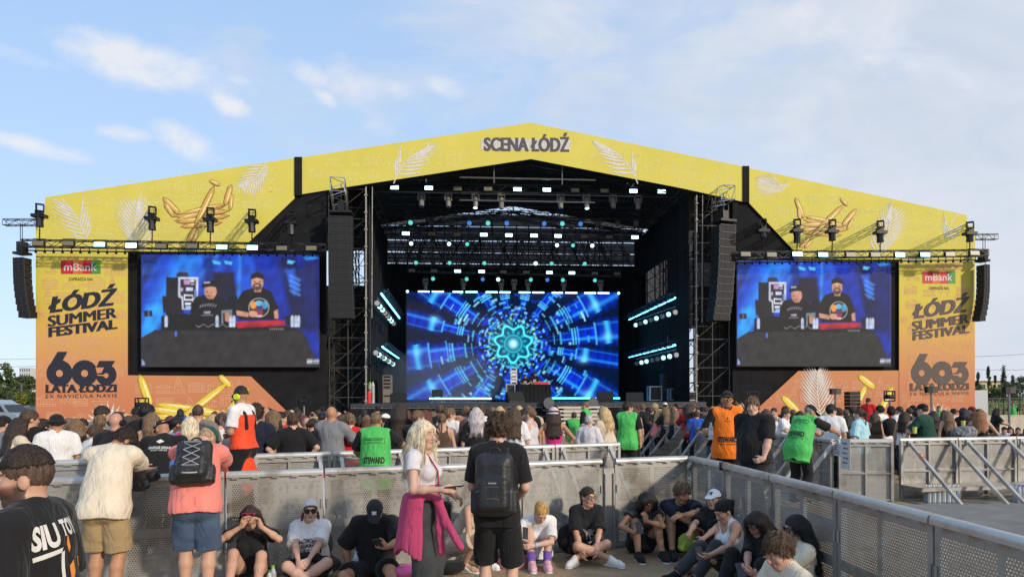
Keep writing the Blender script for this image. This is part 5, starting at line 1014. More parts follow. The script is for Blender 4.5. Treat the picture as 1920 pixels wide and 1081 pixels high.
# ------------------------------------------------------------------ crowd barriers
def metal(name, col, perf, rough=.42):
    m = bpy.data.materials.new(name); m.use_nodes = True; nt = m.node_tree; L = nt.links.new; b = nt.nodes['Principled BSDF']; b.inputs['Metallic'].default_value = .55; b.inputs['Specular IOR Level'].default_value = .4
    tc = nd(nt, 'ShaderNodeTexCoord'); oi = nd(nt, 'ShaderNodeObjectInfo'); ad = nd(nt, 'ShaderNodeVectorMath', operation='ADD'); L(tc.outputs['Object'], ad.inputs[0]); sc = nd(nt, 'ShaderNodeVectorMath', operation='SCALE'); sc.inputs[3].default_value = 1.0; L(oi.outputs['Location'], sc.inputs[0]); L(sc.outputs[0], ad.inputs[1])
    n1 = nd(nt, 'ShaderNodeTexNoise'); n1.inputs['Scale'].default_value = 1.6; n1.inputs['Detail'].default_value = 8; n1.inputs['Roughness'].default_value = .65; L(ad.outputs[0], n1.inputs['Vector'])
    n2 = nd(nt, 'ShaderNodeTexNoise'); n2.inputs['Scale'].default_value = 34; n2.inputs['Detail'].default_value = 4; L(ad.outputs[0], n2.inputs['Vector'])
    r = nd(nt, 'ShaderNodeValToRGB'); e = r.color_ramp.elements; e[0].position = .34; e[0].color = (col[0] * .62, col[1] * .57, col[2] * .50, 1); e[1].position = .72; e[1].color = (col[0] * 1.12, col[1] * 1.11, col[2] * 1.08, 1); x = e.new(.5); x.color = (*col, 1); L(n1.outputs['Fac'], r.inputs[0])
    r2 = nd(nt, 'ShaderNodeMapRange'); r2.inputs[1].default_value = .62; r2.inputs[2].default_value = .72; L(n2.outputs['Fac'], r2.inputs[0]); mx = nd(nt, 'ShaderNodeMix', data_type='RGBA'); L(r2.outputs[0], mx.inputs[0]); L(r.outputs[0], mx.inputs[6]); mx.inputs[7].default_value = (col[0] * .78, col[1] * .73, col[2] * .65, 1)
    L(mx.outputs[2], b.inputs['Base Color']); rr = nd(nt, 'ShaderNodeMapRange'); rr.inputs[3].default_value = rough - .1; rr.inputs[4].default_value = rough + .2; L(n1.outputs['Fac'], rr.inputs[0]); L(rr.outputs[0], b.inputs['Roughness'])
    bp = nd(nt, 'ShaderNodeBump'); bp.inputs['Strength'].default_value = .25; bp.inputs['Distance'].default_value = .02; L(n1.outputs['Fac'], bp.inputs['Height']); L(bp.outputs[0], b.inputs['Normal'])
    if perf:                                # real round holes in staggered rows
        pitch, rad = perf; sp = nd(nt, 'ShaderNodeSeparateXYZ'); L(tc.outputs['Object'], sp.inputs[0])
        def M(op, a, b=None):
            n = nd(nt, 'ShaderNodeMath', operation=op)
            for i, v in enumerate((a, b)):
                if v is None: continue
                if isinstance(v, (int, float)): n.inputs[i].default_value = v
                else: L(v, n.inputs[i])
            return n.outputs[0]
        z = M('DIVIDE', sp.outputs[2], pitch * .866); row = M('FLOOR', z); odd = M('MULTIPLY', M('MODULO', row, 2.0), .5); x = M('ADD', M('DIVIDE', sp.outputs[0], pitch), odd)
        fx = M('SUBTRACT', M('FRACT', x), .5); fz = M('MULTIPLY', M('SUBTRACT', M('FRACT', z), .5), .866); d = M('SQRT', M('ADD', M('MULTIPLY', fx, fx), M('MULTIPLY', fz, fz))); solid = M('GREATER_THAN', d, rad / pitch)
        tr = nd(nt, 'ShaderNodeBsdfTransparent'); ms = nd(nt, 'ShaderNodeMixShader'); L(solid, ms.inputs[0]); L(tr.outputs[0], ms.inputs[1]); L(b.outputs[0], ms.inputs[2]); L(ms.outputs[0], nt.nodes['Material Output'].inputs[0])
    return m
A_COL = (.37, .36, .335)
M_SHEET = metal('barrier_sheet', A_COL, None); M_PERF = metal('perforated_sheet', A_COL, (.026, .0066)); M_RAIL = metal('barrier_rail', (.50, .49, .47), None, .3); M_POST = metal('barrier_post', (.34, .33, .31), None, .4)
M_STICK = mat('red_sticker', (.55, .035, .02), .5); M_STICKY = mat('yellow_sticker_mark', (.8, .6, .05), .5); M_DARKRUB = mat('black_rubber', (.015, .015, .016), .7)
BH = 1.2
def barrier(a, b, label, group, face='front', braces=(), dark_end=False, step=False, h=BH):
    """one crowd barrier from a to b; 'front' shows the flat perforated sheet, 'rear' the posts, bars and stays"""
    a = Vector((a[0], a[1], 0)); b = Vector((b[0], b[1], 0)); d = b - a; L_ = d.length; t = thing('crowd_barrier', label, 'barrier', a, group, math.atan2(d.y, d.x))
    B = lambda m_, n, mm, sm=False: m_.build(n, mm, t, sm, local=True)
    g = .012; m_ = MB(); W = L_ - 2 * g; s0, s1 = .055, .05
    mid = L_ / 2; zc = h * .47
    xs_ = [(g + s0, mid - .03), (mid + .03, L_ - g - s0)]; zs_ = [(.10, zc - .045), (zc + .045, h - .14)]
    sol = [(g, g + s0, .03, h - .03), (L_ - g - s0, L_ - g, .03, h - .03), (mid - .03, mid + .03, .03, h - .03)]
    for x0, x1 in xs_: sol += [(x0, x1, .03, zs_[0][0]), (x0, x1, zs_[0][1], zs_[1][0]), (x0, x1, zs_[1][1], h - .03)]
    for x0, x1, z0, z1 in sol: m_.box(((x0 + x1) / 2, 0, (z0 + z1) / 2), (x1 - x0, .006, z1 - z0))
    B(m_, 'sheet', M_SHEET); m_ = MB()
    for x0, x1 in xs_:
        for z0, z1 in zs_: m_.face([(x0, -.001, z0), (x1, -.001, z0), (x1, -.001, z1), (x0, -.001, z1)])
    B(m_, 'perforated_panel', M_PERF)
    m_ = MB(); r = .04; seg = 10
    pr = [(.044 * math.cos(t_), h - .04 + .04 * math.sin(t_)) for t_ in [math.pi * i / seg for i in range(seg + 1)]] + [(-.044, h - .068), (-.036, h - .068), (.036, h - .068), (.044, h - .068)]
    P0 = [(g, y, z) for y, z in pr]; m_.prism(P0, (W, 0, 0)); B(m_, 'top_rail', M_RAIL)
    sy = 1 if face == 'front' else -1
    m_ = MB()
    for x in (g + .025, L_ - g - .025): m_.box((x, sy * .03, h / 2 - .02), (.05, .05, h - .1))
    for x in (mid,): m_.box((x, sy * .025, h / 2 - .02), (.03, .04, h - .1))
    for z in (.07, zc, h - .12): m_.box((L_ / 2, sy * .027, z), (W - .1, .03, .035))
    for x in (g + .02, L_ - g - .02):
        for z in (.35, .8): m_.tube((x, -sy * .012, z - .05), (x, -sy * .012, z + .05), .012, 6)
    for i in range(5): m_.box((L_ * (i + .5) / 5, -.048, h - .076), (L_ * .07, .008, .012))
    B(m_, 'frame', M_POST)
    if dark_end: m_ = MB(); m_.box((L_ - g / 2, 0, h - .05), (.03, .115, .10)); B(m_, 'rubber_joint', M_DARKRUB)
    for k, (x, lean, stick) in enumerate(braces):
        m_ = MB(); p0 = Vector((x, sy * .05, h - .10)); p1 = Vector((x + .02, sy * lean, .03)); q = (p1 - p0); R = q.to_track_quat('Z', 'Y').to_matrix(); m_.box((p0 + p1) / 2, (.055, .055, q.length), R); m_.box(p0, (.09, .06, .1)); o = B(m_, 'stay', M_RAIL)
        if stick: m_ = MB(); c = p0 + q * .22; m_.mi = 0; n = R @ Vector((0, sy * .029 * (1 if True else 1), 0)); m_.box(c + R @ Vector((0, .0295, 0)), (.05, .003, .12), R); m_.box(c - R @ Vector((0, .0295, 0)), (.05, .003, .12), R); m_.mi = 1; m_.box(c - R @ Vector((0, .032, 0)), (.02, .003, .06), R); m_.box(c + R @ Vector((0, .032, 0)), (.02, .003, .06), R); m_.build('sticker', [M_STICK, M_STICKY], o, local=True)
    if step: m_ = MB(); m_.box((L_ / 2, sy * .32, .3), (W, .5, .03)); m_.box((L_ / 2, sy * .56, .28), (W, .03, .07)); B(m_, 'step_plate', M_SHEET)
    m_ = MB(); m_.box((L_ / 2, sy * .6 * (1 if braces or step else .5), .012), (W, 1.1 if braces or step else .5, .02)); B(m_, 'base_plate', M_SHEET)
    return t
def lerp2(a, b, k): return (a[0] + (b[0] - a[0]) * k, a[1] + (b[1] - a[1]) * k)
# near row, across
NB0, NB1 = (-6.55, 6.54), (2.41, 9.5)
def nb(x): return (x, NB0[1] + (x - NB0[0]) * (NB1[1] - NB0[1]) / (NB1[0] - NB0[0]))
cuts = [-6.35, -5.2, -4.15, -3.17, -2.17, -1.08, .12, 1.19]; NL = ['cut by the left edge behind the bearded man', 'behind the left arm of the man in black', 'behind the man in the cream shirt', 'between the cream shirt and the pink shirt', 'behind the girl with pink sunglasses', 'behind the man in the black cap', 'behind the woman with the pink hoodie']
for i in range(7): barrier(nb(cuts[i]), nb(cuts[i + 1]), 'perforated barrier of the near row, ' + NL[i], 'near crowd barriers', dark_end=(i == 6))
a_, b_ = nb(1.19), nb(1.345); t = thing('barrier_connector', 'lower metal joint strip filling the gap in the near barrier row', 'barrier', (a_[0], a_[1], 0), None, math.atan2(b_[1] - a_[1], b_[0] - a_[0])); m_ = MB(); m_.box((.08, 0, .54), (.15, .03, 1.06)); [m_.tube((x, -.03, .2), (x, -.03, 1.0), .014, 6) for x in (.02, .14)]; m_.build('strip', M_SHEET, t, local=True)
barrier(nb(1.345), (2.40, 9.49), 'perforated metal crowd barrier of the near row, in the corner half in shadow', 'near crowd barriers')
RB = [(2.44, 9.45), (2.60, 8.50), (2.70, 7.20), (2.80, 5.98), (2.87, 4.72), (2.93, 3.50), (2.98, 2.3)]; RLB = ['at the corner behind the boy with crossed arms', 'behind the girl in the white cap', 'behind the girl in the white top', 'behind the dark haired girls at lower right', 'largest one at the right edge of the photo', 'nearest one, past the right edge of the photo']
for i in range(6): barrier(RB[i], RB[i + 1], 'perforated barrier running towards the viewer, ' + RLB[i], 'side crowd barriers', dark_end=(i == 0))
# middle row before the crowd, seen from behind with stays
MB0, MB1 = (-6.35, 9.12), (1.92, 12.4)
def mbp(x): return (x, MB0[1] + (x - MB0[0]) * (MB1[1] - MB0[1]) / (MB1[0] - MB0[0]))
mc = [-6.3, -5.1, -3.9, -2.75, -1.6, -.45, .72, 1.92]; ML = ['at the far left below the black bucket hat', 'behind the cream shirted man', 'behind the guard in the checkered cap', 'below the man in the navy shirt', 'left of the green vested steward', 'right of the green vested steward', 'below the flowered bucket hat']
for i in range(7): barrier(mbp(mc[i]), mbp(mc[i + 1]), 'aluminium barrier with stays, middle row, ' + ML[i], 'middle crowd barriers', 'rear', ((.14, .95, False), (1.06, .95, i % 2 == 0)), step=True)
# far right run with many stays
FR = [(3.95, 23.3), (4.2, 22.1), (4.44, 20.9), (4.68, 19.7), (4.93, 18.5), (5.20, 17.3), (5.55, 16.2), (5.83, 15.0), (5.97, 13.95), (6.05, 13.05)]
for i in range(9): barrier(FR[i], FR[i + 1], 'metal barrier with slanting stays, receding right row, %s from far end' % ORD[i], 'receding crowd barriers', 'rear', ((.3, .95, i in (5, 7)), (.95, .95, i in (4, 6))))
barrier((6.1, 13.02), (7.1, 12.92), 'short metal barrier gate lit by the sun, left of the open gap', 'right crowd barriers', 'rear')
RR = [(7.38, 13.25), (8.62, 13.45), (9.9, 13.65), (11.2, 13.85)]; RRL = ['below the man in the dark green shirt', 'below the woman in the black cap', 'at the right edge of the photo']
for i in range(3): barrier(RR[i], RR[i + 1], 'sunlit metal crowd barrier with white stays, ' + RRL[i], 'right crowd barriers', 'rear', ((.2, 1.35, i == 0), (1.1, 1.35, False)) if i < 2 else ((.1, 1.35, True), (.9, 1.35, False)), step=True)
# paper notices on the receding row, platform, bottles
def notice(px, py, w, h, Y, label):
    p = at(px, py, Y); t = thing('paper_notice', label, 'notice', p, None, math.radians(-84)); m_ = MB(); m_.box((0, -.07, 0), (w, .003, h)); m_.build('sheet', mat('paper_white', (.68, .68, .70), .8), t, local=True); m_ = MB()
    for k in range(5): m_.box((.03 * (k % 2) - .02, -.0725, h * (.34 - .16 * k)), (w * .5, .003, h * .05))
    m_.build('print', mat('notice_ink', (.14, .16, .34), .8), t, local=True)
t = thing('plywood_platform', 'low grey plywood platform behind the right barriers', 'platform', (8.3, 10.6, 0)); m_ = MB(); m_.box((8.6, 10.6, .09), (4.2, 2.6, .10)); m_.build('top', mat('grey_plywood', (.17, .165, .155), .85, var=.2, vscale=3), t); m_ = MB()
for x in (6.7, 8.6, 10.5): m_.box((x, 10.6, .02), (.1, 2.5, .04))
m_.build('beam', mat('beam_wood', (.2, .16, .1), .9), t)
t = thing('standing_board', 'low dark stand under the orange vested steward and the boy in black', 'platform', (4.2, 10.2, 0)); m_ = MB(); m_.box((3.75, 10.3, .11), (1.7, 1.5, .22)); m_.build('top', mat('board_dark', (.06, .06, .06), .8), t)
def bottle_pack(x, y, n, m, label, c):
    t = thing('water_pack', label, 'bottle pack', (x, y, 0))
    for i in range(n):
        for j in range(m):
            q = Vector((x + i * .09, y + j * .09, .03)); m_ = MB(); m_.tube(q, q + SZ * .22, .04, 8); m_.tube(q + SZ * .22, q + SZ * .29, .04, 8, .015); b_ = m_.build('bottle', M_PET, t); m_ = MB(); m_.tube(q + SZ * .29, q + SZ * .315, .017, 6); m_.build('cap', mat('cap_' + label.split()[1], c, .5), b_)
bottle_pack(7.72, 12.85, 7, 2, 'clear water bottles in a pack below the first sunlit barrier', (.75, .75, .75)); bottle_pack(9.35, 12.8, 5, 2, 'blue capped bottle pack at the far right barrier foot', (.05, .15, .5))
notice(1577, 842, .34, .24, 12.93, 'small white printed notice taped to the barrier beside the green steward'); notice(1592, 850, .30, .55, 12.6, 'tall white printed notice taped to the barrier near its end')
# ------------------------------------------------------------------ people: one skinned surface per body, grown from a posed skeleton
V3 = lambda *a: np.array(a, dtype=np.float64)
def unit(v): return v / (np.linalg.norm(v) + 1e-9)
def rotz(a): c, s = math.cos(a), math.sin(a); return np.array([[c, -s, 0], [s, c, 0], [0, 0, 1.]])
def rotx(a): c, s = math.cos(a), math.sin(a); return np.array([[1., 0, 0], [0, c, -s], [0, s, c]])
def roty(a): c, s = math.cos(a), math.sin(a); return np.array([[c, 0, s], [0, 1., 0], [-s, 0, c]])
D = math.radians
class Field:
    def __init__(s, lo, hi, h):
        s.h = h; lo = np.asarray(lo) - 2 * h; hi = np.asarray(hi) + 2 * h; n = np.ceil((hi - lo) / h).astype(int) + 1; s.lo = lo; s.n = n
        s.F = np.full(n, .5, np.float32); s.ax = [(lo[i] + h * np.arange(n[i])).astype(np.float32) for i in range(3)]
    def win(s, lo, hi, m):
        sl = []
        for i in range(3):
            a = int(max(0, math.floor((lo[i] - m - s.lo[i]) / s.h))); b = int(min(s.n[i], math.ceil((hi[i] + m - s.lo[i]) / s.h) + 1)); sl.append(slice(a, max(a, b)))
        return tuple(sl), (s.ax[0][sl[0]][:, None, None], s.ax[1][sl[1]][None, :, None], s.ax[2][sl[2]][None, None, :])
    def mix(s, sl, d, k):
        A = s.F[sl]
        if A.size == 0: return
        if k <= 0: s.F[sl] = np.minimum(A, d); return
        h = np.maximum(k - np.abs(A - d), 0) / k; s.F[sl] = np.minimum(A, d) - h * h * k * .25
    def cap(s, a, b, ra, rb, k=.02, fa=False, fb=False, flat=None):
        a, b = np.asarray(a, float), np.asarray(b, float); r = max(ra, rb); sl, (X, Y, Z) = s.win(np.minimum(a, b) - r, np.maximum(a, b) + r, k + 2 * s.h); ab = b - a; L2 = ab @ ab + 1e-9
        px, py, pz = X - a[0], Y - a[1], Z - a[2]; t0 = (px * ab[0] + py * ab[1] + pz * ab[2]) / L2; t = np.clip(t0, 0, 1)
        if flat is None: d = np.sqrt((px - t * ab[0]) ** 2 + (py - t * ab[1]) ** 2 + (pz - t * ab[2]) ** 2)
        else:                                   # flat = (direction, factor): thinner along that direction
            n, f = flat; qx, qy, qz = px - t * ab[0], py - t * ab[1], pz - t * ab[2]; q = qx * n[0] + qy * n[1] + qz * n[2]; d = np.sqrt(np.maximum(qx * qx + qy * qy + qz * qz + q * q * (f * f - 1), 0))
        d = d - (ra + (rb - ra) * t)
        L = math.sqrt(L2)
        if fb: d = np.maximum(d, (t0 - 1) * L)
        if fa: d = np.maximum(d, -t0 * L)
        s.mix(sl, d.astype(np.float32), k)
    def ell(s, c, r, R=None, k=.02, sub=False):
        c = np.asarray(c, float); r = np.asarray(r, float); m = r.max(); sl, (X, Y, Z) = s.win(c - m, c + m, k + 2 * s.h); x, y, z = X - c[0], Y - c[1], Z - c[2]
        if R is not None: x, y, z = (x * R[0, j] + y * R[1, j] + z * R[2, j] for j in range(3))
        k0 = np.sqrt((x / r[0]) ** 2 + (y / r[1]) ** 2 + (z / r[2]) ** 2); k1 = np.sqrt((x / r[0] ** 2) ** 2 + (y / r[1] ** 2) ** 2 + (z / r[2] ** 2) ** 2) + 1e-6; d = (k0 * (k0 - 1) / k1).astype(np.float32)
        if sub: s.F[sl] = np.maximum(s.F[sl], -d)
        else: s.mix(sl, d, k)
    def box(s, c, half, R, rad, k=.01):
        c = np.asarray(c, float); m = np.linalg.norm(half); sl, (X, Y, Z) = s.win(c - m, c + m, k + 2 * s.h); x, y, z = X - c[0], Y - c[1], Z - c[2]; x, y, z = (np.abs(x * R[0, j] + y * R[1, j] + z * R[2, j]) - (half[j] - rad) for j in range(3))
        d = np.sqrt(np.maximum(x, 0) ** 2 + np.maximum(y, 0) ** 2 + np.maximum(z, 0) ** 2) + np.minimum(np.maximum(x, np.maximum(y, z)), 0) - rad; s.mix(sl, d.astype(np.float32), k)
    def plane(s, p, n):                        # keep the side the normal points away from
        p = np.asarray(p, float); n = unit(np.asarray(n, float)); g = (s.ax[0] - p[0])[:, None, None] * n[0] + (s.ax[1] - p[1])[None, :, None] * n[1] + (s.ax[2] - p[2])[None, None, :] * n[2]; s.F = np.maximum(s.F, g.astype(np.float32))
    def ripple(s, amp, fr, seed, stretch=(1, 1, 1)):
        I = np.nonzero(np.abs(s.F) < .03); P = np.stack([s.ax[i][I[i]] * stretch[i] for i in range(3)], 1); r = np.random.default_rng(seed); v = np.zeros(len(P), np.float32)
        for o in range(4):
            k = r.normal(0, 1, 3); k = k / np.linalg.norm(k) * fr * (.6 + .45 * o); q = r.normal(0, 1, 3) * fr * .5; v += np.sin(P @ k + 1.8 * np.sin(P @ q + r.random() * 6) + r.random() * 6) / (1 + .5 * o)
        s.F[I] += (v * amp * .5).astype(np.float32)
    def mesh(s):
        F = s.F; I = F < 0; c = np.zeros(tuple(n - 1 for n in F.shape), np.int8)
        for dx in (0, 1):
            for dy in (0, 1):
                for dz in (0, 1): c += I[dx:F.shape[0] - 1 + dx, dy:F.shape[1] - 1 + dy, dz:F.shape[2] - 1 + dz]
        act = (c > 0) & (c < 8); ids = np.argwhere(act); idm = np.full(act.shape, -1, np.int32); idm[act] = np.arange(len(ids)); N = len(ids)
        if N == 0: return np.zeros((0, 3)), np.zeros((0, 4), int)
        offs = [(dx, dy, dz) for dx in (0, 1) for dy in (0, 1) for dz in (0, 1)]; vals = [F[ids[:, 0] + o[0], ids[:, 1] + o[1], ids[:, 2] + o[2]] for o in offs]; acc = np.zeros((N, 3)); cnt = np.zeros(N)
        for a in range(8):
            for b in range(a + 1, 8):
                if sum(abs(offs[a][i] - offs[b][i]) for i in range(3)) != 1: continue
                fa, fb = vals[a], vals[b]; m = (fa < 0) != (fb < 0); t = np.where(m, fa / np.where(m, fa - fb, 1), 0); oa, ob = np.array(offs[a]), np.array(offs[b]); acc += np.where(m[:, None], oa + t[:, None] * (ob - oa), 0); cnt += m
        V = (ids + acc / cnt[:, None]) * s.h + s.lo; Q = []
        for ax in range(3):
            u, v = [(1, 2), (2, 0), (0, 1)][ax]; sa = [slice(None)] * 3; sb = [slice(None)] * 3; sa[ax] = slice(None, -1); sb[ax] = slice(1, None); A, B = I[tuple(sa)], I[tuple(sb)]; E = np.argwhere(A != B); E = E[(E[:, u] > 0) & (E[:, v] > 0) & (E[:, u] < F.shape[u] - 1) & (E[:, v] < F.shape[v] - 1)]
            def g(du, dv): e = E.copy(); e[:, u] += du; e[:, v] += dv; return idm[e[:, 0], e[:, 1], e[:, 2]]
            q = np.stack([g(-1, -1), g(0, -1), g(0, 0), g(-1, 0)], 1); inn = A[E[:, 0], E[:, 1], E[:, 2]]; q[~inn] = q[~inn][:, ::-1]; Q.append(q)
        return V, np.concatenate(Q)
def ik(a, t, l1, l2, pole):
    d = t - a; Dn = np.linalg.norm(d)
    if Dn > (l1 + l2) * .995: t = a + d / Dn * (l1 + l2) * .995; d = t - a; Dn = np.linalg.norm(d)
    x = (Dn * Dn + l1 * l1 - l2 * l2) / (2 * Dn); y = math.sqrt(max(0, l1 * l1 - x * x)); e = d / Dn; p = np.asarray(pole, float); p = unit(p - (p @ e) * e); return a + e * x + p * y, t
class Sk: pass
def skeleton(h=1.75, female=False, pel=None, l1=0, l2=0, tw=0, sl=0, head=(0, 0, 0), wr=None, ep=None, an=None, kp=None, toe=(0, 0), bulk=1.0, hips=None, neckf=0):
    """joints in the person's own frame: facing +y, right hand at +x"""
    J = Sk(); S = h / 1.75; J.S, J.female, J.bulk = S, female, bulk
    J.pel = np.array(pel, float) if pel is not None else V3(0, 0, .95 * S)
    J.R0 = rotz(D(hips or 0)); J.R1 = rotz(D(tw * .5)) @ roty(D(sl * .5)) @ rotx(-D(l1)); J.R2 = rotz(D(tw)) @ roty(D(sl)) @ rotx(-D(l2))
    J.waist = J.pel + J.R1 @ V3(0, 0, .165) * S; J.chest = J.waist + J.R2 @ V3(0, 0, .17) * S; J.neck = J.waist + J.R2 @ V3(0, -.01, .37) * S
    shw = (.158 if female else .185) * S * (1 + (bulk - 1) * .5); J.sh = [J.waist + J.R2 @ V3(sx * shw, -.005, .325 * S) for sx in (-1, 1)]; hw = .088 * S; J.hip = [J.pel + J.R0 @ V3(sx * hw, 0, -.03 * S) for sx in (-1, 1)]
    J.Rh = rotz(D(tw * .5 + head[0])) @ roty(D(head[2])) @ rotx(-D(head[1])); up = unit(J.R2[:, 2] + .4 * J.Rh[:, 2]); J.hc = J.neck + up * .055 * S + J.Rh @ V3(0, .018 + neckf, .088) * S
    J.wr, J.el, J.an, J.kn = [None] * 2, [None] * 2, [None] * 2, [None] * 2
    wr = wr or (None, None); ep = ep or (None, None); an = an or (None, None); kp = kp or (None, None)
    for i, sx in enumerate((-1, 1)):
        t = np.array(wr[i], float) if wr[i] is not None else J.sh[i] + V3(sx * .07, .06, -.52) * S
        J.el[i], J.wr[i] = ik(J.sh[i], t, .285 * S, .25 * S, ep[i] if ep[i] is not None else V3(sx * .5, -.8, -.1))
        t = np.array(an[i], float) if an[i] is not None else J.R0 @ V3(sx * .10 * S, -.02, 0) + V3(J.pel[0], J.pel[1], .085)
        J.kn[i], J.an[i] = ik(J.hip[i], t, .43 * S, .42 * S, kp[i] if kp[i] is not None else J.R0 @ V3(sx * .12, 1, 0))
    J.toe = [rotz(D(toe[i])) @ J.R0 @ V3(0, 1, 0) if np.isscalar(toe[i]) else unit(np.array(toe[i], float)) for i in (0, 1)]
    J.lo = np.min([J.pel, J.waist, J.hc] + J.sh + J.wr + J.el + J.kn + J.an + J.hip, axis=0) - .2; J.hi = np.max([J.pel, J.hc + V3(0, 0, .08)] + J.sh + J.wr + J.el + J.kn + J.an, axis=0) + .2
    return J
def torso(F, J, off=0.0, k=.05, loose=0.0, breast=True):
    S, f, b = J.S, J.female, J.bulk; R1, R2 = J.R1, J.R2
    F.ell(J.pel + R1 @ V3(0, -.01, -.02) * S, V3(.168 if f else .160, .118, .135) * S * b + off + loose, R1, k)
    for i, sx in enumerate((-1, 1)): F.ell(J.hip[i] + J.R0 @ V3(sx * -.005, -.055, -.015) * S, V3(.088, .085, .10) * S * b + off + loose * .6, None, k)
    F.ell(J.waist + R1 @ V3(0, 0 + (.03 * (b - 1) * 3), -.01) * S, V3(.122 if f else .142, .098 + .12 * max(0, b - 1), .16) * S * b + off + loose, R1, k)
    F.ell(J.chest + R2 @ V3(0, -.005, -.005) * S, V3(.140 if f else .165, .105 if f else .118, .19) * S * (1 + (b - 1) * .7) + off, R2, k)
    F.ell(J.chest + R2 @ V3(0, -.03, .08) * S, V3(.13 if f else .155, .08, .12) * S + off, R2, k)
    F.cap(J.sh[0] * .88 + J.sh[1] * .12, J.sh[1] * .88 + J.sh[0] * .12, (.052 if f else .06) * S + off, (.052 if f else .06) * S + off, k)
    for i in (0, 1): F.cap(J.neck + (J.hc - J.neck) * .15, J.sh[i] * .75 + J.neck * .25, .045 * S + off * .7, .045 * S + off, k)
    if f and breast:
        for sx in (-1, 1): F.ell(J.chest + R2 @ V3(sx * .068, .088, .015) * S, V3(.062, .058, .062) * S + off, R2, .035)
def arm(F, J, i, off=0.0, t1=0.0, t2=1.0, k=.02, open_=0.0, b=None):
    """arm from shoulder; t2 <= 1 stops in the upper arm (sleeve), up to 2 runs to the wrist"""
    S = J.S; b = b or J.bulk; f = .86 if J.female else 1.0; a, e, w = J.sh[i], J.el[i], J.wr[i]; r0, r1, r2 = .052 * S * f * b, .040 * S * f * b, .026 * S * f
    if t2 <= 1: F.cap(a, a + (e - a) * t2, r0 + off, r0 + (r1 - r0) * t2 + off + open_, k, fb=True); return
    F.cap(a, e, r0 + off, r1 + off, k)
    m = e + (w - e) * .3; q = (t2 - 1)
    F.cap(e, e + (w - e) * min(q, .35), r1 + off, r1 * 1.03 + off, k, fb=(t2 < 1.95 and q <= .35))
    if q > .35: F.cap(m, e + (w - e) * q, r1 * 1.03 + off, r1 + (r2 - r1) * q + off + open_, k, fb=t2 < 1.99 or open_ > 0)
def leg(F, J, i, off=0.0, t2=2.0, k=.02, open_=0.0, off2=None):
    S = J.S; b = J.bulk; f = 1.02 if J.female else 1.0; h, n, a = J.hip[i], J.kn[i], J.an[i]; r0, r1, rc, r2 = .083 * S * f * b, .056 * S * b, .056 * S * b, .035 * S; off2 = off if off2 is None else off2
    if t2 <= 1: F.cap(h, h + (n - h) * t2, r0 + off, r0 + (r1 - r0) * t2 + off + open_, k, fb=True); return
    F.cap(h, n, r0 + off, r1 + off2, k); q = t2 - 1; d = unit(n - (h + a) / 2); c = n + (a - n) * .32 - d * .014 * S
    F.cap(n, c, r1 + off2, rc + off2, k); e = n + (a - n) * q; rr = rc + (r2 - rc) * max(0, (q - .3) / .7); F.cap(c, e, rc + off2, rr + off2 + open_, k, fb=t2 < 1.99 or open_ > 0)
def foot(F, J, i, off=0.0, k=.02):
    S = J.S; a, d = J.an[i], J.toe[i]; dn = V3(0, 0, -1); dn = unit(dn - (dn @ d) * d); F.cap(a - d * .045 * S + dn * .045 * S, a + d * .13 * S + dn * .05 * S, .036 * S + off, .038 * S + off, k); F.cap(a + d * .13 * S + dn * .05 * S, a + d * .185 * S + dn * .058 * S, .038 * S + off, .028 * S + off, k); F.cap(a, a + d * .06 * S + dn * .03 * S, .036 * S + off, .036 * S + off, k)
def hand(F, J, i, curl=.5, palm=None, fdir=None, thumb=.5, spread=.12):
    S = J.S * (.93 if J.female else 1.0); w = J.wr[i]; d = unit(np.asarray(fdir, float)) if fdir is not None else unit(w - J.el[i]); sx = (-1, 1)[i]
    n = np.asarray(palm, float) if palm is not None else V3(-sx, .1, 0); n = unit(n - (n @ d) * d); l = np.cross(d, n) * (1 if i == 1 else -1)     # l points to the thumb side
    F.cap(w, w + d * .03 * S, .025 * S, .028 * S, .02); rmin = max(.0088 * S, .62 * F.h)
    for a in (-.026, -.009, .009, .026): F.cap(w + d * .02 * S + l * a * .7 * S, w + d * .086 * S + l * a * S, .0165 * S, .0135 * S, .018)
    for j, (a, L) in enumerate(((.028, .072), (.010, .080), (-.009, .075), (-.027, .058))):
        p = w + d * .088 * S + l * a * S; ang = spread * a / .028
        fd = unit(d + l * ang); cu = curl * (1 + .12 * j)
        for s_, fr in enumerate((.45, .30, .25)):
            th = cu * (s_ + 1) * .95; v = fd * math.cos(th) + n * math.sin(th); q = p + v * L * fr * S * 1.02; F.cap(p, q, rmin * (1.05 - .06 * s_), rmin * (1 - .08 * s_), .005 + (.004 if F.h > .009 else 0)); p = q
    p = w + d * .028 * S + l * .028 * S; v = unit(d * .75 + l * .75 + n * .35); q = p + v * .042 * S; F.cap(p, q, .0145 * S, .011 * S, .012); v2 = unit(d * (.95) + l * (.35 - .5 * thumb) + n * (.3 + .5 * thumb)); F.cap(q, q + v2 * .036 * S, rmin * 1.1, rmin, .006)
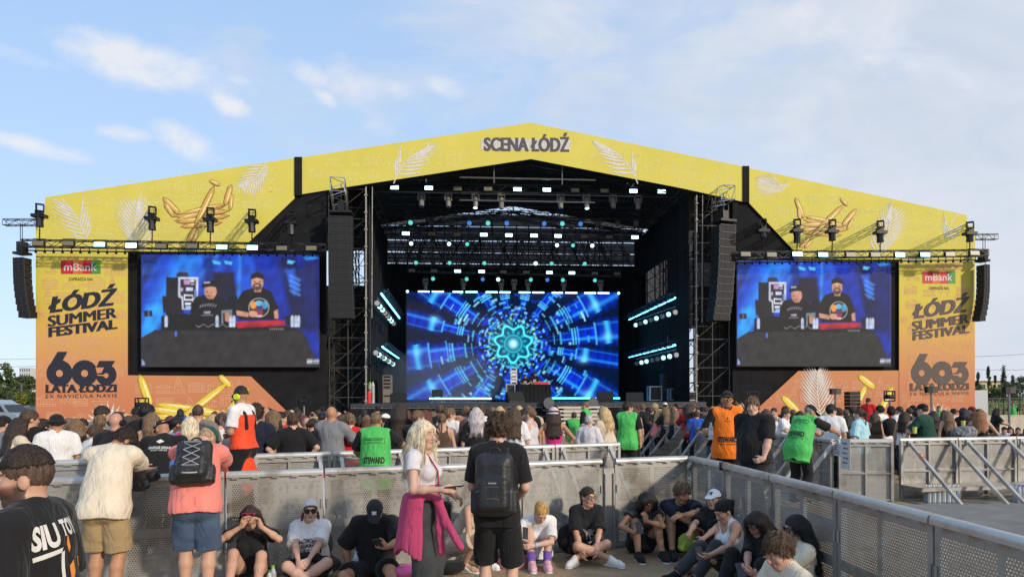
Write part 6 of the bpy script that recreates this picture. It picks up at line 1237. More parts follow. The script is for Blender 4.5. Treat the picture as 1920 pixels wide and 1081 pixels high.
def headF(F, J, face=1.0):
    S = J.S; R, c = J.Rh, J.hc; f = J.female; T = lambda x, y, z: c + R @ V3(x, y, z) * S
    F.cap(J.neck - J.R2 @ V3(0, 0, .03), T(0, -.02, -.05), (.050 if f else .059) * S, (.047 if f else .055) * S, .03)
    F.ell(T(0, -.012, .028), V3(.074, .094, .094) * S, R, .02); F.ell(T(0, .022, -.045), V3(.056 if f else .060, .066, .068) * S, R, .03); F.ell(T(0, .064, -.092), V3(.022 if f else .028, .020, .020) * S, R, .025)
    for sx in (-1, 1):
        F.ell(T(sx * .036, .060, -.022), V3(.026, .024, .028) * S, R, .02); F.ell(T(sx * .076, -.008, -.008), V3(.011, .022, .031) * S, R, .006); F.cap(T(sx * .05, .0, -.075), T(sx * .02, .055, -.098), .014 * S, .014 * S, .03)
    F.cap(T(-.032, .080, .034), T(.032, .080, .034), .011 * S, .011 * S, .015)
    F.cap(T(0, .086, .018), T(0, .108, -.022), .008 * S, .0125 * S, .012); 
    for sx in (-1, 1): F.ell(T(sx * .011, .098, -.028), V3(.009, .011, .008) * S, R, .006)
    F.cap(T(-.016, .088, -.052), T(.016, .088, -.052), .0075 * S, .0075 * S, .008); F.cap(T(-.014, .086, -.063), T(.014, .086, -.063), .008 * S, .008 * S, .008)
    for sx in (-1, 1):
        sl, (X, Y, Z) = F.win(T(sx * .031, .098, .010) - .03, T(sx * .031, .098, .010) + .03, 0); q = T(sx * .031, .100, .010); d = .0155 * S - np.sqrt((X - q[0]) ** 2 + (Y - q[1]) ** 2 + (Z - q[2]) ** 2); A = F.F[sl]; kk = .012; h_ = np.maximum(kk - np.abs(A - d), 0) / kk; F.F[sl] = np.maximum(A, d) + h_ * h_ * kk * .25
        F.ell(T(sx * .031, .076, .010), V3(.0125, .0125, .0115) * S, R, .003)
def face_cols(V, J, brow=(.05, .03, .02), lip=(.42, .14, .12), iris=(.03, .025, .02), beard=None, stubble=0.0, makeup=0.0, tattoo=None):
    P = (V - J.hc) @ J.Rh / J.S; x, y, z = P[:, 0], P[:, 1], P[:, 2]; C = np.zeros((len(V), 4), np.float32); fr = y > .03
    def put(k, c): 
        k = np.clip(k, 0, 1)[:, None]; a = C[:, 3:4]; na = k + a * (1 - k); C[:, :3] = np.where(na > 1e-4, (np.array(c) * k + C[:, :3] * a * (1 - k)) / np.maximum(na, 1e-4), 0); C[:, 3:4] = na
    soft = lambda d, w=.003: np.clip(.5 - d / w, 0, 1)
    if stubble or beard:
        m = soft(np.maximum(z + .030 - .5 * np.maximum(0, np.abs(x) - .035), -(z + .135)), .02) * (y > -.01 + .0 * z) * (np.abs(x) < .075)
        lipz = soft(np.hypot(x / .022, (z + .057) / .010) - 1, .3) * fr; put(m * (1 - lipz) * (stubble or .92), beard or (.06, .045, .035))
    put(soft(np.hypot(x / .021, (z + .057) / .0095) - 1, .25) * (y > .07), lip); put(soft(np.hypot(x / .018, (z + .0575) / .0022) - 1, .6) * (y > .07) * .8, (.10, .03, .03))
    for sx in (-1, 1):
        put(soft(np.hypot((x - sx * .031) / .0155, (z - .0105) / .0085) - 1, .4) * (y > .055) * (.55 + .4 * makeup), (.09, .055, .045))
        put(soft(np.hypot((x - sx * .031) / .0125, (z - .010) / .0058) - 1, .4) * (y > .055), (.62, .58, .55)); put(soft(np.hypot((x - sx * .031) / .0055, (z - .010) / .0058) - 1, .4) * (y > .055), iris)
        put(soft(np.hypot((x - sx * .032) / .021, (z - .0335 + .12 * np.maximum(0, np.abs(x) - .036)) / .0048) - 1, .5) * (y > .05) * .85, brow); put(soft(np.hypot((x - sx * .010) / .005, (z + .034) / .0035) - 1, .5) * (y > .08) * .6, (.18, .07, .05))
        put(soft(np.hypot((x - sx * .045) / .024, (z + .028) / .022) - 1, .9) * (y > .03) * .28, (.50, .17, .12))
    return C
SKIN = {n: mat('skin_' + n, c, .52, var=.06, vscale=14, bump=.05, bscale=180, attr='col', spec=.35) for n, c in (('fair', (.56, .34, .25)), ('light', (.50, .285, .195)), ('tan', (.42, .215, .125)), ('brown', (.33, .165, .095)))}
for m_k in SKIN.values(): bs = m_k.node_tree.nodes['Principled BSDF']; bs.inputs['Subsurface Weight'].default_value = .0
def cloth(name, c, rough=.9, bump=.18, bscale=60, var=.10):
    m = mat(name, c, rough, var=var, vscale=7, bump=bump, bscale=bscale, spec=.2, sheen=.08); nt = m.node_tree; L = nt.links.new; bp = next((n for n in nt.nodes if n.type == 'BUMP'), None)
    if bp is None or 'folds' in nt.nodes: return m
    tc = nd(nt, 'ShaderNodeTexCoord'); mp = nd(nt, 'ShaderNodeMapping'); mp.inputs['Scale'].default_value = (1, 1, .38); mp.inputs['Rotation'].default_value = (.3, .5, .2); w = nd(nt, 'ShaderNodeTexNoise'); w.name = 'folds'; w.inputs['Scale'].default_value = 8.5; w.inputs['Detail'].default_value = 1.5; w.inputs['Distortion'].default_value = 1.6
    L(tc.outputs['Object'], mp.inputs[0]); L(mp.outputs[0], w.inputs['Vector']); a = nd(nt, 'ShaderNodeMath', operation='SUBTRACT'); a.inputs[1].default_value = .5; b = nd(nt, 'ShaderNodeMath', operation='ABSOLUTE'); L(w.outputs['Fac'], a.inputs[0]); L(a.outputs[0], b.inputs[0]); b2 = nd(nt, 'ShaderNodeBump', invert=True); b2.inputs['Strength'].default_value = .55; b2.inputs['Distance'].default_value = .05; L(b.outputs[0], b2.inputs['Height']); L(b2.outputs[0], bp.inputs['Normal']); return m
def hairm(name, c): return mat(name, c, .48, var=.55, vscale=26, bump=.5, bscale=70, spec=.35, stretch=(3.2, 3.2, .45))
C_BLACK = cloth('black_cotton', (.014, .014, .015)); C_WHITE = cloth('white_cotton', (.70, .69, .68)); C_NAVY = cloth('navy_cotton', (.014, .018, .034)); C_CREAM = cloth('cream_linen', (.66, .58, .45), bscale=30); C_KHAKI = cloth('khaki_cotton', (.34, .245, .125)); C_PINKT = cloth('coral_pink_cotton', (.74, .22, .18)); C_DENIM = cloth('blue_denim', (.055, .085, .14), bscale=220, var=.3)
C_GREY = cloth('grey_cotton', (.19, .195, .21)); C_RED = cloth('red_cotton', (.58, .02, .025)); C_GREEN = cloth('steward_green', (.075, .46, .10), .55); C_ORANGE = cloth('steward_orange', (.90, .20, .015), .6); C_DGREEN = cloth('dark_green_cotton', (.014, .055, .035)); C_SKY = cloth('light_blue_cotton', (.38, .62, .68)); C_TAUPE = cloth('taupe_cotton', (.20, .16, .15)); C_DGREY = cloth('charcoal_denim', (.045, .05, .052), bscale=200, var=.3); C_HOTP = cloth('raspberry_fleece', (.44, .055, .135)); C_MAGENTA = cloth('magenta_knit', (.60, .03, .20)); C_SAND = cloth('sand_cotton', (.60, .50, .37)); C_PINK2 = cloth('salmon_knit', (.80, .20, .20)); C_PURP = cloth('purple_knit', (.16, .09, .38)); C_LILAC = cloth('off_white_jersey', (.60, .57, .60)); C_DRED = cloth('dark_red_knit', (.30, .018, .02)); C_BEIGE = cloth('beige_cotton', (.46, .36, .27)); C_BROWNMESH = cloth('brown_mesh', (.10, .06, .04)); C_SBLUE = cloth('royal_blue_cotton', (.03, .09, .42)); C_CORAL = cloth('orange_red_cotton', (.72, .10, .03))
H_BLACK = hairm('hair_black', (.012, .010, .010)); H_DBROWN = hairm('hair_dark_brown', (.030, .018, .012)); H_BROWN = hairm('hair_brown', (.075, .043, .024)); H_LBROWN = hairm('hair_light_brown', (.17, .105, .055)); H_BLOND = hairm('hair_blond', (.52, .36, .17)); H_PLAT = hairm('hair_platinum', (.66, .55, .38)); H_SILVER = hairm('hair_silver', (.52, .45, .45)); H_GINGER = hairm('hair_ginger', (.26, .115, .04)); H_REDBR = hairm('hair_red_brown', (.12, .035, .022)); H_GOLD = hairm('hair_golden', (.56, .33, .10))
P_BLACK = mat('black_nylon', (.013, .013, .014), .5, bump=.25, bscale=45, var=.2); M_LENS = mat('sunglass_lens', (.02, .012, .012), .08); M_PHONE = mat('phone_glass', (.02, .02, .024), .12); M_SOLE = mat('white_sole', (.62, .61, .58), .6)
def add_part(root, name, F, m, smooth=True, col=None, parent=None):
    V, Q = F.mesh()
    if len(Q) == 0: return None, None, None
    o = mk(name, V, Q, m, parent or root, smooth, True, col=col(V) if col else None); return o, V, Q
def person(x, y, yaw, label, group=None, z=0.0): return thing('person', label, 'person', (x, y, z), group, D(yaw))
def make_body(root, J, skin, res=.008, hands=({}, {}), feet=True, **fc):
    F = Field(J.lo, J.hi, res); torso(F, J); 
    for i in (0, 1):
        arm(F, J, i, t2=2); leg(F, J, i)
        if feet: foot(F, J, i)
    headF(F, J)
    for i in (0, 1):
        if hands[i] is not None: hand(F, J, i, **hands[i])
    return add_part(root, 'body', F, SKIN[skin] if isinstance(skin, str) else skin, col=lambda V: face_cols(V, J, **fc))
def make_top(root, J, m, res=.008, off=.014, loose=.012, sleeve=.72, sopen=.018, hem=-.06, neck=.072, neckz=.03, neckf=.012, wr=.0035, name='shirt', seed=1, low=None, strap=False, sleeves=(1, 1), soff=None, hemtilt=0):
    F = Field(J.lo, J.hi, res); torso(F, J, off, loose=loose); S = J.S
    if hem < 0:                                # cloth falls straight from the waist
        w_ = (.160 if J.female else .158) * S * J.bulk + off + loose * .7; F.cap(J.waist, J.pel + J.R1 @ V3(0, -.012, hem - .12) * S, w_ * .93, w_, .05, flat=(J.R1[:, 1], 1.32))
    F.plane(J.pel + J.R1 @ V3(0, 0, hem) * S, -J.R1[:, 2] + J.R1[:, 1] * hemtilt)
    for i in (0, 1):
        if sleeves[i] and sleeve > 0: arm(F, J, i, soff if soff is not None else off + .004, t2=sleeve, open_=sopen, k=.03)
    if strap:                                  # tank top: cut the shoulders away
        for i, sx in enumerate((-1, 1)): F.ell(J.sh[i] + J.R2 @ V3(sx * .02, 0, .0), V3(.085, .12, .13) * S, J.R2, sub=True)
        F.ell(J.neck + J.R2 @ V3(0, .06, -.02) * S, V3(.085, .13, .10) * S, J.R2, sub=True); F.ell(J.neck + J.R2 @ V3(0, -.07, .01) * S, V3(.085, .09, .08) * S, J.R2, sub=True)
    if low is not None: F.plane(J.chest + J.R2 @ V3(0, 0, low) * S, J.R2[:, 2])
    F.ell(J.neck + J.R2 @ V3(0, neckf, neckz) * S, V3(neck, neck, .055) * S, J.R2, sub=True)
    if wr: F.ripple(wr, 26, seed, (1, 1, .55)); F.ripple(wr * .7, 55, seed + 40, (1, 1, .8))
    return add_part(root, name, F, m)
def make_legs(root, J, m, res=.008, off=.016, t2=1.93, open_=.01, top=.06, name='trousers', wr=.004, seed=3, off2=None, skirt=None):
    F = Field(J.lo, J.hi, res); S = J.S; b = J.bulk
    F.ell(J.pel + J.R1 @ V3(0, -.01, -.02) * S, V3(.168 if J.female else .160, .118, .135) * S * b + min(off, .010), J.R1, .05)
    for i, sx in enumerate((-1, 1)): F.ell(J.hip[i] + J.R0 @ V3(0, -.055, -.015) * S, V3(.088, .085, .10) * S * b + min(off, .012), None, .05)
    F.ell(J.waist + J.R1 @ V3(0, 0, -.04) * S, V3(.13, .10, .14) * S * b + off * .6, J.R1, .05); F.plane(J.pel + J.R1 @ V3(0, 0, top) * S, J.R1[:, 2])
    for i in (0, 1): leg(F, J, i, off, t2, open_=open_, off2=off2)
    if wr: F.ripple(wr, 34, seed, (1, 1, .7))
    return add_part(root, name, F, m)
def make_shoes(root, J, m, res=.008, off=.010, which=(0, 1), sole=M_SOLE):
    for i in which:
        F = Field(np.minimum(J.an[i], J.an[i] + J.toe[i] * .2) - .13, np.maximum(J.an[i], J.an[i] + J.toe[i] * .2) + .12, res); foot(F, J, i, off); add = unit(J.kn[i] - J.an[i]); F.plane(J.an[i] + add * .02, add)
        o, V, Q = add_part(root, 'shoe', F, m)
        if sole is not None and o:
            d = J.toe[i]; dn = V3(0, 0, -1); dn = unit(dn - (dn @ d) * d); F = Field(J.an[i] - .26, J.an[i] + .26, res); a = J.an[i] + dn * .082 * J.S
            F.cap(a - d * .045, a + d * .18, .046, .044, 0, flat=(dn, 3.2)); add_part(root, 'sole', F, sole, parent=o)
def strands(V, Q, n, L, w, comb, lift, seed, rnd=.5, zmax=9):
    """fine loose locks growing out of a hair surface, combed along comb(points)"""
    g = np.random.default_rng(seed); Q2 = Q[V[Q[:, 0], 2] < zmax]; q = Q2[g.integers(0, len(Q2), n)]; c = V[q].mean(1); nr = np.cross(V[q[:, 2]] - V[q[:, 0]], V[q[:, 3]] - V[q[:, 1]]); nr /= np.linalg.norm(nr, axis=1, keepdims=True) + 1e-9
    d = comb(c) + g.normal(0, rnd, (n, 3)); d -= (d * nr).sum(1, keepdims=True) * nr; d /= np.linalg.norm(d, axis=1, keepdims=True) + 1e-9; s = np.cross(d, nr) * (w * g.uniform(.6, 1.3, (n, 1))); l = L * g.uniform(.5, 1.3, (n, 1)); e = c + d * l + nr * (lift * g.uniform(-.2, 1.2, (n, 1))); b = c - nr * .003; m = (b + e) / 2 + nr * lift * .45
    P = np.stack([b - s, b + s, m + s, m - s, e + s * .25, e - s * .25], 1).reshape(-1, 3); k = len(V) + 6 * np.arange(n)[:, None]; return np.concatenate([V, P]), np.concatenate([Q, k + np.array([[0, 1, 2, 3]]), k + np.array([[3, 2, 4, 5]])])
def make_hair(root, J, kind, m, res=.008, L=.3, fade=None, seed=5, front=False, name='hair', hl=0.0, part=True, back=None, vol=0.0, bun=None, side_bias=0.0, loose=True):
    """hair in head space; kinds short, buzz, curly, long, tied"""
    S = J.S; R, c = J.Rh, J.hc; T = lambda x, y, z: c + R @ V3(x, y, z) * S; bk = J.R2 @ V3(0, -1, 0)
    pts = [c - .2, c + .2]
    rows = []
    if kind == 'long':
        for k in range(9):
            u = (k - 4) / 4; a = T(u * .072, -.045 - .035 * (1 - u * u), .01); b_ = J.neck + J.R2 @ V3(u * .088, -.075 - .02 * (1 - abs(u)) + (.045 if abs(u) > .9 else 0), .02) * S; e = b_ + unit(J.R2 @ V3(u * .12, -.10, -1)) * max(.02, L - .12 + .025 * math.sin(k * 2.3 + seed)); rows.append((a, b_, e))
        if front:
            for sx in (-1, 1): a = T(sx * .074, .035, .045); b_ = T(sx * .084, .018, -.07); e = J.neck + J.R2 @ V3(sx * .098, .055, -.03) * S + J.R2 @ V3(sx * .01, .02, -1) * max(.0, L - .20); rows.append((a, b_, e))
    if kind == 'pony' or bun == 'pony':
        a = T(0, -.095, .05); rows.append((a, T(side_bias, -.150, .015), T(side_bias * 1.5, -.135, -.02) + V3(0, 0, -1) * L * S))
    for r in rows: pts += list(r)
    P = np.array(pts); F = Field(P.min(0) - .06, P.max(0) + .06, res)
    sl, (X, Y, Z) = F.win(c - .2, c + .2, 0); x, y, z = ((X - c[0]) * R[0, j] + (Y - c[1]) * R[1, j] + (Z - c[2]) * R[2, j] for j in range(3)); x, y, z = x / S, y / S, z / S
    rr = {'short': (.083, .104, .103), 'buzz': (.0775, .098, .098), 'curly': (.093, .113, .120), 'long': (.084, .104, .102), 'tied': (.079, .099, .098), 'pony': (.080, .100, .099)}[kind]; rr = tuple(q + vol for q in rr)
    if fade is not None: rr = (.0805, .102, .118)
    cz = .034 if kind != 'curly' else .042
    k0 = np.sqrt((x / rr[0]) ** 2 + ((y + .014) / rr[1]) ** 2 + ((z - cz) / rr[2]) ** 2); k1 = np.sqrt((x / rr[0] ** 2) ** 2 + ((y + .014) / rr[1] ** 2) ** 2 + ((z - cz) / rr[2] ** 2) ** 2) + 1e-6; d = k0 * (k0 - 1) / k1
    ang = np.arctan2(x, y + .02); rag = .006 * np.sin(ang * 17 + seed) + .004 * np.sin(ang * 31)
    if kind in ('long',): clip = np.maximum((.058 + hl + rag * .5 - z) - (.085 - y) * .62 - np.maximum(0, np.abs(x) - .05) * 1.2, -(z + .16)) * .75
    else: clip = ((-.006 + hl + .78 * y + rag) - z - np.maximum(0, -y - .04) * .35) * .78
    if fade is not None: clip = np.maximum(clip, (fade - z + rag * .6) * .9)
    if part and kind == 'long': d = d + .006 * np.exp(-(x / .006) ** 2) * (z > .05)
    d = np.maximum(d, clip)
    if kind == 'curly': rg = np.random.default_rng(seed); v = 0; 
    if kind == 'curly':
        for o in range(5): kx, ky, kz = rg.normal(0, 1, 3) * 70; v = v + np.sin(x * kx + y * ky + z * kz + rg.random() * 6)
        d = d + .0042 * v
    elif kind == 'short': d = d + (.0035 * np.sin(x * 150 + 5 * np.sin(y * 30 + seed)) + .003 * np.sin(x * 90 - y * 70 + z * 60 + seed)) * (1 + 20 * vol if fade is None else .25)
    else: d = d + .0018 * np.sin(ang * 44 + 3 * np.sin(z * 30))
    F.mix(sl, d.astype(np.float32) * S, 0)
    for (a, b_, e) in rows:
        r0 = .040 if kind == 'long' else .022; F.cap(a, b_, r0 * S, r0 * .95 * S, .045); F.cap(b_, e, r0 * .95 * S, r0 * (.72 if kind == 'long' else .5) * S, .035)
    if bun == 'bun': F.ell(T(0, -.105, .075), V3(.046, .04, .042) * S, R, .008)
    if bun == 'updo': F.ell(T(0, -.09, .02), V3(.062, .045, .06) * S, R, .02)
    if rows:
        I = np.nonzero(np.abs(F.F) < .02); q = F.ax[0][I[0]] * J.R2[0, 0] + F.ax[1][I[1]] * J.R2[1, 0]; zz = F.ax[2][I[2]]; F.F[I] += (.0016 * np.sin(q * 300 + 2.5 * np.sin(zz * 9 + seed)) + .0012 * np.sin(q * 520 + zz * 7)).astype(np.float32)
    V, Q = F.mesh()
    if len(Q) == 0: return None, None, None
    top = c + R @ V3(0, -.03, .13) * S; away = lambda p: unit(np.array([0, 0, -.5])) + (p - top) / .1
    if kind == 'buzz' or not loose: pass
    elif rows and kind == 'long': V, Q = strands(V, Q, 2600 if res < .009 else 700, .10, .0019, lambda p: np.array([[0, 0, -1.2]]) + (p - top) / .09 * np.array([1, 1, .2]), .0015, seed, .08, c[2] + .03)
    elif kind == 'curly': V, Q = strands(V, Q, 2600 if res < .009 else 600, .028, .0035, lambda p: p * 0, .016, seed, 1)
    elif kind == 'short': V, Q = strands(V, Q, (2000 if fade is None else 5000) if res < .009 else 500, .030 if fade is None else .011, .0024 if fade is None else .0016, (lambda p: away(p) + R[:, 2] * 1.2 - R[:, 1] * .6) if fade is not None else away, .008 if fade is None else .002, seed, .3)
    else: tg = T(0, -.13, .05); V, Q = strands(V, Q, 1200 if res < .009 else 300, .04, .002, lambda p: (tg - p) / .1, .002, seed, .08)
    return mk(name, V, Q, m, root, True, True), V, Q
def make_cap(root, J, m, res=.007, back=False, kind='cap', yaw=0.0, m2=None):
    S = J.S; R, c = J.Rh @ rotz(D(180 if back else yaw)), J.hc; T = lambda x, y, z: c + R @ V3(x, y, z) * S; F = Field(c - .24, c + .24, res)
    if kind == 'cap':
        F.ell(T(0, -.008, .036), V3(.088, .108, .098) * S, R, 0); F.plane(T(0, 0, .042), -R @ unit(V3(0, .10, 1))); F.cap(T(0, .07, .052), T(0, .125, .042), .075 * S, .070 * S, .008, flat=(R @ unit(V3(0, .15, 1)), 11)); F.ell(T(0, -.01, .134), V3(.010, .010, .006) * S, R, .004)
    elif kind == 'bucket':
        F.ell(T(0, -.008, .050), V3(.090, .108, .092) * S, R, 0); F.plane(T(0, 0, .045), -R[:, 2])
        for j in range(9):
            a = math.pi * 2 * j / 9; 
        F.ell(T(0, -.004, .024), V3(.125, .145, .036) * S, R, .02)
    elif kind == 'scarf':
        F.ell(T(0, -.012, .038), V3(.083, .103, .099) * S, R, 0); F.plane(T(0, .02, .040), -R @ unit(V3(0, -.62, 1))); F.cap(T(0, -.10, .01), T(.01, -.13, -.05), .024 * S, .012 * S, .01)
    F.ripple(.0012, 60, 3); return add_part(root, kind if kind != 'bucket' else 'bucket_hat', F, m)
def make_glasses(root, J, m, frame=None, up=0.0, big=False):
    S = J.S; R, c = J.Rh, J.hc; T = lambda x, y, z: Vector(c + R @ V3(x, y, z) * S); m_ = MB(); w, h = (.028, .021) if not big else (.033, .025); y0 = .098 - up * .35; z0 = .010 + up; m_.mi = 0
    for sx in (-1, 1):
        P = [T(sx * .033 + w * math.cos(t_) * (1 if abs(math.cos(t_)) > 0 else 1), y0 - .35 * abs(sx * .033 + w * math.cos(t_)) * .35, z0 + h * math.sin(t_)) for t_ in [2 * math.pi * i / 14 for i in range(14)]]; m_.prism(P, T(0, -.005, 0) - T(0, 0, 0))
    m_.mi = 1; m_.tube(T(-.01, y0 + .002, z0 + .006), T(.01, y0 + .002, z0 + .006), .003, 5)
    for sx in (-1, 1):
        m_.tube(T(sx * .062, y0 - .014, z0 + .008), T(sx * .080, y0 - .10, z0 + .012 - up * .2), .0035, 5)
        Q = [T(sx * .033 + w * 1.03 * math.cos(t_), y0 + .001 - .1225 * abs(sx * .033 + w * math.cos(t_)), z0 + h * 1.05 * math.sin(t_)) for t_ in [2 * math.pi * i / 14 for i in range(15)]]; m_.path(Q, .0028, 4)
    return m_.build('glasses', [m, frame or P_BLACK], root, local=True)
def drape2d(root, name, shapes, V, Q, o, u, v, m, off=.004, sub=.02, rev=False):
    """flat lettering or a printed shape laid on a garment: 2D pieces (verts, faces) in metres, thrown along -(u x v) onto the mesh V, Q"""
    o, u, v = np.asarray(o, float), unit(np.asarray(u, float)), np.asarray(v, float); v = unit(v - (v @ u) * u); n = np.cross(u, v); bvh = BVHTree.FromPolygons([tuple(p) for p in V], [tuple(int(i) for i in q) for q in Q])
    bm = bmesh.new()
    for vs, fs in shapes:
        bv = [bm.verts.new((p[0], p[1], 0)) for p in vs]
        for f in fs:
            try: bm.faces.new([bv[i] for i in f])
            except ValueError: pass
    for _ in range(3):
        es = [e for e in bm.edges if e.calc_length() > sub]
        if not es: break
        bmesh.ops.subdivide_edges(bm, edges=es, cuts=1, use_grid_fill=False); bmesh.ops.triangulate(bm, faces=[f for f in bm.faces if len(f.verts) > 4])
    for b in bm.verts:
        p = o + u * b.co.x + v * b.co.y; hit = bvh.ray_cast(Vector(p + n * .35), Vector(-n), .8); q = (np.array(hit[0]) + n * off) if hit[0] is not None else p + n * .02; b.co = Vector(q)
    me = bpy.data.meshes.new(name); bm.to_mesh(me); bm.free(); me.materials.append(m); ob = bpy.data.objects.new(name, me); COL.objects.link(ob); ob.parent = root; return ob
def text2d(body, w, h, cx=0, cy=0, bold=.02, shear=0, slope=0.0, spacing=1.0):
    V, Fc = text_mesh(body, bold, shear, spacing); V = V.copy(); V[:, 0] = (V[:, 0] - .5) * w + cx; V[:, 1] = (V[:, 1] - .5) * h + cy + V[:, 0] * slope; return V, Fc
def poly2d(pts): return np.array([(a, b, 0) for a, b in pts]), [tuple(range(len(pts)))]
def rect2d(x0, y0, x1, y1): return poly2d([(x0, y0), (x1, y0), (x1, y1), (x0, y1)])
def frame2d(x0, y0, x1, y1, w): return [rect2d(x0, y0, x1, y0 + w), rect2d(x0, y1 - w, x1, y1), rect2d(x0, y0 + w, x0 + w, y1 - w), rect2d(x1 - w, y0 + w, x1, y1 - w)]
def phone(p, n, up, label, w=.075, h=.155, case=None):
    p = Vector(p); n = Vector(n).normalized(); up = Vector(up); up = (up - n * up.dot(n)).normalized(); sx = up.cross(n); R = Matrix((sx, n, up)).transposed(); t = thing('phone', label, 'phone', p); m_ = MB(); m_.box(p, (w, .009, h), R); m_.build('case', case or M_PHONE, t); m_ = MB(); m_.box(p + n * .0055, (w * .9, .002, h * .93), R); s_ = m_.build('screen', M_PHONE, t)
    m_ = MB(); m_.box(p - n * .006 + sx * w * .22 + up * h * .36, (w * .4, .004, w * .42), R); m_.build('camera_bump', P_BLACK, t); return t
def wpt(root, p): return Vector(root.location) + Matrix.Rotation(root.rotation_euler.z, 3, 'Z') @ Vector(p)
def loc_of(root, P):                         # world point into the person's own frame
    v = Matrix.Rotation(-root.rotation_euler.z, 3, 'Z') @ (Vector(P) - Vector(root.location)); return V3(*v)
# ------------------------------------------------------------------ the people close to the viewer
def pos(px, Y): return ((px - HX) / F_PX * Y, Y)
def bag(root_pos, R, label, size=(.30, .17, .47), m=P_BLACK, cords=False, res=.009):
    """a filled backpack; R columns: right, outward, up"""
    t = thing('backpack', label, 'backpack', root_pos); c = V3(0, 0, 0); w, d, h = size; F = Field(c - h * .8, c + h * .8, res); F.box(c, V3(w / 2, d / 2, h / 2), R, .07, .03); F.box(c + R @ V3(0, d * .45, -h * .14), V3(w * .40, d * .35, h * .26), R, .05, .025); F.box(c + R @ V3(0, d * .40, h * .22), V3(w * .36, d * .22, h * .17), R, .04, .02)
    for sx in (-1, 1): F.box(c + R @ V3(sx * w * .5, 0, -h * .26), V3(.035, d * .36, h * .2), R, .03, .015)
    F.ripple(.004, 26, 11); add_part(t, 'bag_body', F, m, parent=t); T = lambda x, y, z: Vector(R @ V3(x, y, z)); zm = mat('zip_grey', (.09, .09, .095), .4)
    for z, ww, y in ((h * .36, w * .40, d * .52), (-.02 * h, w * .42, d * .80), (-h * .2, w * .34, d * .82)): m_ = MB(); m_.path([T(-ww + 2 * ww * k / 8, y - .02 * (abs(k - 4) / 4) ** 2, z - .05 * (abs(k - 4) / 4) ** 2.5) for k in range(9)], .004, 4); m_.build('zip', zm, t, local=True)
    m_ = MB(); m_.path([T(.05 * math.cos(a), -.02, h * .5 + .045 * math.sin(a)) for a in [math.pi * i / 8 for i in range(9)]], .010, 6); m_.build('grab_loop', m, t, local=True)
    if cords:
        m_ = MB(); y = d * .84
        for z0, z1 in ((.16, .08), (.08, 0), (0, -.08)): m_.tube(T(-.075, y - .03 * (z0 > .1), z0), T(.075, y - .03 * (z1 > .1), z1), .0042, 5); m_.tube(T(.075, y - .03 * (z0 > .1), z0), T(-.075, y - .03 * (z1 > .1), z1), .0042, 5)
        m_.tube(T(-.075, y, .16), T(.075, y, .16), .0042, 5); m_.tube(T(-.075, y, -.08), T(.075, y, -.08), .0042, 5); m_.build('bungee_cord', mat('cord_grey', (.34, .34, .35), .6), t, local=True)
        m_ = MB(); m_.path([T(-.12 + .24 * k / 8, y - .045 * (abs(k - 4) / 4) ** 2, -.13 - .03 * (1 - (abs(k - 4) / 4) ** 2)) for k in range(9)], .007, 5); m_.build('reflective_strip', mat('reflective_grey', (.45, .45, .46), .5), t, local=True)
        m_ = MB(); m_.tube(T(w * .55, .0, -.06), T(w * .56, .0, .02), .03, 8); m_.build('side_bottle', mat('bottle_blue_label', (.06, .14, .5), .3), t, local=True)
    else: m_ = MB(); m_.box(T(0, d * .805, .02), (.07, .004, .012), Matrix(R.tolist())); m_.build('small_badge', mat('badge_grey', (.25, .25, .25), .5), t, local=True)
    return t
def straps(bagobj, root, J, m=P_BLACK, w=.055):
    """shoulder straps over the chest line, belonging to the bag"""
    for sx in (-1, 1):
        pts = [J.chest + J.R2 @ V3(sx * .09, -.145, -.02), J.chest + J.R2 @ V3(sx * .085, -.135, .14), J.neck + J.R2 @ V3(sx * .095, -.055, -.005), J.neck + J.R2 @ V3(sx * .10, .03, -.015), J.chest + J.R2 @ V3(sx * .125, .118, .06), J.chest + J.R2 @ V3(sx * .15, .06, -.12), J.chest + J.R2 @ V3(sx * .13, -.10, -.20)]
        F = Field(np.min(pts, 0) - .1, np.max(pts, 0) + .1, .008)
        for a, b in zip(pts, pts[1:]): F.cap(a, b, w / 2, w / 2, .01, flat=(unit(np.cross(b - a, J.R2[:, 0])), 2.6))
        V, Q = F.mesh(); W_ = np.array([wpt(root, p) for p in V]); mk('strap', W_, Q, m, bagobj, True)
# --- man in the black shirt, far left, walking past
x, y = pos(70, 3.05); r = person(x, y, 96, 'bearded man with faded hair in a black graffiti print shirt, close by at left')
J = skeleton(1.80, False, tw=0, head=(20, 4, 0), bulk=1.0, l1=2, l2=4, pel=(0, 0, .955))
make_body(r, J, 'light', .006, feet=False, beard=(.035, .022, .016), brow=(.03, .02, .015))
o, V, Q = make_top(r, J, C_BLACK, .007, loose=.03, sleeve=.95, sopen=.03, hem=-.14, off=.022, neck=.066); make_legs(r, J, C_BLACK, .012)
make_hair(r, J, 'buzz', hairm('hair_faded', (.085, .05, .033)), .006, hl=-.01); make_hair(r, J, 'short', H_DBROWN, .005, hl=.0, vol=.0, seed=2, name='top_hair', fade=.060)
u = J.R2 @ V3(1, 0, 0); v = J.R2 @ V3(0, 0, 1); c0 = J.chest + J.R2 @ V3(-.03, -.1, .09)
drape2d(r, 'graffiti_print', [text2d('SIU', .125, .105, -.085, .02, .045, .1), text2d('TOY', .11, .075, .06, .04, .045, .1), poly2d([(-.145, -.055), (-.02, -.04), (-.03, -.06), (-.14, -.075)]), poly2d([(-.03, -.06), (-.012, -.055), (-.025, -.33), (-.045, -.33)])], V, Q, c0, u, v, mat('print_white', (.62, .60, .57), .8))
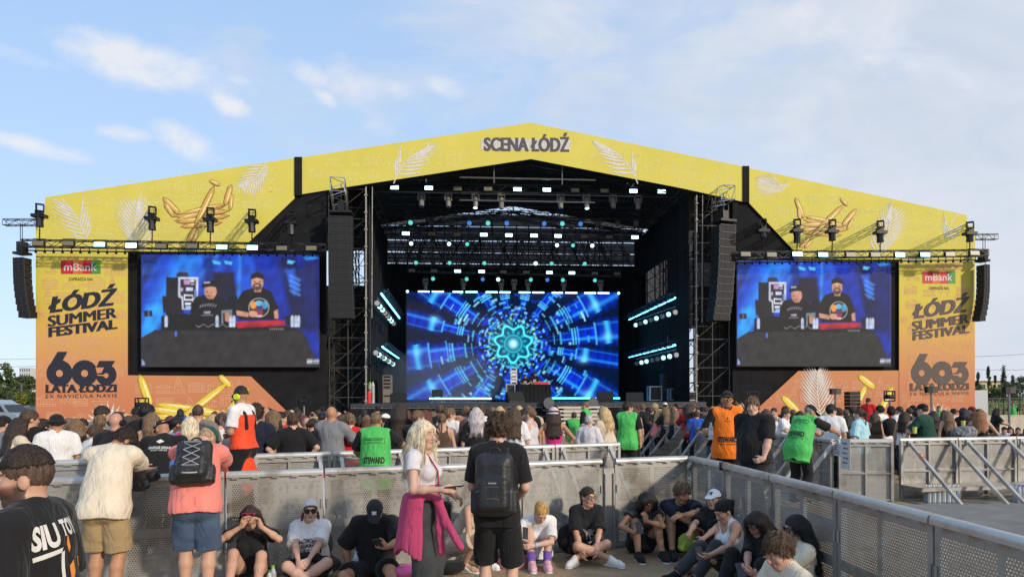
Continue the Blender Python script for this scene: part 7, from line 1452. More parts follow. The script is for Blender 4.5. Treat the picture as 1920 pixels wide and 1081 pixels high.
for sh in (poly2d([(.01, -.03), (.03, .01), (.035, -.05), (.02, -.07)]), poly2d([(.155, -.01), (.175, -.02), (.165, -.07)]), poly2d([(.02, -.13), (.05, -.11), (.06, -.16), (.04, -.19), (.015, -.18)]), poly2d([(.10, -.10), (.125, -.11), (.12, -.15), (.10, -.15)])): drape2d(r, 'graffiti_print', [sh], V, Q, c0, u, v, mat('print_orange', (.75, .25, .03), .8))
drape2d(r, 'graffiti_print', [poly2d([(.0, -.24), (.05, -.20), (.075, -.23), (.06, -.30), (.02, -.36), (-.04, -.40), (-.05, -.36)]), poly2d([(-.05, -.41), (.03, -.38), (.05, -.42), (-.02, -.46)])], V, Q, c0, u, v, mat('print_red', (.62, .03, .04), .8))
# --- man in the cream shirt leaning on the rail
x, y = pos(196, 6.75); r = person(x, y, 6, 'man in a cream linen shirt and khaki shorts leaning over the near barrier')
J = skeleton(1.80, False, l1=12, l2=24, head=(-40, 52, 0), bulk=1.08, pel=(0, 0, .97), wr=((.12, .62, 1.25), (.02, .66, 1.25)), ep=((-1, -.1, -.3), (1, -.05, -.25)), an=((-.12, .02, .085), (.10, -.06, .085)))
make_body(r, J, 'tan', .008, brow=(.03, .02, .015), stubble=.35); o, V, Q = make_top(r, J, C_CREAM, .007, loose=.035, sleeve=.96, sopen=.03, hem=-.13, off=.022, wr=.0065, neck=.066); make_legs(r, J, C_KHAKI, .008, .03, .93, .03, wr=.006)
F = Field(J.neck - .16, J.neck + .16, .006); F.cap(J.neck + J.R2 @ V3(0, -.012, -.02), J.neck + J.R2 @ V3(0, .004, .05), .082, .070, 0); F.cap  # collar
F.ell(J.neck + J.R2 @ V3(0, .05, .06), V3(.066, .085, .075), J.R2, sub=True); F.plane(J.neck + J.R2 @ V3(0, 0, .048), J.R2[:, 2]); add_part(r, 'collar', F, C_CREAM); make_hair(r, J, 'short', H_DBROWN, .007, vol=.006); make_shoes(r, J, C_WHITE)
m_ = MB(); c = at(268, 884, 7.15); t = thing('plastic_bag', 'crumpled black plastic bag lying over the near rail beside the cream shirt', 'bag', c); F = Field(V3(-.25, -.2, -.25), V3(.25, .2, .15), .01); F.ell(V3(0, 0, -.05), V3(.17, .09, .07), None, .02); F.ell(V3(-.04, -.06, -.12), V3(.15, .03, .07), None, .02); F.ell(V3(.12, -.03, -.03), V3(.06, .06, .06), None, .02); F.ripple(.012, 26, 5); add_part(t, 'bag_body', F, mat('bin_bag', (.015, .015, .017), .22, bump=.6, bscale=30))
# --- man in the pink shirt with a laced backpack
x, y = pos(366, 6.8); r = person(x, y, 14, 'man in a coral pink shirt, denim shorts and green cap leaning on the near barrier')
J = skeleton(1.82, False, l1=12, l2=28, head=(-34, 50, 0), bulk=1.12, pel=(0, 0, .985), wr=((.02, .68, 1.26), (.12, .72, 1.26)), ep=((-1, -.1, -.3), (1, -.05, -.3)), an=((-.11, .06, .085), (.11, -.04, .085)))
make_body(r, J, 'light', .008, brow=(.2, .12, .07), stubble=.15); make_top(r, J, C_PINKT, .007, loose=.03, sleeve=.85, sopen=.028, hem=-.10, off=.02, wr=.006); make_legs(r, J, C_DENIM, .008, .03, .95, .025, wr=.006); make_hair(r, J, 'buzz', hairm('hair_shaved_blond', (.34, .22, .14)), .007); make_cap(r, J, cloth('dark_green_cap', (.012, .075, .05), .6), kind='cap', back=False); make_shoes(r, J, C_BLACK)
R = J.R2 @ np.diag([-1., -1., 1.]); b = bag(wpt(r, J.chest + J.R2 @ V3(0, -.215, -.03)), np.array((Matrix.Rotation(r.rotation_euler.z, 3, 'Z') @ Matrix(R.tolist()))), 'black backpack with grey laced cord on the man in the pink shirt', (.33, .17, .46), cords=True); straps(b, r, J)
# --- blonde woman with the raspberry hoodie round her hips
YW = 6.2; x, y = pos(797, YW); r = person(x, y, -112, 'blonde woman in a white crop top with a raspberry hoodie tied round her hips')
W_ = lambda px, py, Y: loc_of(r, at(px, py, Y))
J = skeleton(1.765, True, l1=-3, l2=0, head=(-2, 2, 0), bulk=1.04, pel=(0, -.02, .985), wr=(W_(849, 926, 6.30), W_(829, 917, 5.92)), ep=((-.3, -1, -.6), (.45, -1, -.5)), an=((-.09, -.02, .085), (.09, .02, .085)))
hp = dict(curl=.75, palm=(-.6, .3, -.4)); hl_ = dict(curl=.45, palm=(.3, -.2, -.9), fdir=(.05, .9, -.45))
make_body(r, J, 'fair', .0065, hands=(hl_, hp), feet=False, brow=(.20, .12, .06), makeup=.8, lip=(.45, .15, .14)); make_top(r, J, C_LILAC, .006, loose=.004, sleeve=.42, sopen=.008, hem=.235, off=.010, wr=.0025, neck=.085, neckf=.03, neckz=.01)
make_legs(r, J, C_DGREY, .008, .02, 1.97, .045, top=.13, wr=.006, off2=.05, name='wide_jeans'); make_hair(r, J, 'long', H_PLAT, .0055, L=.30, front=True, vol=.004)
F = Field(J.pel - V3(.55, .5, .65), J.pel + V3(.55, .55, .4), .008); p = J.pel                      # hoodie: band, hanging body and two sleeves
for k in range(24):
    a = 2 * math.pi * k / 24; q = p + V3(.158 * math.cos(a), -.005 + .125 * math.sin(a), .135 + .02 * math.cos(a)); a2 = 2 * math.pi * (k + 1) / 24; q2 = p + V3(.158 * math.cos(a2), -.005 + .125 * math.sin(a2), .135 + .02 * math.cos(a2)); F.cap(q, q2, .030, .030, .01)
for u in np.linspace(-1.15, 2.0, 19):                                                             # skirt of cloth round the back and right hip
    a = -math.pi / 2 + u; n = V3(math.cos(a), math.sin(a), 0); q = p + V3(.182 * math.cos(a), -.008 + .150 * math.sin(a), .12); e = p + V3(.235 * math.cos(a), -.02 + .235 * math.sin(a), -.33 - .05 * math.sin(3.1 * u + 1)); F.cap(q, e, .036, .026, .016, flat=(n, 1.6))
kn = p + V3(.05, .17, .11); F.ell(kn, V3(.05, .045, .045), None, .02)
for e1, e2, w0 in ((kn + V3(.06, .12, -.18), kn + V3(.10, .27, -.36), .042), (kn + V3(.05, .04, -.22), kn + V3(.02, .05, -.44), .036)): F.cap(kn, e1, .034, w0, .02, flat=(V3(1, 0, 0), 1.3)); F.cap(e1, e2, w0, w0 * .86, .02, flat=(V3(1, 0, 0), 1.25))
F.ripple(.007, 24, 8, (1, 1, .5)); add_part(r, 'tied_hoodie', F, C_HOTP)
m_ = MB(); m_.path([Vector(J.neck + J.R2 @ V3(.03, .075, -.02)), Vector(J.chest + J.R2 @ V3(.0, .155, .03)), Vector(J.waist + J.R1 @ V3(-.04, .14, .0)), Vector(J.pel + V3(-.15, .10, .05))], .007, 5); m_.build('bag_strap', C_DRED, r, local=True)
ph = phone(wpt(r, J.wr[1] + V3(-.03, .10, .025)), (-.1, .1, 1), Vector((.97, -.2, .05)), 'black phone held flat by the blonde woman')
p0 = wpt(r, J.pel + V3(-.19, .08, .02)); t = thing('handbag', 'small dark woven handbag at the blonde woman far hip', 'handbag', p0); F = Field(V3(-.2, -.2, -.25), V3(.2, .2, .2), .01); F.box(V3(0, 0, -.06), V3(.09, .06, .11), np.eye(3), .03); F.ripple(.004, 50, 2); add_part(t, 'bag_body', F, P_BLACK)
# --- curly man with the black backpack
x, y = pos(932, 6.15); r = person(x, y, -6, 'curly brown haired man in black shirt and shorts with his back turned'); 
J = skeleton(1.86, False, l1=0, l2=4, head=(4, 22, 2), bulk=.92, pel=(0, 0, .985), wr=((-.16, .26, 1.08), (.17, .26, 1.10)), ep=((-.45, -1, -.3), (.45, -1, -.3)), an=((-.13, .02, .085), (.12, -.05, .085)))
make_body(r, J, 'fair', .007, brow=(.06, .04, .03)); make_top(r, J, C_BLACK, .007, loose=.022, sleeve=.84, sopen=.02, hem=-.10, off=.018, wr=.005, neck=.07); make_legs(r, J, C_BLACK, .008, .03, .97, .025, wr=.006); make_hair(r, J, 'curly', H_BROWN, .0055, seed=4, hl=.012, vol=.008); make_shoes(r, J, C_BLACK); make_hair(r, J, 'buzz', H_BROWN, .007, hl=-.012, name='neck_hair')
b = bag(wpt(r, J.chest + J.R2 @ V3(.0, -.215, -.10)), np.array(Matrix.Rotation(r.rotation_euler.z, 3, 'Z') @ Matrix((J.R2 @ np.diag([-1., -1., 1.])).tolist())), 'large plain black backpack on the curly haired man', (.33, .18, .54)); straps(b, r, J)
# ------------------------------------------------------------------ people sitting against the barriers
def sit(px, Y, yaw, label, h=1.66, female=True, **k):
    x, y = pos(px, Y); r = person(x, y, yaw, label, z=0); r['_'] = 0; del r['_']; return r
PHO = []
# girl with pink sunglasses
r = sit(471, 7.42, 188, 'girl in black holding pink sunglasses on her brow, sitting at the near barrier'); W_ = lambda px, py, Y: loc_of(r, at(px, py, Y))
J = skeleton(1.66, True, pel=(0, 0, .13), l1=-16, l2=14, head=(0, 14, 0), wr=(W_(489, 986, 7.14), W_(454, 985, 7.14)), ep=((-1, .3, -.6), (1, .3, -.6)), an=(W_(482, 1100, 6.85), W_(428, 1100, 6.85)), kp=((-.12, .1, 1), (.12, .1, 1)))
make_body(r, J, 'light', .007, hands=(dict(curl=.5, palm=(.7, .6, 0), fdir=(.3, .1, 1)), dict(curl=.5, palm=(-.7, .6, 0), fdir=(-.3, .1, 1))), brow=(.03, .02, .015), makeup=.6); make_top(r, J, C_BLACK, .007, loose=.02, sleeve=.6, hem=-.06); make_legs(r, J, C_BLACK, .008, .014, .35, .01); make_hair(r, J, 'long', H_DBROWN, .007, L=.30); make_glasses(r, J, mat('pink_lens', (.05, .02, .03), .1), mat('pink_plastic', (.62, .04, .11), .3), up=.045, big=True); make_shoes(r, J, C_WHITE)
# girl in the NOBODY CARES shirt
r = sit(581, 7.65, 190, 'girl in dark sunglasses and a white NOBODY CARES shirt, hands folded in her lap'); W_ = lambda px, py, Y: loc_of(r, at(px, py, Y))
J = skeleton(1.66, True, pel=(0, 0, .13), l1=-14, l2=6, head=(6, 2, 0), bulk=1.1, wr=(W_(575, 1056, 7.22), W_(560, 1056, 7.22)), ep=((-1, -.3, -.5), (1, -.3, -.5)), an=((.12, .50, .085), (-.10, .58, .085)), kp=((-1, .4, .75), (1, .4, .75)))
make_body(r, J, 'fair', .007, hands=(dict(curl=.7, palm=(.2, -1, 0)), dict(curl=.7, palm=(-.2, -1, 0))), brow=(.10, .06, .04)); o, V, Q = make_top(r, J, C_WHITE, .007, loose=.035, sleeve=.9, sopen=.03, hem=-.08, off=.02, wr=.005); make_legs(r, J, C_BLACK, .008, .02, .85, .01); make_glasses(r, J, M_LENS, P_BLACK, big=True); make_hair(r, J, 'tied', H_REDBR, .007, loose=False); make_cap(r, J, cloth('white_bandana', (.66, .66, .68)), kind='scarf')
for sx in (-1, 1):
    F = Field(J.neck - .45, J.neck + .25, .007); q0 = J.hc + J.Rh @ V3(sx * .078, .0, -.02); q1 = J.neck + J.R2 @ V3(sx * .10, .055, -.04); q2 = J.chest + J.R2 @ V3(sx * .115, .135, -.10)
    for k in range(8): a, b2 = k / 8, (k + 1) / 8; B_ = lambda t_: q0 * (1 - t_) ** 2 + 2 * q1 * t_ * (1 - t_) + q2 * t_ * t_; F.cap(B_(a), B_(b2), .017 if k % 2 else .013, .013 if k % 2 else .017, .004)
    add_part(r, 'braid', F, H_REDBR)
u, v = J.R2 @ V3(-1, 0, 0), J.R2 @ V3(0, 0, 1); drape2d(r, 'shirt_lettering', [text2d('NOBODY', .20, .042, 0, .055, .03), text2d('CARES', .165, .042, 0, -.002, .03), text2d('UNLESS', .19, .042, 0, -.058, .03)], V, Q, J.chest + J.R2 @ V3(0, .1, -.02), u, v, mat('print_black', (.015, .015, .016), .8))
p0 = wpt(r, V3(0, .22, .30)); t = thing('waist_bag', 'black folded bag lying on the lap of the NOBODY CARES girl', 'bag', p0); F = Field(V3(-.25, -.2, -.2), V3(.25, .2, .2), .01); F.ell(V3(0, 0, 0), V3(.15, .09, .055), None, .02); F.ripple(.006, 30, 3); add_part(t, 'bag_body', F, C_BLACK)
p0 = wpt(r, V3(0, -.16, .40)); t = thing('draped_jacket', 'grey brown jacket hanging behind the NOBODY CARES girl', 'jacket', p0); F = Field(V3(-.4, -.25, -.5), V3(.4, .25, .4), .012); F.ell(V3(0, 0, 0), V3(.24, .07, .26), None, .03); F.ell(V3(0, 0, -.26), V3(.32, .08, .14), None, .03); F.ripple(.012, 22, 4); add_part(t, 'cloth', F, cloth('grey_brown_cloth', (.10, .085, .08)))
# man in the black cap with phone
r = sit(703, 7.72, 190, 'man in black cap and shirt looking at his phone, sitting at the near barrier'); W_ = lambda px, py, Y: loc_of(r, at(px, py, Y))
J = skeleton(1.80, False, pel=(0, 0, .14), l1=-6, l2=20, head=(-2, 42, 0), bulk=1.06, wr=(W_(725, 1024, 7.2), W_(656, 1066, 7.62)), ep=((-1, -.1, -.7), (1, -.5, -.2)), an=(W_(742, 1120, 6.95), W_(668, 1140, 7.0)), kp=((-.05, .1, 1), (.9, .3, .6)))
make_body(r, J, 'tan', .007, hands=(dict(curl=.8, palm=(.9, -.3, .3), fdir=(.9, .2, .3)), dict(curl=.4)), brow=(.04, .03, .02)); make_top(r, J, C_BLACK, .007, loose=.03, sleeve=.95, sopen=.03, hem=-.06, off=.022, wr=.006); make_legs(r, J, C_BLACK, .008, .03, .78, .03); make_hair(r, J, 'buzz', H_DBROWN, .007)
o, V, Q = make_cap(r, J, cloth('washed_black_cap', (.028, .027, .03), .8)); make_shoes(r, J, C_BLACK)
R = J.Rh; u, v = R @ V3(-1, 0, 0), R @ V3(0, -.35, 1); ic = []
for sg in (-1, 1): P = [(.030 * math.cos(a), sg * (-.024 + .030 * math.sin(a))) for a in np.linspace(.35, math.pi - .35, 9)]; P2 = [(.020 * math.cos(a), sg * (-.024 + .019 * math.sin(a))) for a in np.linspace(math.pi - .2, .2, 9)]; ic.append(poly2d(P + P2))
drape2d(r, 'cap_emblem', ic, V, Q, J.hc + R @ V3(0, .10, .085), u, v, mat('emblem_white', (.75, .75, .75), .7), sub=.01); phone(wpt(r, J.wr[0] + V3(.085, .05, .045)), Vector((.0, .75, .65)), Vector((.25, .6, -.7)), 'black phone in the hand of the man in the black cap')
# woman crouching behind the curly man
r = sit(866, 8.15, -120, 'woman in a beige top and shorts crouching behind the curly haired man'); J = skeleton(1.68, True, pel=(0, -.05, .30), l1=20, l2=34, head=(-10, 6, 0), wr=((-.12, .42, .30), (.18, .40, .28)), an=((-.12, .22, .085), (.12, .10, .085)), kp=((-.3, 1, .8), (.3, 1, .8)))
make_body(r, J, 'light', .009, brow=(.1, .06, .03)); make_top(r, J, C_BEIGE, .009, loose=.006, sleeve=0, hem=-.02, strap=True); make_legs(r, J, C_BEIGE, .009, .03, .9, .03); make_hair(r, J, 'tied', H_LBROWN, .008, bun='bun'); make_shoes(r, J, C_WHITE)
# blonde hugging her knees, purple socks
r = sit(1006, 8.42, 184, 'blonde girl hugging her bare knees in a white shirt and purple socks, with phone'); W_ = lambda px, py, Y: loc_of(r, at(px, py, Y))
J = skeleton(1.66, True, pel=(0, 0, .13), l1=6, l2=38, head=(8, 44, 0), wr=(W_(1000, 1022, 7.95), W_(984, 1012, 7.98)), ep=((-1, .1, -.6), (1, .1, -.6)), an=(W_(1024, 1062, 8.02), W_(995, 1062, 8.02)), kp=((-.1, .3, 1), (.1, .3, 1)))
J.an = [V3(-.08, .34, .085), V3(.10, .34, .085)]; J.kn = [ik(J.hip[i], J.an[i], .43 * J.S, .42 * J.S, V3((-.1, .1)[i], .4, 1))[0] for i in (0, 1)]
make_body(r, J, 'fair', .007, hands=(dict(curl=.5, palm=(.2, -1, 0)), dict(curl=.8, palm=(-.8, -.4, 0), fdir=(.1, .2, 1))), brow=(.25, .15, .07)); make_top(r, J, C_WHITE, .007, loose=.015, sleeve=.8, sopen=.02, hem=-.05); make_legs(r, J, C_DENIM, .008, .014, .30, .01); make_hair(r, J, 'tied', H_GOLD, .006, bun='updo')
for i in (0, 1): F = Field(J.an[i] - .2, J.an[i] + .25, .008); d_ = unit(J.kn[i] - J.an[i]); F.cap(J.an[i], J.an[i] + d_ * .12, .047, .052, 0, fb=True); add_part(r, 'sock', F, C_PURP)
make_shoes(r, J, mat('pink_white_leather', (.66, .38, .44), .5)); phone(wpt(r, J.wr[1] + V3(.0, .055, .09)), Vector((.3, -.8, .4)), Vector((.1, .3, 1)), 'phone in a pale floral case held by the blonde girl with purple socks', case=mat('floral_case', (.60, .55, .50), .5, var=.5, vscale=60))
m_ = MB(); tt = J.wr[0]; m_.tube(Vector(J.wr[0] - unit(J.wr[0] - J.el[0]) * .02), Vector(J.wr[0] - unit(J.wr[0] - J.el[0]) * .045), .034, 12); m_.build('wristband', mat('wristband_blue', (.25, .42, .62), .6), r, local=True)
# girl with glasses, cross legged
r = sit(1097, 8.62, 186, 'girl with round glasses in a black printed shirt sitting cross legged'); W_ = lambda px, py, Y: loc_of(r, at(px, py, Y))
J = skeleton(1.70, True, pel=(0, 0, .13), l1=-4, l2=14, head=(24, 6, 0), wr=(W_(1116, 1052, 8.12), W_(1096, 1062, 8.12)), ep=((-1, -.2, -.3), (1, -.2, -.3)), an=((.20, .36, .09), (-.20, .42, .09)), kp=((-1, .45, .55), (1, .45, .55)), toe=(-40, 40))
make_body(r, J, 'light', .007, hands=(dict(curl=.35, fdir=(.1, .5, -.8)), dict(curl=.35, fdir=(-.1, .5, -.8))), brow=(.04, .025, .02)); o, V, Q = make_top(r, J, C_BLACK, .007, loose=.03, sleeve=.95, sopen=.03, hem=-.06, off=.02); make_legs(r, J, C_BLACK, .008, .02, .45, .02); make_hair(r, J, 'pony', H_DBROWN, .006, L=.16); make_glasses(r, J, mat('clear_lens', (.25, .19, .16), .1), mat('dark_frame', (.03, .02, .02), .4)); make_shoes(r, J, mat('white_clog', (.66, .64, .60), .6))
u, v = J.R2 @ V3(-1, 0, 0), J.R2 @ V3(0, 0, 1); drape2d(r, 'shirt_print', [poly2d([(-.08, .06), (-.02, .02), (.03, .05), (.07, .03), (.05, .0), (.07, -.05), (.03, -.03), (.035, -.10), (.0, -.04), (-.02, -.10), (-.03, -.01), (-.05, .0)]), poly2d([(-.02, -.12), (.04, -.11), (.07, -.15), (.02, -.14)])], V, Q, J.chest + J.R2 @ V3(0, .1, -.06), u, v, mat('print_grey', (.30, .30, .31), .8))
m_ = MB(); m_.path([Vector(J.neck + J.R2 @ V3(.085 * math.sin(a), .075 + .04 * math.cos(a) - .03, -.015 - .055 * (1 + math.cos(a)) * .5)) for a in np.linspace(-2.2, 2.2, 14)], .006, 6); m_.build('necklace', mat('pearl', (.68, .66, .60), .3), r, local=True)
m_ = MB(); d_ = unit(J.wr[0] - J.el[0]); m_.tube(Vector(J.wr[0] - d_ * .01), Vector(J.wr[0] - d_ * .03), .032, 12); m_.build('watch', M_CASEE, r, local=True); m_ = MB(); m_.box(Vector(J.hc + J.Rh @ V3(-.078, .02, .055)), (.01, .05, .02)); m_.build('hair_clip', mat('clip_white', (.7, .7, .68), .3), r, local=True)
# girl with phone, hand on her head
r = sit(1201, 8.92, 186, 'girl with black hair bowed over her phone, one hand on her head'); W_ = lambda px, py, Y: loc_of(r, at(px, py, Y))
J = skeleton(1.68, True, pel=(0, 0, .13), l1=4, l2=30, head=(4, 40, 0), wr=(W_(1211, 976, 8.48), W_(1190, 998, 8.42)), ep=((-1, .6, -.8), (1, 0, -.6)), an=((-.14, .42, .085), (.16, .42, .085)), kp=((-.1, .3, 1), (.1, .3, 1)))
make_body(r, J, 'tan', .007, hands=(dict(curl=.7, palm=(.3, -.8, 0), fdir=(.2, -.1, 1)), dict(curl=.7, palm=(-.9, .2, .2), fdir=(-.5, .3, .7))), brow=(.03, .02, .02)); make_top(r, J, cloth('dark_grey_cotton', (.035, .035, .038)), .007, loose=.012, sleeve=.35, hem=-.05); make_legs(r, J, C_BLACK, .008, .016, .45, .02); make_hair(r, J, 'long', H_BLACK, .006, L=.34, front=True); make_shoes(r, J, C_BLACK)
phone(wpt(r, J.wr[1] + V3(-.04, .06, .07)), Vector((.2, -.8, .5)), Vector((-.1, .4, 1)), 'dark phone held by the girl with her hand on her head')
# boy with crossed arms in the corner
r = sit(1272, 8.98, 172, 'boy with tousled brown hair resting crossed arms on his knees in the barrier corner'); W_ = lambda px, py, Y: loc_of(r, at(px, py, Y))
J = skeleton(1.80, False, pel=(0, 0, .14), l1=2, l2=26, head=(24, 22, 0), wr=(W_(1278, 966, 8.42), W_(1312, 986, 8.42)), ep=((-1, .3, .0), (1, .4, .05)), an=((-.14, .44, .085), (.12, .40, .085)), kp=((-.2, .3, 1), (.08, .3, 1)))
J.wr[1] = W_(1316, 990, 8.40) * 1.0; J.el[1], J.wr[1] = ik(J.sh[1], J.wr[1], .285 * J.S, .25 * J.S, V3(1, .6, .1))
make_body(r, J, 'tan', .007, hands=(dict(curl=.5, palm=(0, -.3, -1)), dict(curl=.5, palm=(0, -.3, -1))), brow=(.05, .03, .02)); make_top(r, J, C_NAVY, .007, loose=.02, sleeve=.8, hem=-.05, sopen=.025); make_legs(r, J, C_BLACK, .008, .025, .70, .03); make_hair(r, J, 'short', H_LBROWN, .006, vol=.018, seed=9); make_shoes(r, J, C_BLACK)
# girl in the white cap
r = sit(1330, 8.35, 128, 'girl in a white cap and silver necklace leaning back against the side barrier'); W_ = lambda px, py, Y: loc_of(r, at(px, py, Y))
J = skeleton(1.66, True, pel=(0, 0, .13), l1=-22, l2=-4, head=(12, 2, 0), wr=(W_(1278, 1052, 7.7), W_(1262, 1043, 7.75)), ep=((-1, -.3, -.4), (1, -.3, -.3)), an=(W_(1222, 1100, 7.3), W_(1240, 1110, 7.2)), kp=((-.1, .2, 1), (.2, .2, 1)))
make_body(r, J, 'fair', .007, hands=(dict(curl=.4), dict(curl=.4)), brow=(.06, .04, .03), makeup=.6); make_top(r, J, C_BLACK, .007, loose=.02, sleeve=.8, hem=-.05); make_legs(r, J, C_BLACK, .008, .016, .35, .02); make_hair(r, J, 'tied', H_DBROWN, .007, loose=False); o, V, Q = make_cap(r, J, cloth('white_cap', (.70, .70, .72), .8)); make_shoes(r, J, C_WHITE)
R = J.Rh; drape2d(r, 'cap_emblem', [text2d('N', .034, .042, -.006, .003, .03), text2d('Y', .034, .042, .008, -.003, .03)], V, Q, J.hc + R @ V3(0, .10, .092), R @ V3(-1, 0, 0), R @ V3(0, -.35, 1), mat('emblem_black', (.02, .02, .02), .7), sub=.01)
m_ = MB(); m_.path([Vector(J.neck + J.R2 @ V3(.08 * math.sin(a), .07 + .035 * math.cos(a) - .02, -.02 - .05 * (1 + math.cos(a)))) for a in np.linspace(-2.2, 2.2, 12)], .005, 5); c_ = J.neck + J.R2 @ V3(0, .11, -.15); m_.box(Vector(c_), (.006, .006, .05)); m_.box(Vector(c_ + V3(0, 0, .008)), (.03, .006, .006)); m_.build('cross_necklace', M_CASEE, r, local=True)
# girl in the white halter top
r = sit(1372, 7.55, 104, 'girl with black ponytail in a white halter top and grey jeans, seen from the side'); W_ = lambda px, py, Y: loc_of(r, at(px, py, Y))
J = skeleton(1.70, True, pel=(0, 0, .13), l1=-8, l2=12, head=(10, 30, 0), wr=(W_(1330, 1040, 7.15), W_(1338, 1046, 7.35)), ep=((-1, -.4, -.6), (1, -.4, -.6)), an=((-.12, .52, .085), (.10, .62, .085)), kp=((-.1, .25, 1), (.1, .25, 1)))
make_body(r, J, 'light', .007, hands=(dict(curl=.7, palm=(.6, 0, .6)), dict(curl=.7, palm=(-.6, 0, .6))), brow=(.03, .02, .02), makeup=.6); make_top(r, J, C_WHITE, .007, loose=.0, off=.010, sleeve=0, hem=.05, strap=True); make_legs(r, J, C_DGREY, .008, .018, 1.93, .012); make_hair(r, J, 'pony', H_BLACK, .006, L=.34); make_shoes(r, J, C_BLACK); phone(wpt(r, J.wr[0] + V3(.03, .10, .02)), Vector((0, -.7, .6)), Vector((0, .7, .7)), 'dark phone in the lap of the girl in the white halter top')
# dark haired girl, head bowed
r = sit(1432, 6.85, 112, 'girl with long dark brown hair in black, sunglasses pushed up, looking at her phone'); W_ = lambda px, py, Y: loc_of(r, at(px, py, Y))
J = skeleton(1.68, True, pel=(0, 0, .13), l1=-6, l2=10, head=(14, 32, 0), wr=(W_(1412, 1076, 6.35), W_(1400, 1072, 6.5)), ep=((-1, -.4, -.6), (1, -.4, -.6)), an=((-.14, .40, .085), (.12, .44, .085)), kp=((-.4, .3, 1), (.3, .3, 1)))
make_body(r, J, 'light', .007, hands=(dict(curl=.5, palm=(.5, -.4, .6), fdir=(.3, .7, .3)), dict(curl=.6, palm=(-.6, 0, .6))), brow=(.03, .02, .02), makeup=.5); make_top(r, J, C_BLACK, .007, loose=.015, sleeve=.95, hem=-.05); make_legs(r, J, C_BLACK, .009, .016, 1.9, .012); make_hair(r, J, 'long', H_DBROWN, .006, L=.42, front=True); make_glasses(r, J, M_LENS, P_BLACK, up=.055); phone(wpt(r, J.wr[0] + V3(.05, .10, .03)), Vector((-.2, -.7, .6)), Vector((0, .7, .7)), 'dark phone held by the girl with sunglasses in her hair')
# woman with dark sunglasses
r = sit(1497, 6.25, 96, 'woman with black hair, dark sunglasses and purple hair tie at lower right'); J = skeleton(1.70, True, pel=(0, 0, .15), l1=-8, l2=4, head=(-6, 8, 0), wr=((-.05, .42, .30), (.10, .42, .30)), an=((-.14, .40, .085), (.12, .44, .085)), kp=((-.3, .3, 1), (.3, .3, 1)))
make_body(r, J, 'light', .007, brow=(.03, .02, .02)); make_top(r, J, C_CREAM, .008, loose=.02, sleeve=.9, hem=-.05); make_legs(r, J, C_BLACK, .010, .016, 1.9); make_hair(r, J, 'long', H_BLACK, .006, L=.36, vol=.004); make_glasses(r, J, M_LENS, P_BLACK, big=True); F = Field(J.neck - .2, J.neck + .2, .008); F.ell(J.neck + J.R2 @ V3(-.07, -.10, .03), V3(.03, .03, .022), None, .01); F.ripple(.006, 90, 3); add_part(r, 'hair_tie', F, C_PURP)
# young man in front of her
r = sit(1493, 5.1, 102, 'young man with short brown hair in a white striped shirt at the bottom edge'); J = skeleton(1.80, False, pel=(0, 0, .20), l1=0, l2=14, head=(8, 26, 0), wr=((-.10, .45, .30), (.14, .42, .30)), an=((-.14, .40, .085), (.14, .44, .085)), kp=((-.4, .3, 1), (.4, .3, 1)))
make_body(r, J, 'light', .0065, brow=(.05, .03, .02)); o, V, Q = make_top(r, J, C_CREAM, .008, loose=.02, sleeve=.9, hem=-.05); make_legs(r, J, C_NAVY, .010, .02, 1.9); make_hair(r, J, 'short', H_BROWN, .0055, vol=.012, seed=14)
# small things on the ground between them
def soft(p, rad, m, name, label, cat, seed=1, amp=.012, res=.01):
    t = thing(name, label, cat, p); r_ = np.array(rad); F = Field(-r_ * 1.3, r_ * 1.3, res); F.ell(V3(0, 0, 0), r_, None, 0); F.ell(V3(r_[0] * .35, 0, r_[2] * .4), r_ * .55, None, .03); F.ripple(amp, 26, seed); add_part(t, 'cloth', F, m); return t
soft(at(1288, 1016, 8.55), (.10, .08, .12), mat('neon_mesh', (.30, .40, .05), .7), 'drawstring_bag', 'neon yellow green net bag beside the boy in the corner', 'bag', 3, .03)
m_ = MB(); p = at(1296, 992, 8.55); t = thing('bag_cord', 'thin yellow green cord of the net bag hanging from the barrier side', 'cord', p); m_.tube(p, at(1303, 950, 8.85), .006, 5); m_.tube(at(1291, 992, 8.55), at(1303, 950, 8.85), .006, 5); m_.build('cord', mat('neon_mesh', (.42, .55, .06), .6), t)
soft(at(762, 1072, 7.35), (.14, .12, .09), mat('pink_foil', (.72, .10, .30), .35), 'pink_bag', 'bright pink crumpled bag at the feet of the blonde woman', 'bag', 5); soft(at(962, 1060, 8.2), (.20, .14, .15), cloth('dusty_rose_cloth', (.36, .15, .16)), 'cloth_bag', 'dusty rose bag behind the legs of the curly haired man', 'bag', 6); soft(at(1070, 1008, 8.72), (.17, .11, .2), C_BLACK, 'black_bag', 'black bag beside the girl with round glasses', 'bag', 7)
soft(at(1190, 1058, 8.55), (.24, .14, .05), mat('clear_plastic', (.42, .46, .50), .2), 'plastic_sheet', 'clear plastic bag lying at the feet of the girl with her hand on her head', 'bag', 8, .015); soft(at(1049, 1074, 8.1), (.09, .07, .03), mat('yellow_paper', (.60, .42, .06), .7), 'paper_wrapper', 'crumpled yellow wrapper beside the purple socked girl', 'wrapper', 9); soft(at(845, 1062, 7.9), (.18, .13, .08), C_BLACK, 'black_pouch', 'black pouch on the ground left of the curly haired man', 'bag', 10)
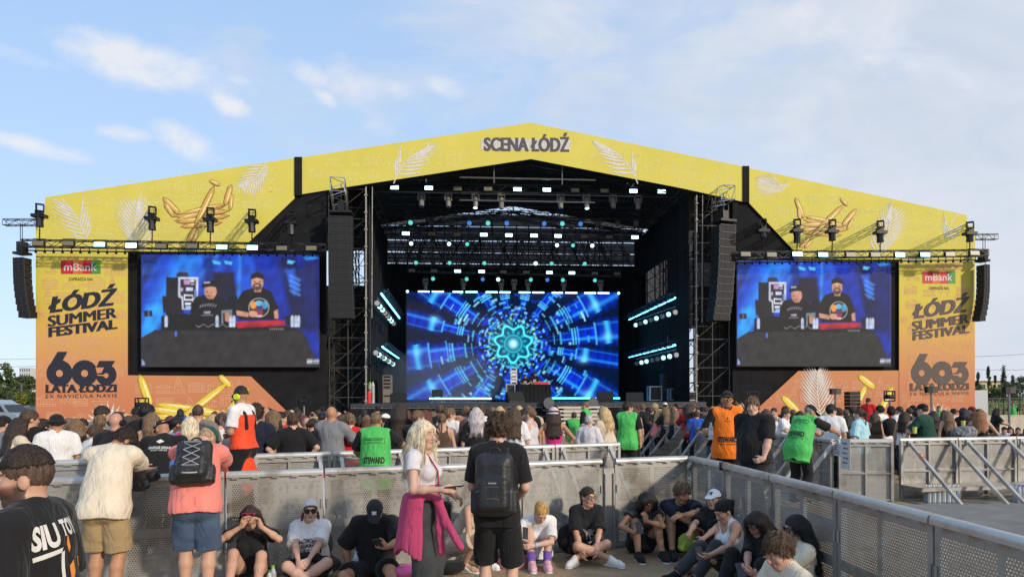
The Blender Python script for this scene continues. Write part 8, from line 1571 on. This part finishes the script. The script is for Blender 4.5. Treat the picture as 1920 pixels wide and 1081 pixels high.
def drinkbottle(p, label, c): t = thing('drink_bottle', label, 'bottle', p); p = Vector(p); m_ = MB(); m_.tube(p, p + SZ * .17, .034, 10); m_.tube(p + SZ * .17, p + SZ * .225, .034, 10, .014); m_.build('bottle', M_PET, t); m_ = MB(); m_.tube(p + SZ * .225, p + SZ * .25, .016, 8); m_.build('cap', mat('cap_' + label.split()[0], c, .5), t); m_ = MB(); m_.tube(p + SZ * .07, p + SZ * .13, .035, 10); m_.build('wrapper', mat('wrap_' + label.split()[0], c, .5), t)
p = at(512, 1068, 7.3); p.z = .0; drinkbottle((p.x, p.y, 0), 'green capped water bottle left of the NOBODY CARES girl', (.05, .35, .07)); p = at(505, 1075, 7.1); drinkbottle((p.x, p.y, 0), 'dark green capped bottle nearer the viewer beside the NOBODY CARES girl', (.03, .2, .05)); p = at(667, 1050, 7.5); drinkbottle((p.x, p.y, .1), 'clear bottle behind the arm of the man in the black cap', (.3, .4, .5))
# ------------------------------------------------------------------ guards and stewards, each built on their own
C_VESTK = mat('print_vest_black', (.02, .025, .02), .8); DEFEND = mat('ear_cup_black', (.014, .014, .016), .3); M_YCUP = mat('ear_cup_yellow', (.62, .80, .02), .4)
def vest(r, J, m, big=.04, front=False, word='STEWARD', res=.009, hem=-.16):
    o, V, Q = make_top(r, J, m, res, off=.030, loose=big * .4, sleeve=0, hem=hem, neck=.085, wr=.006, name='vest', seed=12); s = 1 if front else -1; u = J.R2 @ V3(-s, 0, 0); v = J.R2 @ V3(0, 0, 1); c = J.chest + J.R2 @ V3(0, s * .1, -.02)
    d2 = lambda n, sh: drape2d(r, n, sh, V, Q, c, u, v, C_VESTK, sub=.03)
    if front: d2('vest_lettering', [text2d(word, .29, .085, 0, -.21, .05), text2d('SŁUŻBA PORZĄDKOWA', .30, .028, 0, -.28, .02), poly2d([(0, .13), (.012, .105), (0, .085), (-.012, .105)]), rect2d(-.045, .065, .045, .072)])
    else: d2('vest_lettering', [text2d(word, .29, .095, 0, -.17, .05), text2d('SŁUŻBA INFORMACYJNA', .28, .026, 0, -.245, .015), text2d('GENERALIS GROUP', .24, .026, 0, .115, .015), rect2d(-.09, .078, .09, .084)] + frame2d(-.145, .06, .145, .14, .005))
    return o
def ears(r, J, cup, band=True):
    m_ = MB(); T = lambda a, b, c: Vector(J.hc + J.Rh @ V3(a, b, c)); [m_.tube(T(sx * .070, -.005, 0), T(sx * .112, -.005, 0), .046, 12, .038) for sx in (-1, 1)]; m_.build('ear_defenders', cup, r, local=True); m_ = MB(); m_.path([T(.102 * math.cos(a), -.01, .03 + .108 * math.sin(a)) for a in np.linspace(.1, math.pi - .1, 12)], .011, 6); m_.build('head_band', DEFEND, r, local=True)
x, y = pos(213, 8.85); r = person(x, y, -4, 'reddish shaven guard in black with black ear defenders behind the cream shirt'); J = skeleton(1.83, False, bulk=1.12, l2=6, head=(-6, 6, 0), wr=((-.2, .3, 1.1), (.2, .3, 1.1))); make_body(r, J, mat('skin_flushed', (.50, .25, .18), .5, attr='col', var=.08), .009, feet=False); make_top(r, J, C_BLACK, .010, loose=.02, sleeve=.85, hem=-.1); make_legs(r, J, C_BLACK, .012); ears(r, J, DEFEND)
x, y = pos(302, 8.9); r = person(x, y, 6, 'guard in a checkered backward cap and black GENERALIS GROUP shirt'); J = skeleton(1.76, False, bulk=1.28, l1=4, l2=16, head=(50, 26, 0), wr=((-.22, .34, 1.0), (.22, .34, 1.0))); make_body(r, J, 'tan', .009, feet=False); o, V, Q = make_top(r, J, C_BLACK, .009, loose=.03, sleeve=.92, sopen=.025, hem=-.1, off=.02, wr=.006); make_legs(r, J, C_BLACK, .012); make_cap(r, J, C_BLACK, .008, back=True)
ck = MATS.get('checkered_cloth') or mat('checkered_cloth', (.6, .6, .6), .8); nt_ = ck.node_tree; ch = nd(nt_, 'ShaderNodeTexChecker'); ch.inputs['Scale'].default_value = 62; ch.inputs[1].default_value = (.01, .01, .01, 1); ch.inputs[2].default_value = (.7, .7, .7, 1); tc_ = nd(nt_, 'ShaderNodeTexCoord'); nt_.links.new(tc_.outputs['Object'], ch.inputs['Vector']); nt_.links.new(ch.outputs[0], nt_.nodes['Principled BSDF'].inputs['Base Color'])
F = Field(J.hc - .2, J.hc + .2, .007); R_ = J.Rh; F.ell(J.hc + R_ @ V3(0, -.008, .036), V3(.0905, .1105, .1005), R_, 0); F.plane(J.hc + R_ @ V3(0, 0, .05), -R_[:, 2]); F.plane(J.hc + R_ @ V3(0, -.02, 0), -R_[:, 1]); add_part(r, 'checkered_panel', F, ck); make_glasses(r, J, M_LENS)
d_ = .062; drape2d(r, 'shirt_lettering', [text2d('GENERALIS GROUP', .27, .034, 0, 0, .035), text2d('SECURITY SERVICE', .20, .020, 0, -.035, .01), poly2d([(0, .115), (.05, .085), (0, .055), (-.05, .085)][:3] + [(-.05, .085)])] , V, Q, J.chest + J.R2 @ V3(0, -.1, .06), J.R2 @ V3(1, 0, 0), J.R2 @ V3(0, 0, 1), mat('print_white', (.62, .60, .57), .8), sub=.03)
x, y = pos(455, 9.75); r = person(x, y, 78, 'guard with yellow ear defenders, white shirt and red vest on the barrier step', z=.33); J = skeleton(1.83, False, l1=2, l2=2, head=(-4, 4, 0), wr=((-.10, .24, 1.32), (.14, .26, 1.16)), ep=((-.6, -1, -.4), (.6, -1, -.4))); make_body(r, J, 'tan', .009, hands=(dict(curl=.9, palm=(.3, -.9, 0)), dict(curl=.9, palm=(-.3, -.9, 0)))); make_top(r, J, C_WHITE, .009, loose=.012, sleeve=.75, hem=-.02); make_legs(r, J, C_BLACK, .010, .03, 1.9, .02); make_hair(r, J, 'short', H_DBROWN, .008, fade=.03); ears(r, J, M_YCUP); make_glasses(r, J, M_LENS); make_shoes(r, J, C_BLACK)
M_VR = cloth('vest_red_orange', (.78, .07, .02), .6); o, V, Q = make_top(r, J, M_VR, .009, off=.026, loose=.012, sleeve=0, hem=-.02, low=.10, wr=.004, name='vest', strap=True)
for sx in (-1, 1): m_ = MB(); m_.path([Vector(J.chest + J.R2 @ V3(sx * .10, -.135, -.10)), Vector(J.chest + J.R2 @ V3(sx * .10, -.12, .10)), Vector(J.neck + J.R2 @ V3(sx * .10, -.02, .0)), Vector(J.chest + J.R2 @ V3(sx * .11, .13, .08)), Vector(J.chest + J.R2 @ V3(sx * .12, .14, -.12))], .028, 6); m_.build('harness_strap', C_BLACK, r, local=True)
m_ = MB(); m_.path([Vector(J.hc + J.Rh @ V3(-.10, .01, -.02)), Vector(J.hc + J.Rh @ V3(-.08, .09, -.06)), Vector(J.hc + J.Rh @ V3(-.03, .125, -.065))], .005, 5); m_.ball(Vector(J.hc + J.Rh @ V3(-.03, .125, -.065)), .012, 8, 5); m_.build('microphone', DEFEND, r, local=True)
p0 = wpt(r, V3(.02, .06, .62)); t = thing('red_bag', 'big orange red bag hanging below the guard with yellow ear defenders', 'bag', p0); F = Field(V3(-.3, -.3, -.5), V3(.3, .3, .4), .012); F.ell(V3(0, 0, 0), V3(.22, .2, .33), None, 0); F.ripple(.02, 16, 2); add_part(t, 'cloth', F, M_VR)
x, y = pos(704, 9.75); r = person(x, y, 2, 'steward in a green STEWARD vest between the barriers, seen from behind'); J = skeleton(1.80, False, bulk=1.1, l2=4, head=(4, 4, 0), wr=((-.2, .35, 1.1), (.42, .50, 1.22)), ep=((-1, -.4, -.3), (1, -.2, -.4))); make_body(r, J, 'tan', .009, feet=False); make_top(r, J, C_BLACK, .010, loose=.01, sleeve=.8, hem=-.1); make_legs(r, J, C_BLACK, .012); make_hair(r, J, 'buzz', H_LBROWN, .008, hl=-.005); vest(r, J, C_GREEN, hem=-.24)
x, y = pos(1363, 10.55); r = person(x, y, 166, 'steward in orange vest, black cap and mirrored sunglasses holding a bottle', z=.23); J = skeleton(1.85, False, head=(8, -4, 0), bulk=1.05, wr=((-.24, .10, .80), (.27, .30, 1.24)), ep=((-.4, -1, 0), (.5, -1, -.5))); make_body(r, J, 'tan', .008, hands=(dict(curl=.5), dict(curl=.8, palm=(-.9, .2, .2), fdir=(.1, 1, .3))), stubble=.4); make_top(r, J, C_BLACK, .009, loose=.02, sleeve=.9, hem=-.1); make_legs(r, J, C_BLACK, .010); make_cap(r, J, C_BLACK, .007); make_glasses(r, J, mat('orange_mirror_lens', (.55, .20, .02), .12, metal=.6), P_BLACK); vest(r, J, C_ORANGE, .045, True, hem=-.16); make_shoes(r, J, C_BLACK)
p = wpt(r, J.wr[1] + V3(-.02, .10, -.10)); drinkbottle((p.x, p.y, p.z), 'peach drink bottle in the hand of the orange vested steward', (.65, .62, .6))
x, y = pos(1413, 9.7); r = person(x, y, 118, 'heavy blond boy in a black shirt, hand on hip, beside the orange vested steward', z=.22); J = skeleton(1.76, False, bulk=1.26, tw=14, head=(22, 2, 8), l1=-4, l2=2, wr=((-.26, .10, .92), (.22, -.02, .86)), ep=((-.8, -1, 0), (.6, -1, 0))); make_body(r, J, 'fair', .007, hands=(dict(curl=.6, palm=(.8, -.4, 0), fdir=(.5, .7, -.3)), dict(curl=.5)), brow=(.2, .12, .06)); make_top(r, J, C_BLACK, .008, loose=.03, sleeve=.9, sopen=.028, hem=-.09, off=.02, wr=.006); make_legs(r, J, C_BLACK, .010); make_hair(r, J, 'short', H_LBROWN, .006, vol=.012, seed=21); make_shoes(r, J, C_BLACK)
x, y = pos(1502, 12.35); r = person(x, y, -50, 'steward in a green STEWARD vest bending over the receding barrier', z=.12); J = skeleton(1.86, False, bulk=1.12, l1=16, l2=34, head=(-30, 30, 0), pel=(0, -.1, .97), wr=((-.05, .62, 1.22), (.34, .66, 1.22)), ep=((-1, -.2, 0), (1, -.1, -.3))); make_body(r, J, 'tan', .009, stubble=.2); make_top(r, J, C_BLACK, .010, loose=.01, sleeve=.9, hem=-.1); make_legs(r, J, C_BLACK, .010); make_hair(r, J, 'buzz', hairm('hair_grey', (.2, .19, .18)), .008); make_cap(r, J, C_BLACK, .008); vest(r, J, C_GREEN, .05, hem=-.24); make_shoes(r, J, C_BLACK)
# ------------------------------------------------------------------ the crowd: one set of bodies, tops and hair per kind, copied person by person
POSE = {'d': dict(wr=(None, None)), 'f': dict(wr=((-.06, .34, 1.17), (.10, .36, 1.19)), ep=((-1, -.3, -.3), (1, -.3, -.3)), l2=10, l1=4), 'h': dict(wr=((-.22, .02, 1.02), (.22, .02, 1.02)), ep=((-1, -.4, 0), (1, -.4, 0))), 'p': dict(wr=((-.25, .1, .85), (.16, .36, 1.60)), ep=((-.5, -1, 0), (.8, -.2, -1))), 'c': dict(wr=((-.02, .16, 1.56), (.14, .30, 1.17)), ep=((-1, -.1, -1), (1, -.3, -.3)), head=(0, 4, 0)), 's': dict(pel=(0, 0, .13), wr=((-.1, .4, .4), (.1, .4, .4)), an=((-.14, .42, .085), (.14, .42, .085)), kp=((-.2, .2, 1), (.2, .2, 1)), l1=-4, l2=16)}
KIT = {}; KJ = {}
def kj(sex, pose, hy):
    k = (sex, pose, hy)
    if k not in KJ: d = dict(POSE[pose]); d['head'] = (hy * 55, 4, 0); KJ[k] = skeleton(1.75, sex == 'f', **d)
    return KJ[k]
def kit(key, fn):
    if key not in KIT: o = fn(); o = o[0] if isinstance(o, tuple) else o; KIT[key] = o.data; bpy.data.objects.remove(o)
    return KIT[key]
KR = .0125
def kbody(s, p, h):
    J = kj(s, p, h); F = Field(J.lo, J.hi, KR); torso(F, J)
    for i in (0, 1): arm(F, J, i, t2=2); leg(F, J, i); foot(F, J, i); hand(F, J, i, curl=.6)
    headF(F, J); return add_part(None, 'body', F, SKIN['light'], col=lambda V: face_cols(V, J))
def ktop(kind, s, p):
    J = kj(s, p, 0); q = dict(t=dict(off=.018, loose=.026, sleeve=.85, sopen=.024, hem=-.09), n=dict(off=.012, loose=.006, sleeve=0, hem=-.05, strap=True), b=dict(off=.012, loose=0, sleeve=0, hem=.18, low=.02), v=dict(off=.032, loose=.018, sleeve=0, hem=-.16, neck=.085))[kind]; return make_top(None, J, C_BLACK, KR, wr=.006, **q)
def khair(kind, s, p, h):
    J = kj(s, p, h); q = dict(s=dict(kind='short', vol=.005), b=dict(kind='buzz'), c=dict(kind='curly', vol=.01), l=dict(kind='long', L=.36, front=True), q=dict(kind='long', L=.36, front=True, loose=False), m=dict(kind='long', L=.26), p=dict(kind='pony', L=.20), u=dict(kind='tied', bun='bun'), o=dict(kind='tied', bun='updo'))
    if kind in 'kKhg': return make_cap(None, J, C_BLACK, .009, back=kind == 'K', kind={'h': 'bucket', 'g': 'scarf'}.get(kind, 'cap'))
    return make_hair(None, J, m=H_BROWN, res=.0095, **q[kind])
HC = dict(bk=('black', H_BLACK), db=('dark brown', H_DBROWN), br=('brown', H_BROWN), lb=('light brown', H_LBROWN), bl=('blond', H_BLOND), pl=('pale blond', H_PLAT), si=('silver', H_SILVER), gi=('ginger', H_GINGER), rb=('red brown', H_REDBR))
TC = dict(bk=('black', C_BLACK), wh=('white', C_WHITE), nv=('navy', C_NAVY), gy=('grey', C_GREY), rd=('red', C_RED), co=('coral', C_CORAL), cr=('cream', C_SAND), tp=('taupe', C_TAUPE), pk=('pink', C_PINK2), mg=('magenta', C_MAGENTA), dr=('dark red', C_DRED), dg=('dark green', C_DGREEN), sk=('light blue', C_SKY), gn=('green', C_GREEN), bn=('brown', C_BROWNMESH), bu=('blue', C_SBLUE), li=('off white', C_LILAC), be=('beige', C_BEIGE), pu=('purple', C_PURP), fl=('flowered pale pink', mat('flowered_cloth', (.66, .50, .52), .85, var=.45, vscale=60)))
HK = dict(s='short %s hair', b='cropped %s hair', c='curly %s hair', l='long %s hair', m='shoulder length %s hair', p='%s ponytail', u='%s bun', o='%s updo', x='bald head', k='%s cap', K='backward %s cap', h='%s bucket hat', g='%s headscarf')
TK = dict(t='%s shirt', n='%s strap top', b='%s bare-backed top', v='%s vest')
ZN = [(67, 'before the trees at left'), (240, 'below the left column banner'), (470, 'below the left balloon boat'), (600, 'before the left black wall'), (700, 'before the left scaffold'), (800, 'left of the video wall'), (910, 'before the video wall'), (1035, 'below the music desk'), (1195, 'by the stage steps'), (1300, 'behind the receding barriers'), (1420, 'before the right scaffold'), (1600, 'below the white palm leaf'), (1690, 'below the yellow balloons'), (1828, 'below the right column banner'), (9999, 'by the low wall at right')]
PEND = []
def crowd(px, yt, Y, yaw, sex, pose, hy, sk, hk, hc, tk, tc, lk='bk', gl=0, extra=''):
    if Y < 6 and px < 1180: k = (px - HX) / F_PX; Y = (9.12 + 6.35 * .3966 + Y) / (1 - .3966 * k)
    H_ = hz(px); hat = .02 if hk in 'kKgcs' else .035 if hk == 'h' else 0.0; ht = CAMZ - (yt - H_) * Y / F_PX - hat; zb = 0
    if pose == 's': zb = 0; sc = 1.0
    else:
        if ht > 1.92: zb = ht - 1.85; ht = 1.85
        if ht < 1.5: zb = ht - 1.6; ht = 1.6
        zb = max(0, zb); sc = ht / 1.755
    x, y = pos(px, Y); t = thing('person', '', 'person', (x, y, zb), 'people in the crowd', D(yaw)); t.scale = (sc, sc, sc); t.rotation_euler.z += math.atan((HX - px) / F_PX)
    def part(name, me, m):
        o = bpy.data.objects.new(name, me); COL.objects.link(o); o.parent = t; o.material_slots[0].link = 'OBJECT'; o.material_slots[0].material = m; return o
    part('body', kit(('b', sex, pose, hy), lambda: kbody(sex, pose, hy)), SKIN[dict(f='fair', l='light', t='tan', b='brown')[sk]])
    tm = TC[tc][1]
    if tk == 'v': part('shirt', kit(('t', 't', sex, pose), lambda: ktop('t', sex, pose)), C_BLACK); part('vest', kit(('t', 'v', sex, pose), lambda: ktop('v', sex, pose)), tm)
    else: part('shirt' if tk == 't' else 'top', kit(('t', tk, sex, pose), lambda: ktop(tk, sex, pose)), tm)
    part('trousers', kit(('l', sex, pose), lambda: make_legs(None, kj(sex, pose, 0), C_BLACK, KR)), dict(bk=C_BLACK, dn=C_DENIM, be=C_BEIGE, gy=C_GREY, wh=C_WHITE)[lk])
    if hk in 'kKhg':
        part('cap' if hk in 'kK' else 'hat' if hk == 'h' else 'headscarf', kit(('h', hk, sex, pose, hy), lambda: khair(hk, sex, pose, hy)), TC[hc][1]); h2 = 'q' if sex == 'f' else 'b'; part('hair', kit(('h', h2, sex, pose, hy), lambda: khair(h2, sex, pose, hy)), HC[extra][1] if extra in HC else H_DBROWN); hn = HK[hk] % TC[hc][0]
    else:
        if hk != 'x': part('hair', kit(('h', hk, sex, pose, hy), lambda: khair(hk, sex, pose, hy)), HC[hc][1])
        hn = HK[hk] % HC[hc][0] if hk != 'x' else HK[hk]
    if gl: part('glasses', kit(('g', sex, pose, hy), lambda: make_glasses_kit(sex, pose, hy)), M_LENS)
    PEND.append((px, t, '%s, %s, %s' % (dict(m='man', f='woman')[sex], hn, TK[tk] % TC[tc][0]), next(n for a, n in ZN if px < a))); return t
def make_glasses_kit(s, p, h):
    r0 = bpy.data.objects.new('tmp', None); o = make_glasses(r0, kj(s, p, h), M_LENS); o.parent = None; return o
ROWS = """5 776 .8 -50 m d 0 l k bk t gy|21 783 .55 -75 f f 0 l l db t cr|34 781 1.5 -60 m d 0 l s br t co|53 766 .8 -15 m d -1 l s br t bk|79 783 1.2 -60 m d 0 l s db t bk|106 772 .5 0 m d 0 t h bk t wh|128 783 1.6 -10 f d 0 l l lb t tp|142 784 1.1 5 f d 0 l m lb t be|153 784 1.4 -50 f d 0 t u db n be|168 793 .5 -60 m f 0 f s br t wh|190 759 2.2 -20 m d -1 l s db t gy|187 776 1.3 -10 m d 0 f s lb t bk|240 779 2.5 -30 f d 0 l l br t bk|253 776 3.4 10 m d 0 l s br t wh
274 755 1.2 -8 m h -1 l s bk t bk|284 773 1.0 6 f d 0 l l lb n bn|319 779 1.3 -15 f d 0 l l rb t bk|331 781 1.0 -30 f d -1 t p bk t wh|356 780 .5 0 f d 0 f m pl t mg|371 758 1.1 0 m d 0 l b br t tp|399 776 1.5 0 f d 0 l l bl t wh|414 773 1.4 -10 m d 0 f s br t wh|428 781 3 0 m d 0 l s db t nv|480 759 .7 -8 m d 0 l c db t nv|495 763 1.5 10 m d -1 t x bk t gy|505 765 2.4 0 f d 0 l u bk t bk|512 768 .9 5 f d 0 l l lb n be|524 771 1.4 -20 f p -1 l u bk t rd|539 769 1.6 0 f d 0 l l br t bn|549 772 .5 0 m h 0 f s br t bk|575 782 2.5 -10 m d 0 l x bk t wh|585 784 1.8 -40 f d 0 l p db t bk|590 780 3 0 f d 0 l m bl t wh|604 769 2.6 -20 m d 0 l k nv t nv|621 761 .6 -14 m c 0 t x bk t gy
641 776 1.6 110 f d 0 f m br t nv|652 771 2.6 0 m d 0 l s br t bk|656 773 .9 -4 m d 0 f s lb t rd|672 780 1.6 0 m p 0 l s db t bk|688 786 1.5 10 f d 0 l l rb n rd|722 773 1.7 -40 m d 0 f k wh t nv|748 755 .9 -14 f d 0 l l db t bk|763 778 2.6 0 f d 0 l l rb t bk|779 767 .55 -20 m f -1 f s lb t bk|797 768 1.6 -6 f d 0 l l rb t bk|812 771 3.5 20 f d 0 l m lb t wh|825 757 2.0 -6 m d 0 l b br t bk|828 774 .7 0 f d 0 l p lb n bn|842 763 1.8 -16 m d -1 f s lb t wh|857 766 2.4 -50 m p -1 t k bk t bk|874 760 2.6 10 m d 0 f s lb t wh|872 785 1.2 0 f d 0 l l rb n bk|893 763 .55 2 f d 0 f m si t bk|901 756 2.2 0 m d 0 l s br t wh|912 764 3 0 m d 0 l s db t gy
923 762 3.4 0 m d 0 l b lb t bk|929 769 1.5 -30 f p -1 l u bk t bk|937 761 4.2 0 f d 0 l m bl t wh|946 763 4.6 0 m d 0 l s br t bk|964 763 .55 0 f d 0 l l br t wh|994 764 .6 60 f c 0 f o lb n li|973 760 4.8 0 f d 0 l m bl t gy|985 764 3.0 20 f d 0 l l db t nv|991 759 4.4 0 m d 0 l s lb t bk|1038 760 .5 0 f h 0 t h fl b mg bk 0 db|1104 777 .55 -10 f d 0 f o si t li|1139 762 .55 48 f f 0 l m bl t cr dn 1|1076 771 20 0 m d 0 l s br v gn|1098 752 19 70 m d 0 f b lb v gn|1176 751 15.2 -8 m d -1 l s db v gn|1188 762 17.5 10 f d 0 l l br b bk|1207 756 21.5 25 m f 0 f s lb t bk|1218 762 22 -30 m f 0 f s br t bk|1232 766 20.9 -60 f f 0 l m bl t pk|1250 762 20.6 20 f f 1 l l lb t bk|1247 753 25 0 m d 0 l k wh t bk|1263 764 19.9 -40 f f 1 f g pk n bk bk 0 lb|1275 766 20.8 -60 f d 0 f g rd t bk bk 0 br|1291 757 18.8 12 f f 0 l l db t dr|1298 756 21 -30 m d 0 l s br t bk|1306 768 18.6 0 m d 0 l s br t bu|1317 760 20 20 m d 0 l k nv t bk|1326 762 19 40 m d 1 l s br t nv|1336 764 20 0 m d 0 l k bk t bk|1337 773 17.6 170 m f 0 f k nv t bk dn 1|1345 772 19 0 f d 0 l m bl t be
1395 773 19 -20 f d 0 l l br t bk|1436 766 17.2 -30 f d 0 l l br n bk|1451 764 17.8 160 f d 0 l u db n wh|1466 765 16.6 -110 m f 0 f s br t wh|1472 760 19 150 m d 0 t s bk t bk|1487 766 20 20 m d 0 l s lb t nv|1557 756 14.4 6 m d -1 l s bk t wh|1573 763 16.5 40 m d 0 l s br t wh|1586 767 17.5 -20 m d 0 l b br t bk|1589 778 14.9 10 f p 0 t l db n be|1599 762 20 10 m d 0 l s db v dg|1612 765 13.75 60 f d 0 f p br t sk|1628 745 29 172 m d 0 t s db t rd bk 1|1640 774 17 30 f d 0 l l br n bn|1656 758 17.4 55 m f 0 t s bk t wh dn|1671 763 18.2 10 m d 0 t c bk t rd dn|1687 761 17.8 50 m d 0 t b db t wh|1705 763 20 30 m d 0 l s br t bk|1712 758 21 60 m d 0 t k bk t bk|1718 768 15.2 30 f d 0 l u bk b bk|1739 754 14.1 62 m f 0 f k bk t dg dn 1
1750 770 17.5 20 f d 0 l l db t bk|1760 760 26 185 m d 0 t b br v gn|1777 770 16.8 30 f d 0 l l lb n bk|1788 764 18.8 20 m d 0 l k bk t wh|1806 764 17.6 30 f p 0 l m bk t bk|1823 760 19.5 60 m d 0 l k dr t bk|1836 764 14.25 -6 f f 1 l k bk n bk bk 0 gi|1864 764 22.5 -80 f f 0 l l db t bk|1899 753 38.5 180 m d 0 t b db v gn|1884 795 24 170 m s 0 l k bk t wh|1893 798 24 185 f s 0 l m bk t bk|1911 794 23.5 160 m s 0 b b bk t bk|1925 792 24 190 f s 0 l l br t wh|1770 768 21 10 f d 0 l m br t gy|1695 771 16.5 -20 f d 0 l l db n wh|1548 771 18 0 f d 0 l m bl t wh|1500 770 17 30 f d 0 l l db t cr|1420 771 20 10 m d 0 l s br t gy|1360 775 17.5 0 f d 0 l l rb t wh|1645 768 21 -30 m d 0 l s bk t nv"""
for ln in ROWS.replace('\n', '|').split('|'):
    q = ln.split(); crowd(float(q[0]), float(q[1]), float(q[2]), float(q[3]), q[4], q[5], int(q[6]), q[7], q[8], q[9], q[10], q[11], q[12] if len(q) > 12 else 'bk', int(q[13]) if len(q) > 13 else 0, q[14] if len(q) > 14 else '')
RF = random.Random(31)
for i in range(64):                        # far heads pressed towards the stage and behind the first rows
    px = RF.uniform(225, 1195) if i < 46 else RF.uniform(1195, 1420); Y = RF.uniform(16, 27) if i < 46 else RF.uniform(23, 29); sex = RF.choice('mf'); hk = RF.choice('sssbc' if sex == 'm' else 'lllmpu'); ht = RF.uniform(1.62, 1.84) if sex == 'm' else RF.uniform(1.56, 1.7); crowd(px, hz(px) + (CAMZ - ht) * F_PX / Y, Y, RF.uniform(-45, 45), sex, RF.choice('ddddpc' if sex == 'm' else 'dddpc'), RF.choice((0, 0, 0, -1, 1)), RF.choice('fllltt'), hk, RF.choice(('bk', 'db', 'br', 'br', 'lb', 'bl', 'rb')), RF.choice('tttn' if sex == 'f' else 't'), RF.choice(('bk', 'bk', 'wh', 'wh', 'gy', 'nv', 'be', 'rd', 'bu', 'cr', 'tp')), RF.choice(('bk', 'dn', 'be')))
groups = {}
for px, t, d_, zn in sorted(PEND, key=lambda a: a[0]): groups.setdefault((d_, zn), []).append(t)
NUM = ['leftmost', 'second', 'third', 'fourth', 'fifth', 'sixth', 'seventh', 'eighth']
for (d_, zn), ts in groups.items():
    for i, t in enumerate(ts): t['label'] = '%s, %s%s' % (d_, zn, '' if len(ts) == 1 else ', %s of %d' % (NUM[i], len(ts)))
# things some of them carry
p = at(1668, 800, 17.2); soft(p, (.18, .14, .22), C_BLACK, 'folded_jacket', 'black jacket hung over the arm of the bearded man in white', 'jacket', 12); soft(at(1808, 812, 14.0), (.26, .16, .16), mat('plaid_cloth', (.16, .16, .17), .8, var=.9, vscale=22), 'plaid_bag', 'black and white plaid bag on the rail beside the black capped woman', 'bag', 14)
def cup(px, py, Y, label): p = at(px, py, Y); t = thing('beer_cup', label, 'cup', p); m_ = MB(); m_.tube(p, p + SZ * .13, .033, 10, .042); m_.build('cup', mat('cup_yellow', (.62, .60, .12), .4), t)
cup(1715, 812, 13.85, 'yellow green cup on the rail by the man in dark green'); cup(1806, 800, 14.3, 'yellow cup standing on the plaid bag'); cup(1649, 792, 17.0, 'pale cup held before the bearded man in white')
p = at(1264, 828, 15.9); t = thing('folded_umbrella', 'folded black umbrella leaning on the receding barriers', 'umbrella', (p.x, p.y, 0)); a_, b_ = at(1222, 868, 15.4), at(1290, 803, 16.3); F = Field(np.minimum(a_, b_) - .25, np.maximum(a_, b_) + .25, .014); F.cap(V3(*a_), V3(*(a_ * .4 + b_ * .6)), .15, .12, .03); F.cap(V3(*(a_ * .4 + b_ * .6)), V3(*b_), .11, .03, .03); F.ripple(.03, 14, 2); V, Q = F.mesh(); mk('cloth', V, Q, C_BLACK, t, True); m_ = MB(); m_.tube(b_, b_ + (b_ - a_) * .12, .018, 6); m_.build('handle', M_DARKRUB, t)
# the two men at the music desk
for px, yt, h_, lab, cap_ in ((985, 710, 1.72, 'shorter man in black shirt and cap at the left of the music desk', C_BLACK), (1003, 702, 1.86, 'taller bearded man in black shirt and cap at the right of the music desk', C_BLACK)):
    p = dk(px, 3.9); r = person(p.x, p.y, 176, lab, z=deck_z); J = skeleton(h_, False, bulk=1.12, head=(6, 8, 0), wr=((-.16, .36, 1.12), (.16, .38, 1.12)), ep=((-.8, -.6, -.4), (.8, -.6, -.4)), l2=8); make_body(r, J, 'light', .013, stubble=.8 if h_ > 1.8 else 0); make_top(r, J, C_BLACK, .013, loose=.02, sleeve=.9, hem=-.1); make_legs(r, J, C_BLACK, .014); make_cap(r, J, cap_, .011)
    F = None; m_ = MB(); c = J.chest + J.R2 @ V3(0, .155, -.02); m_.box(Vector(c), (.18, .012, .16), Matrix(J.R2.tolist())); m_.build('shirt_print', mat('print_pale', (.40, .36, .38), .8), r, local=True)
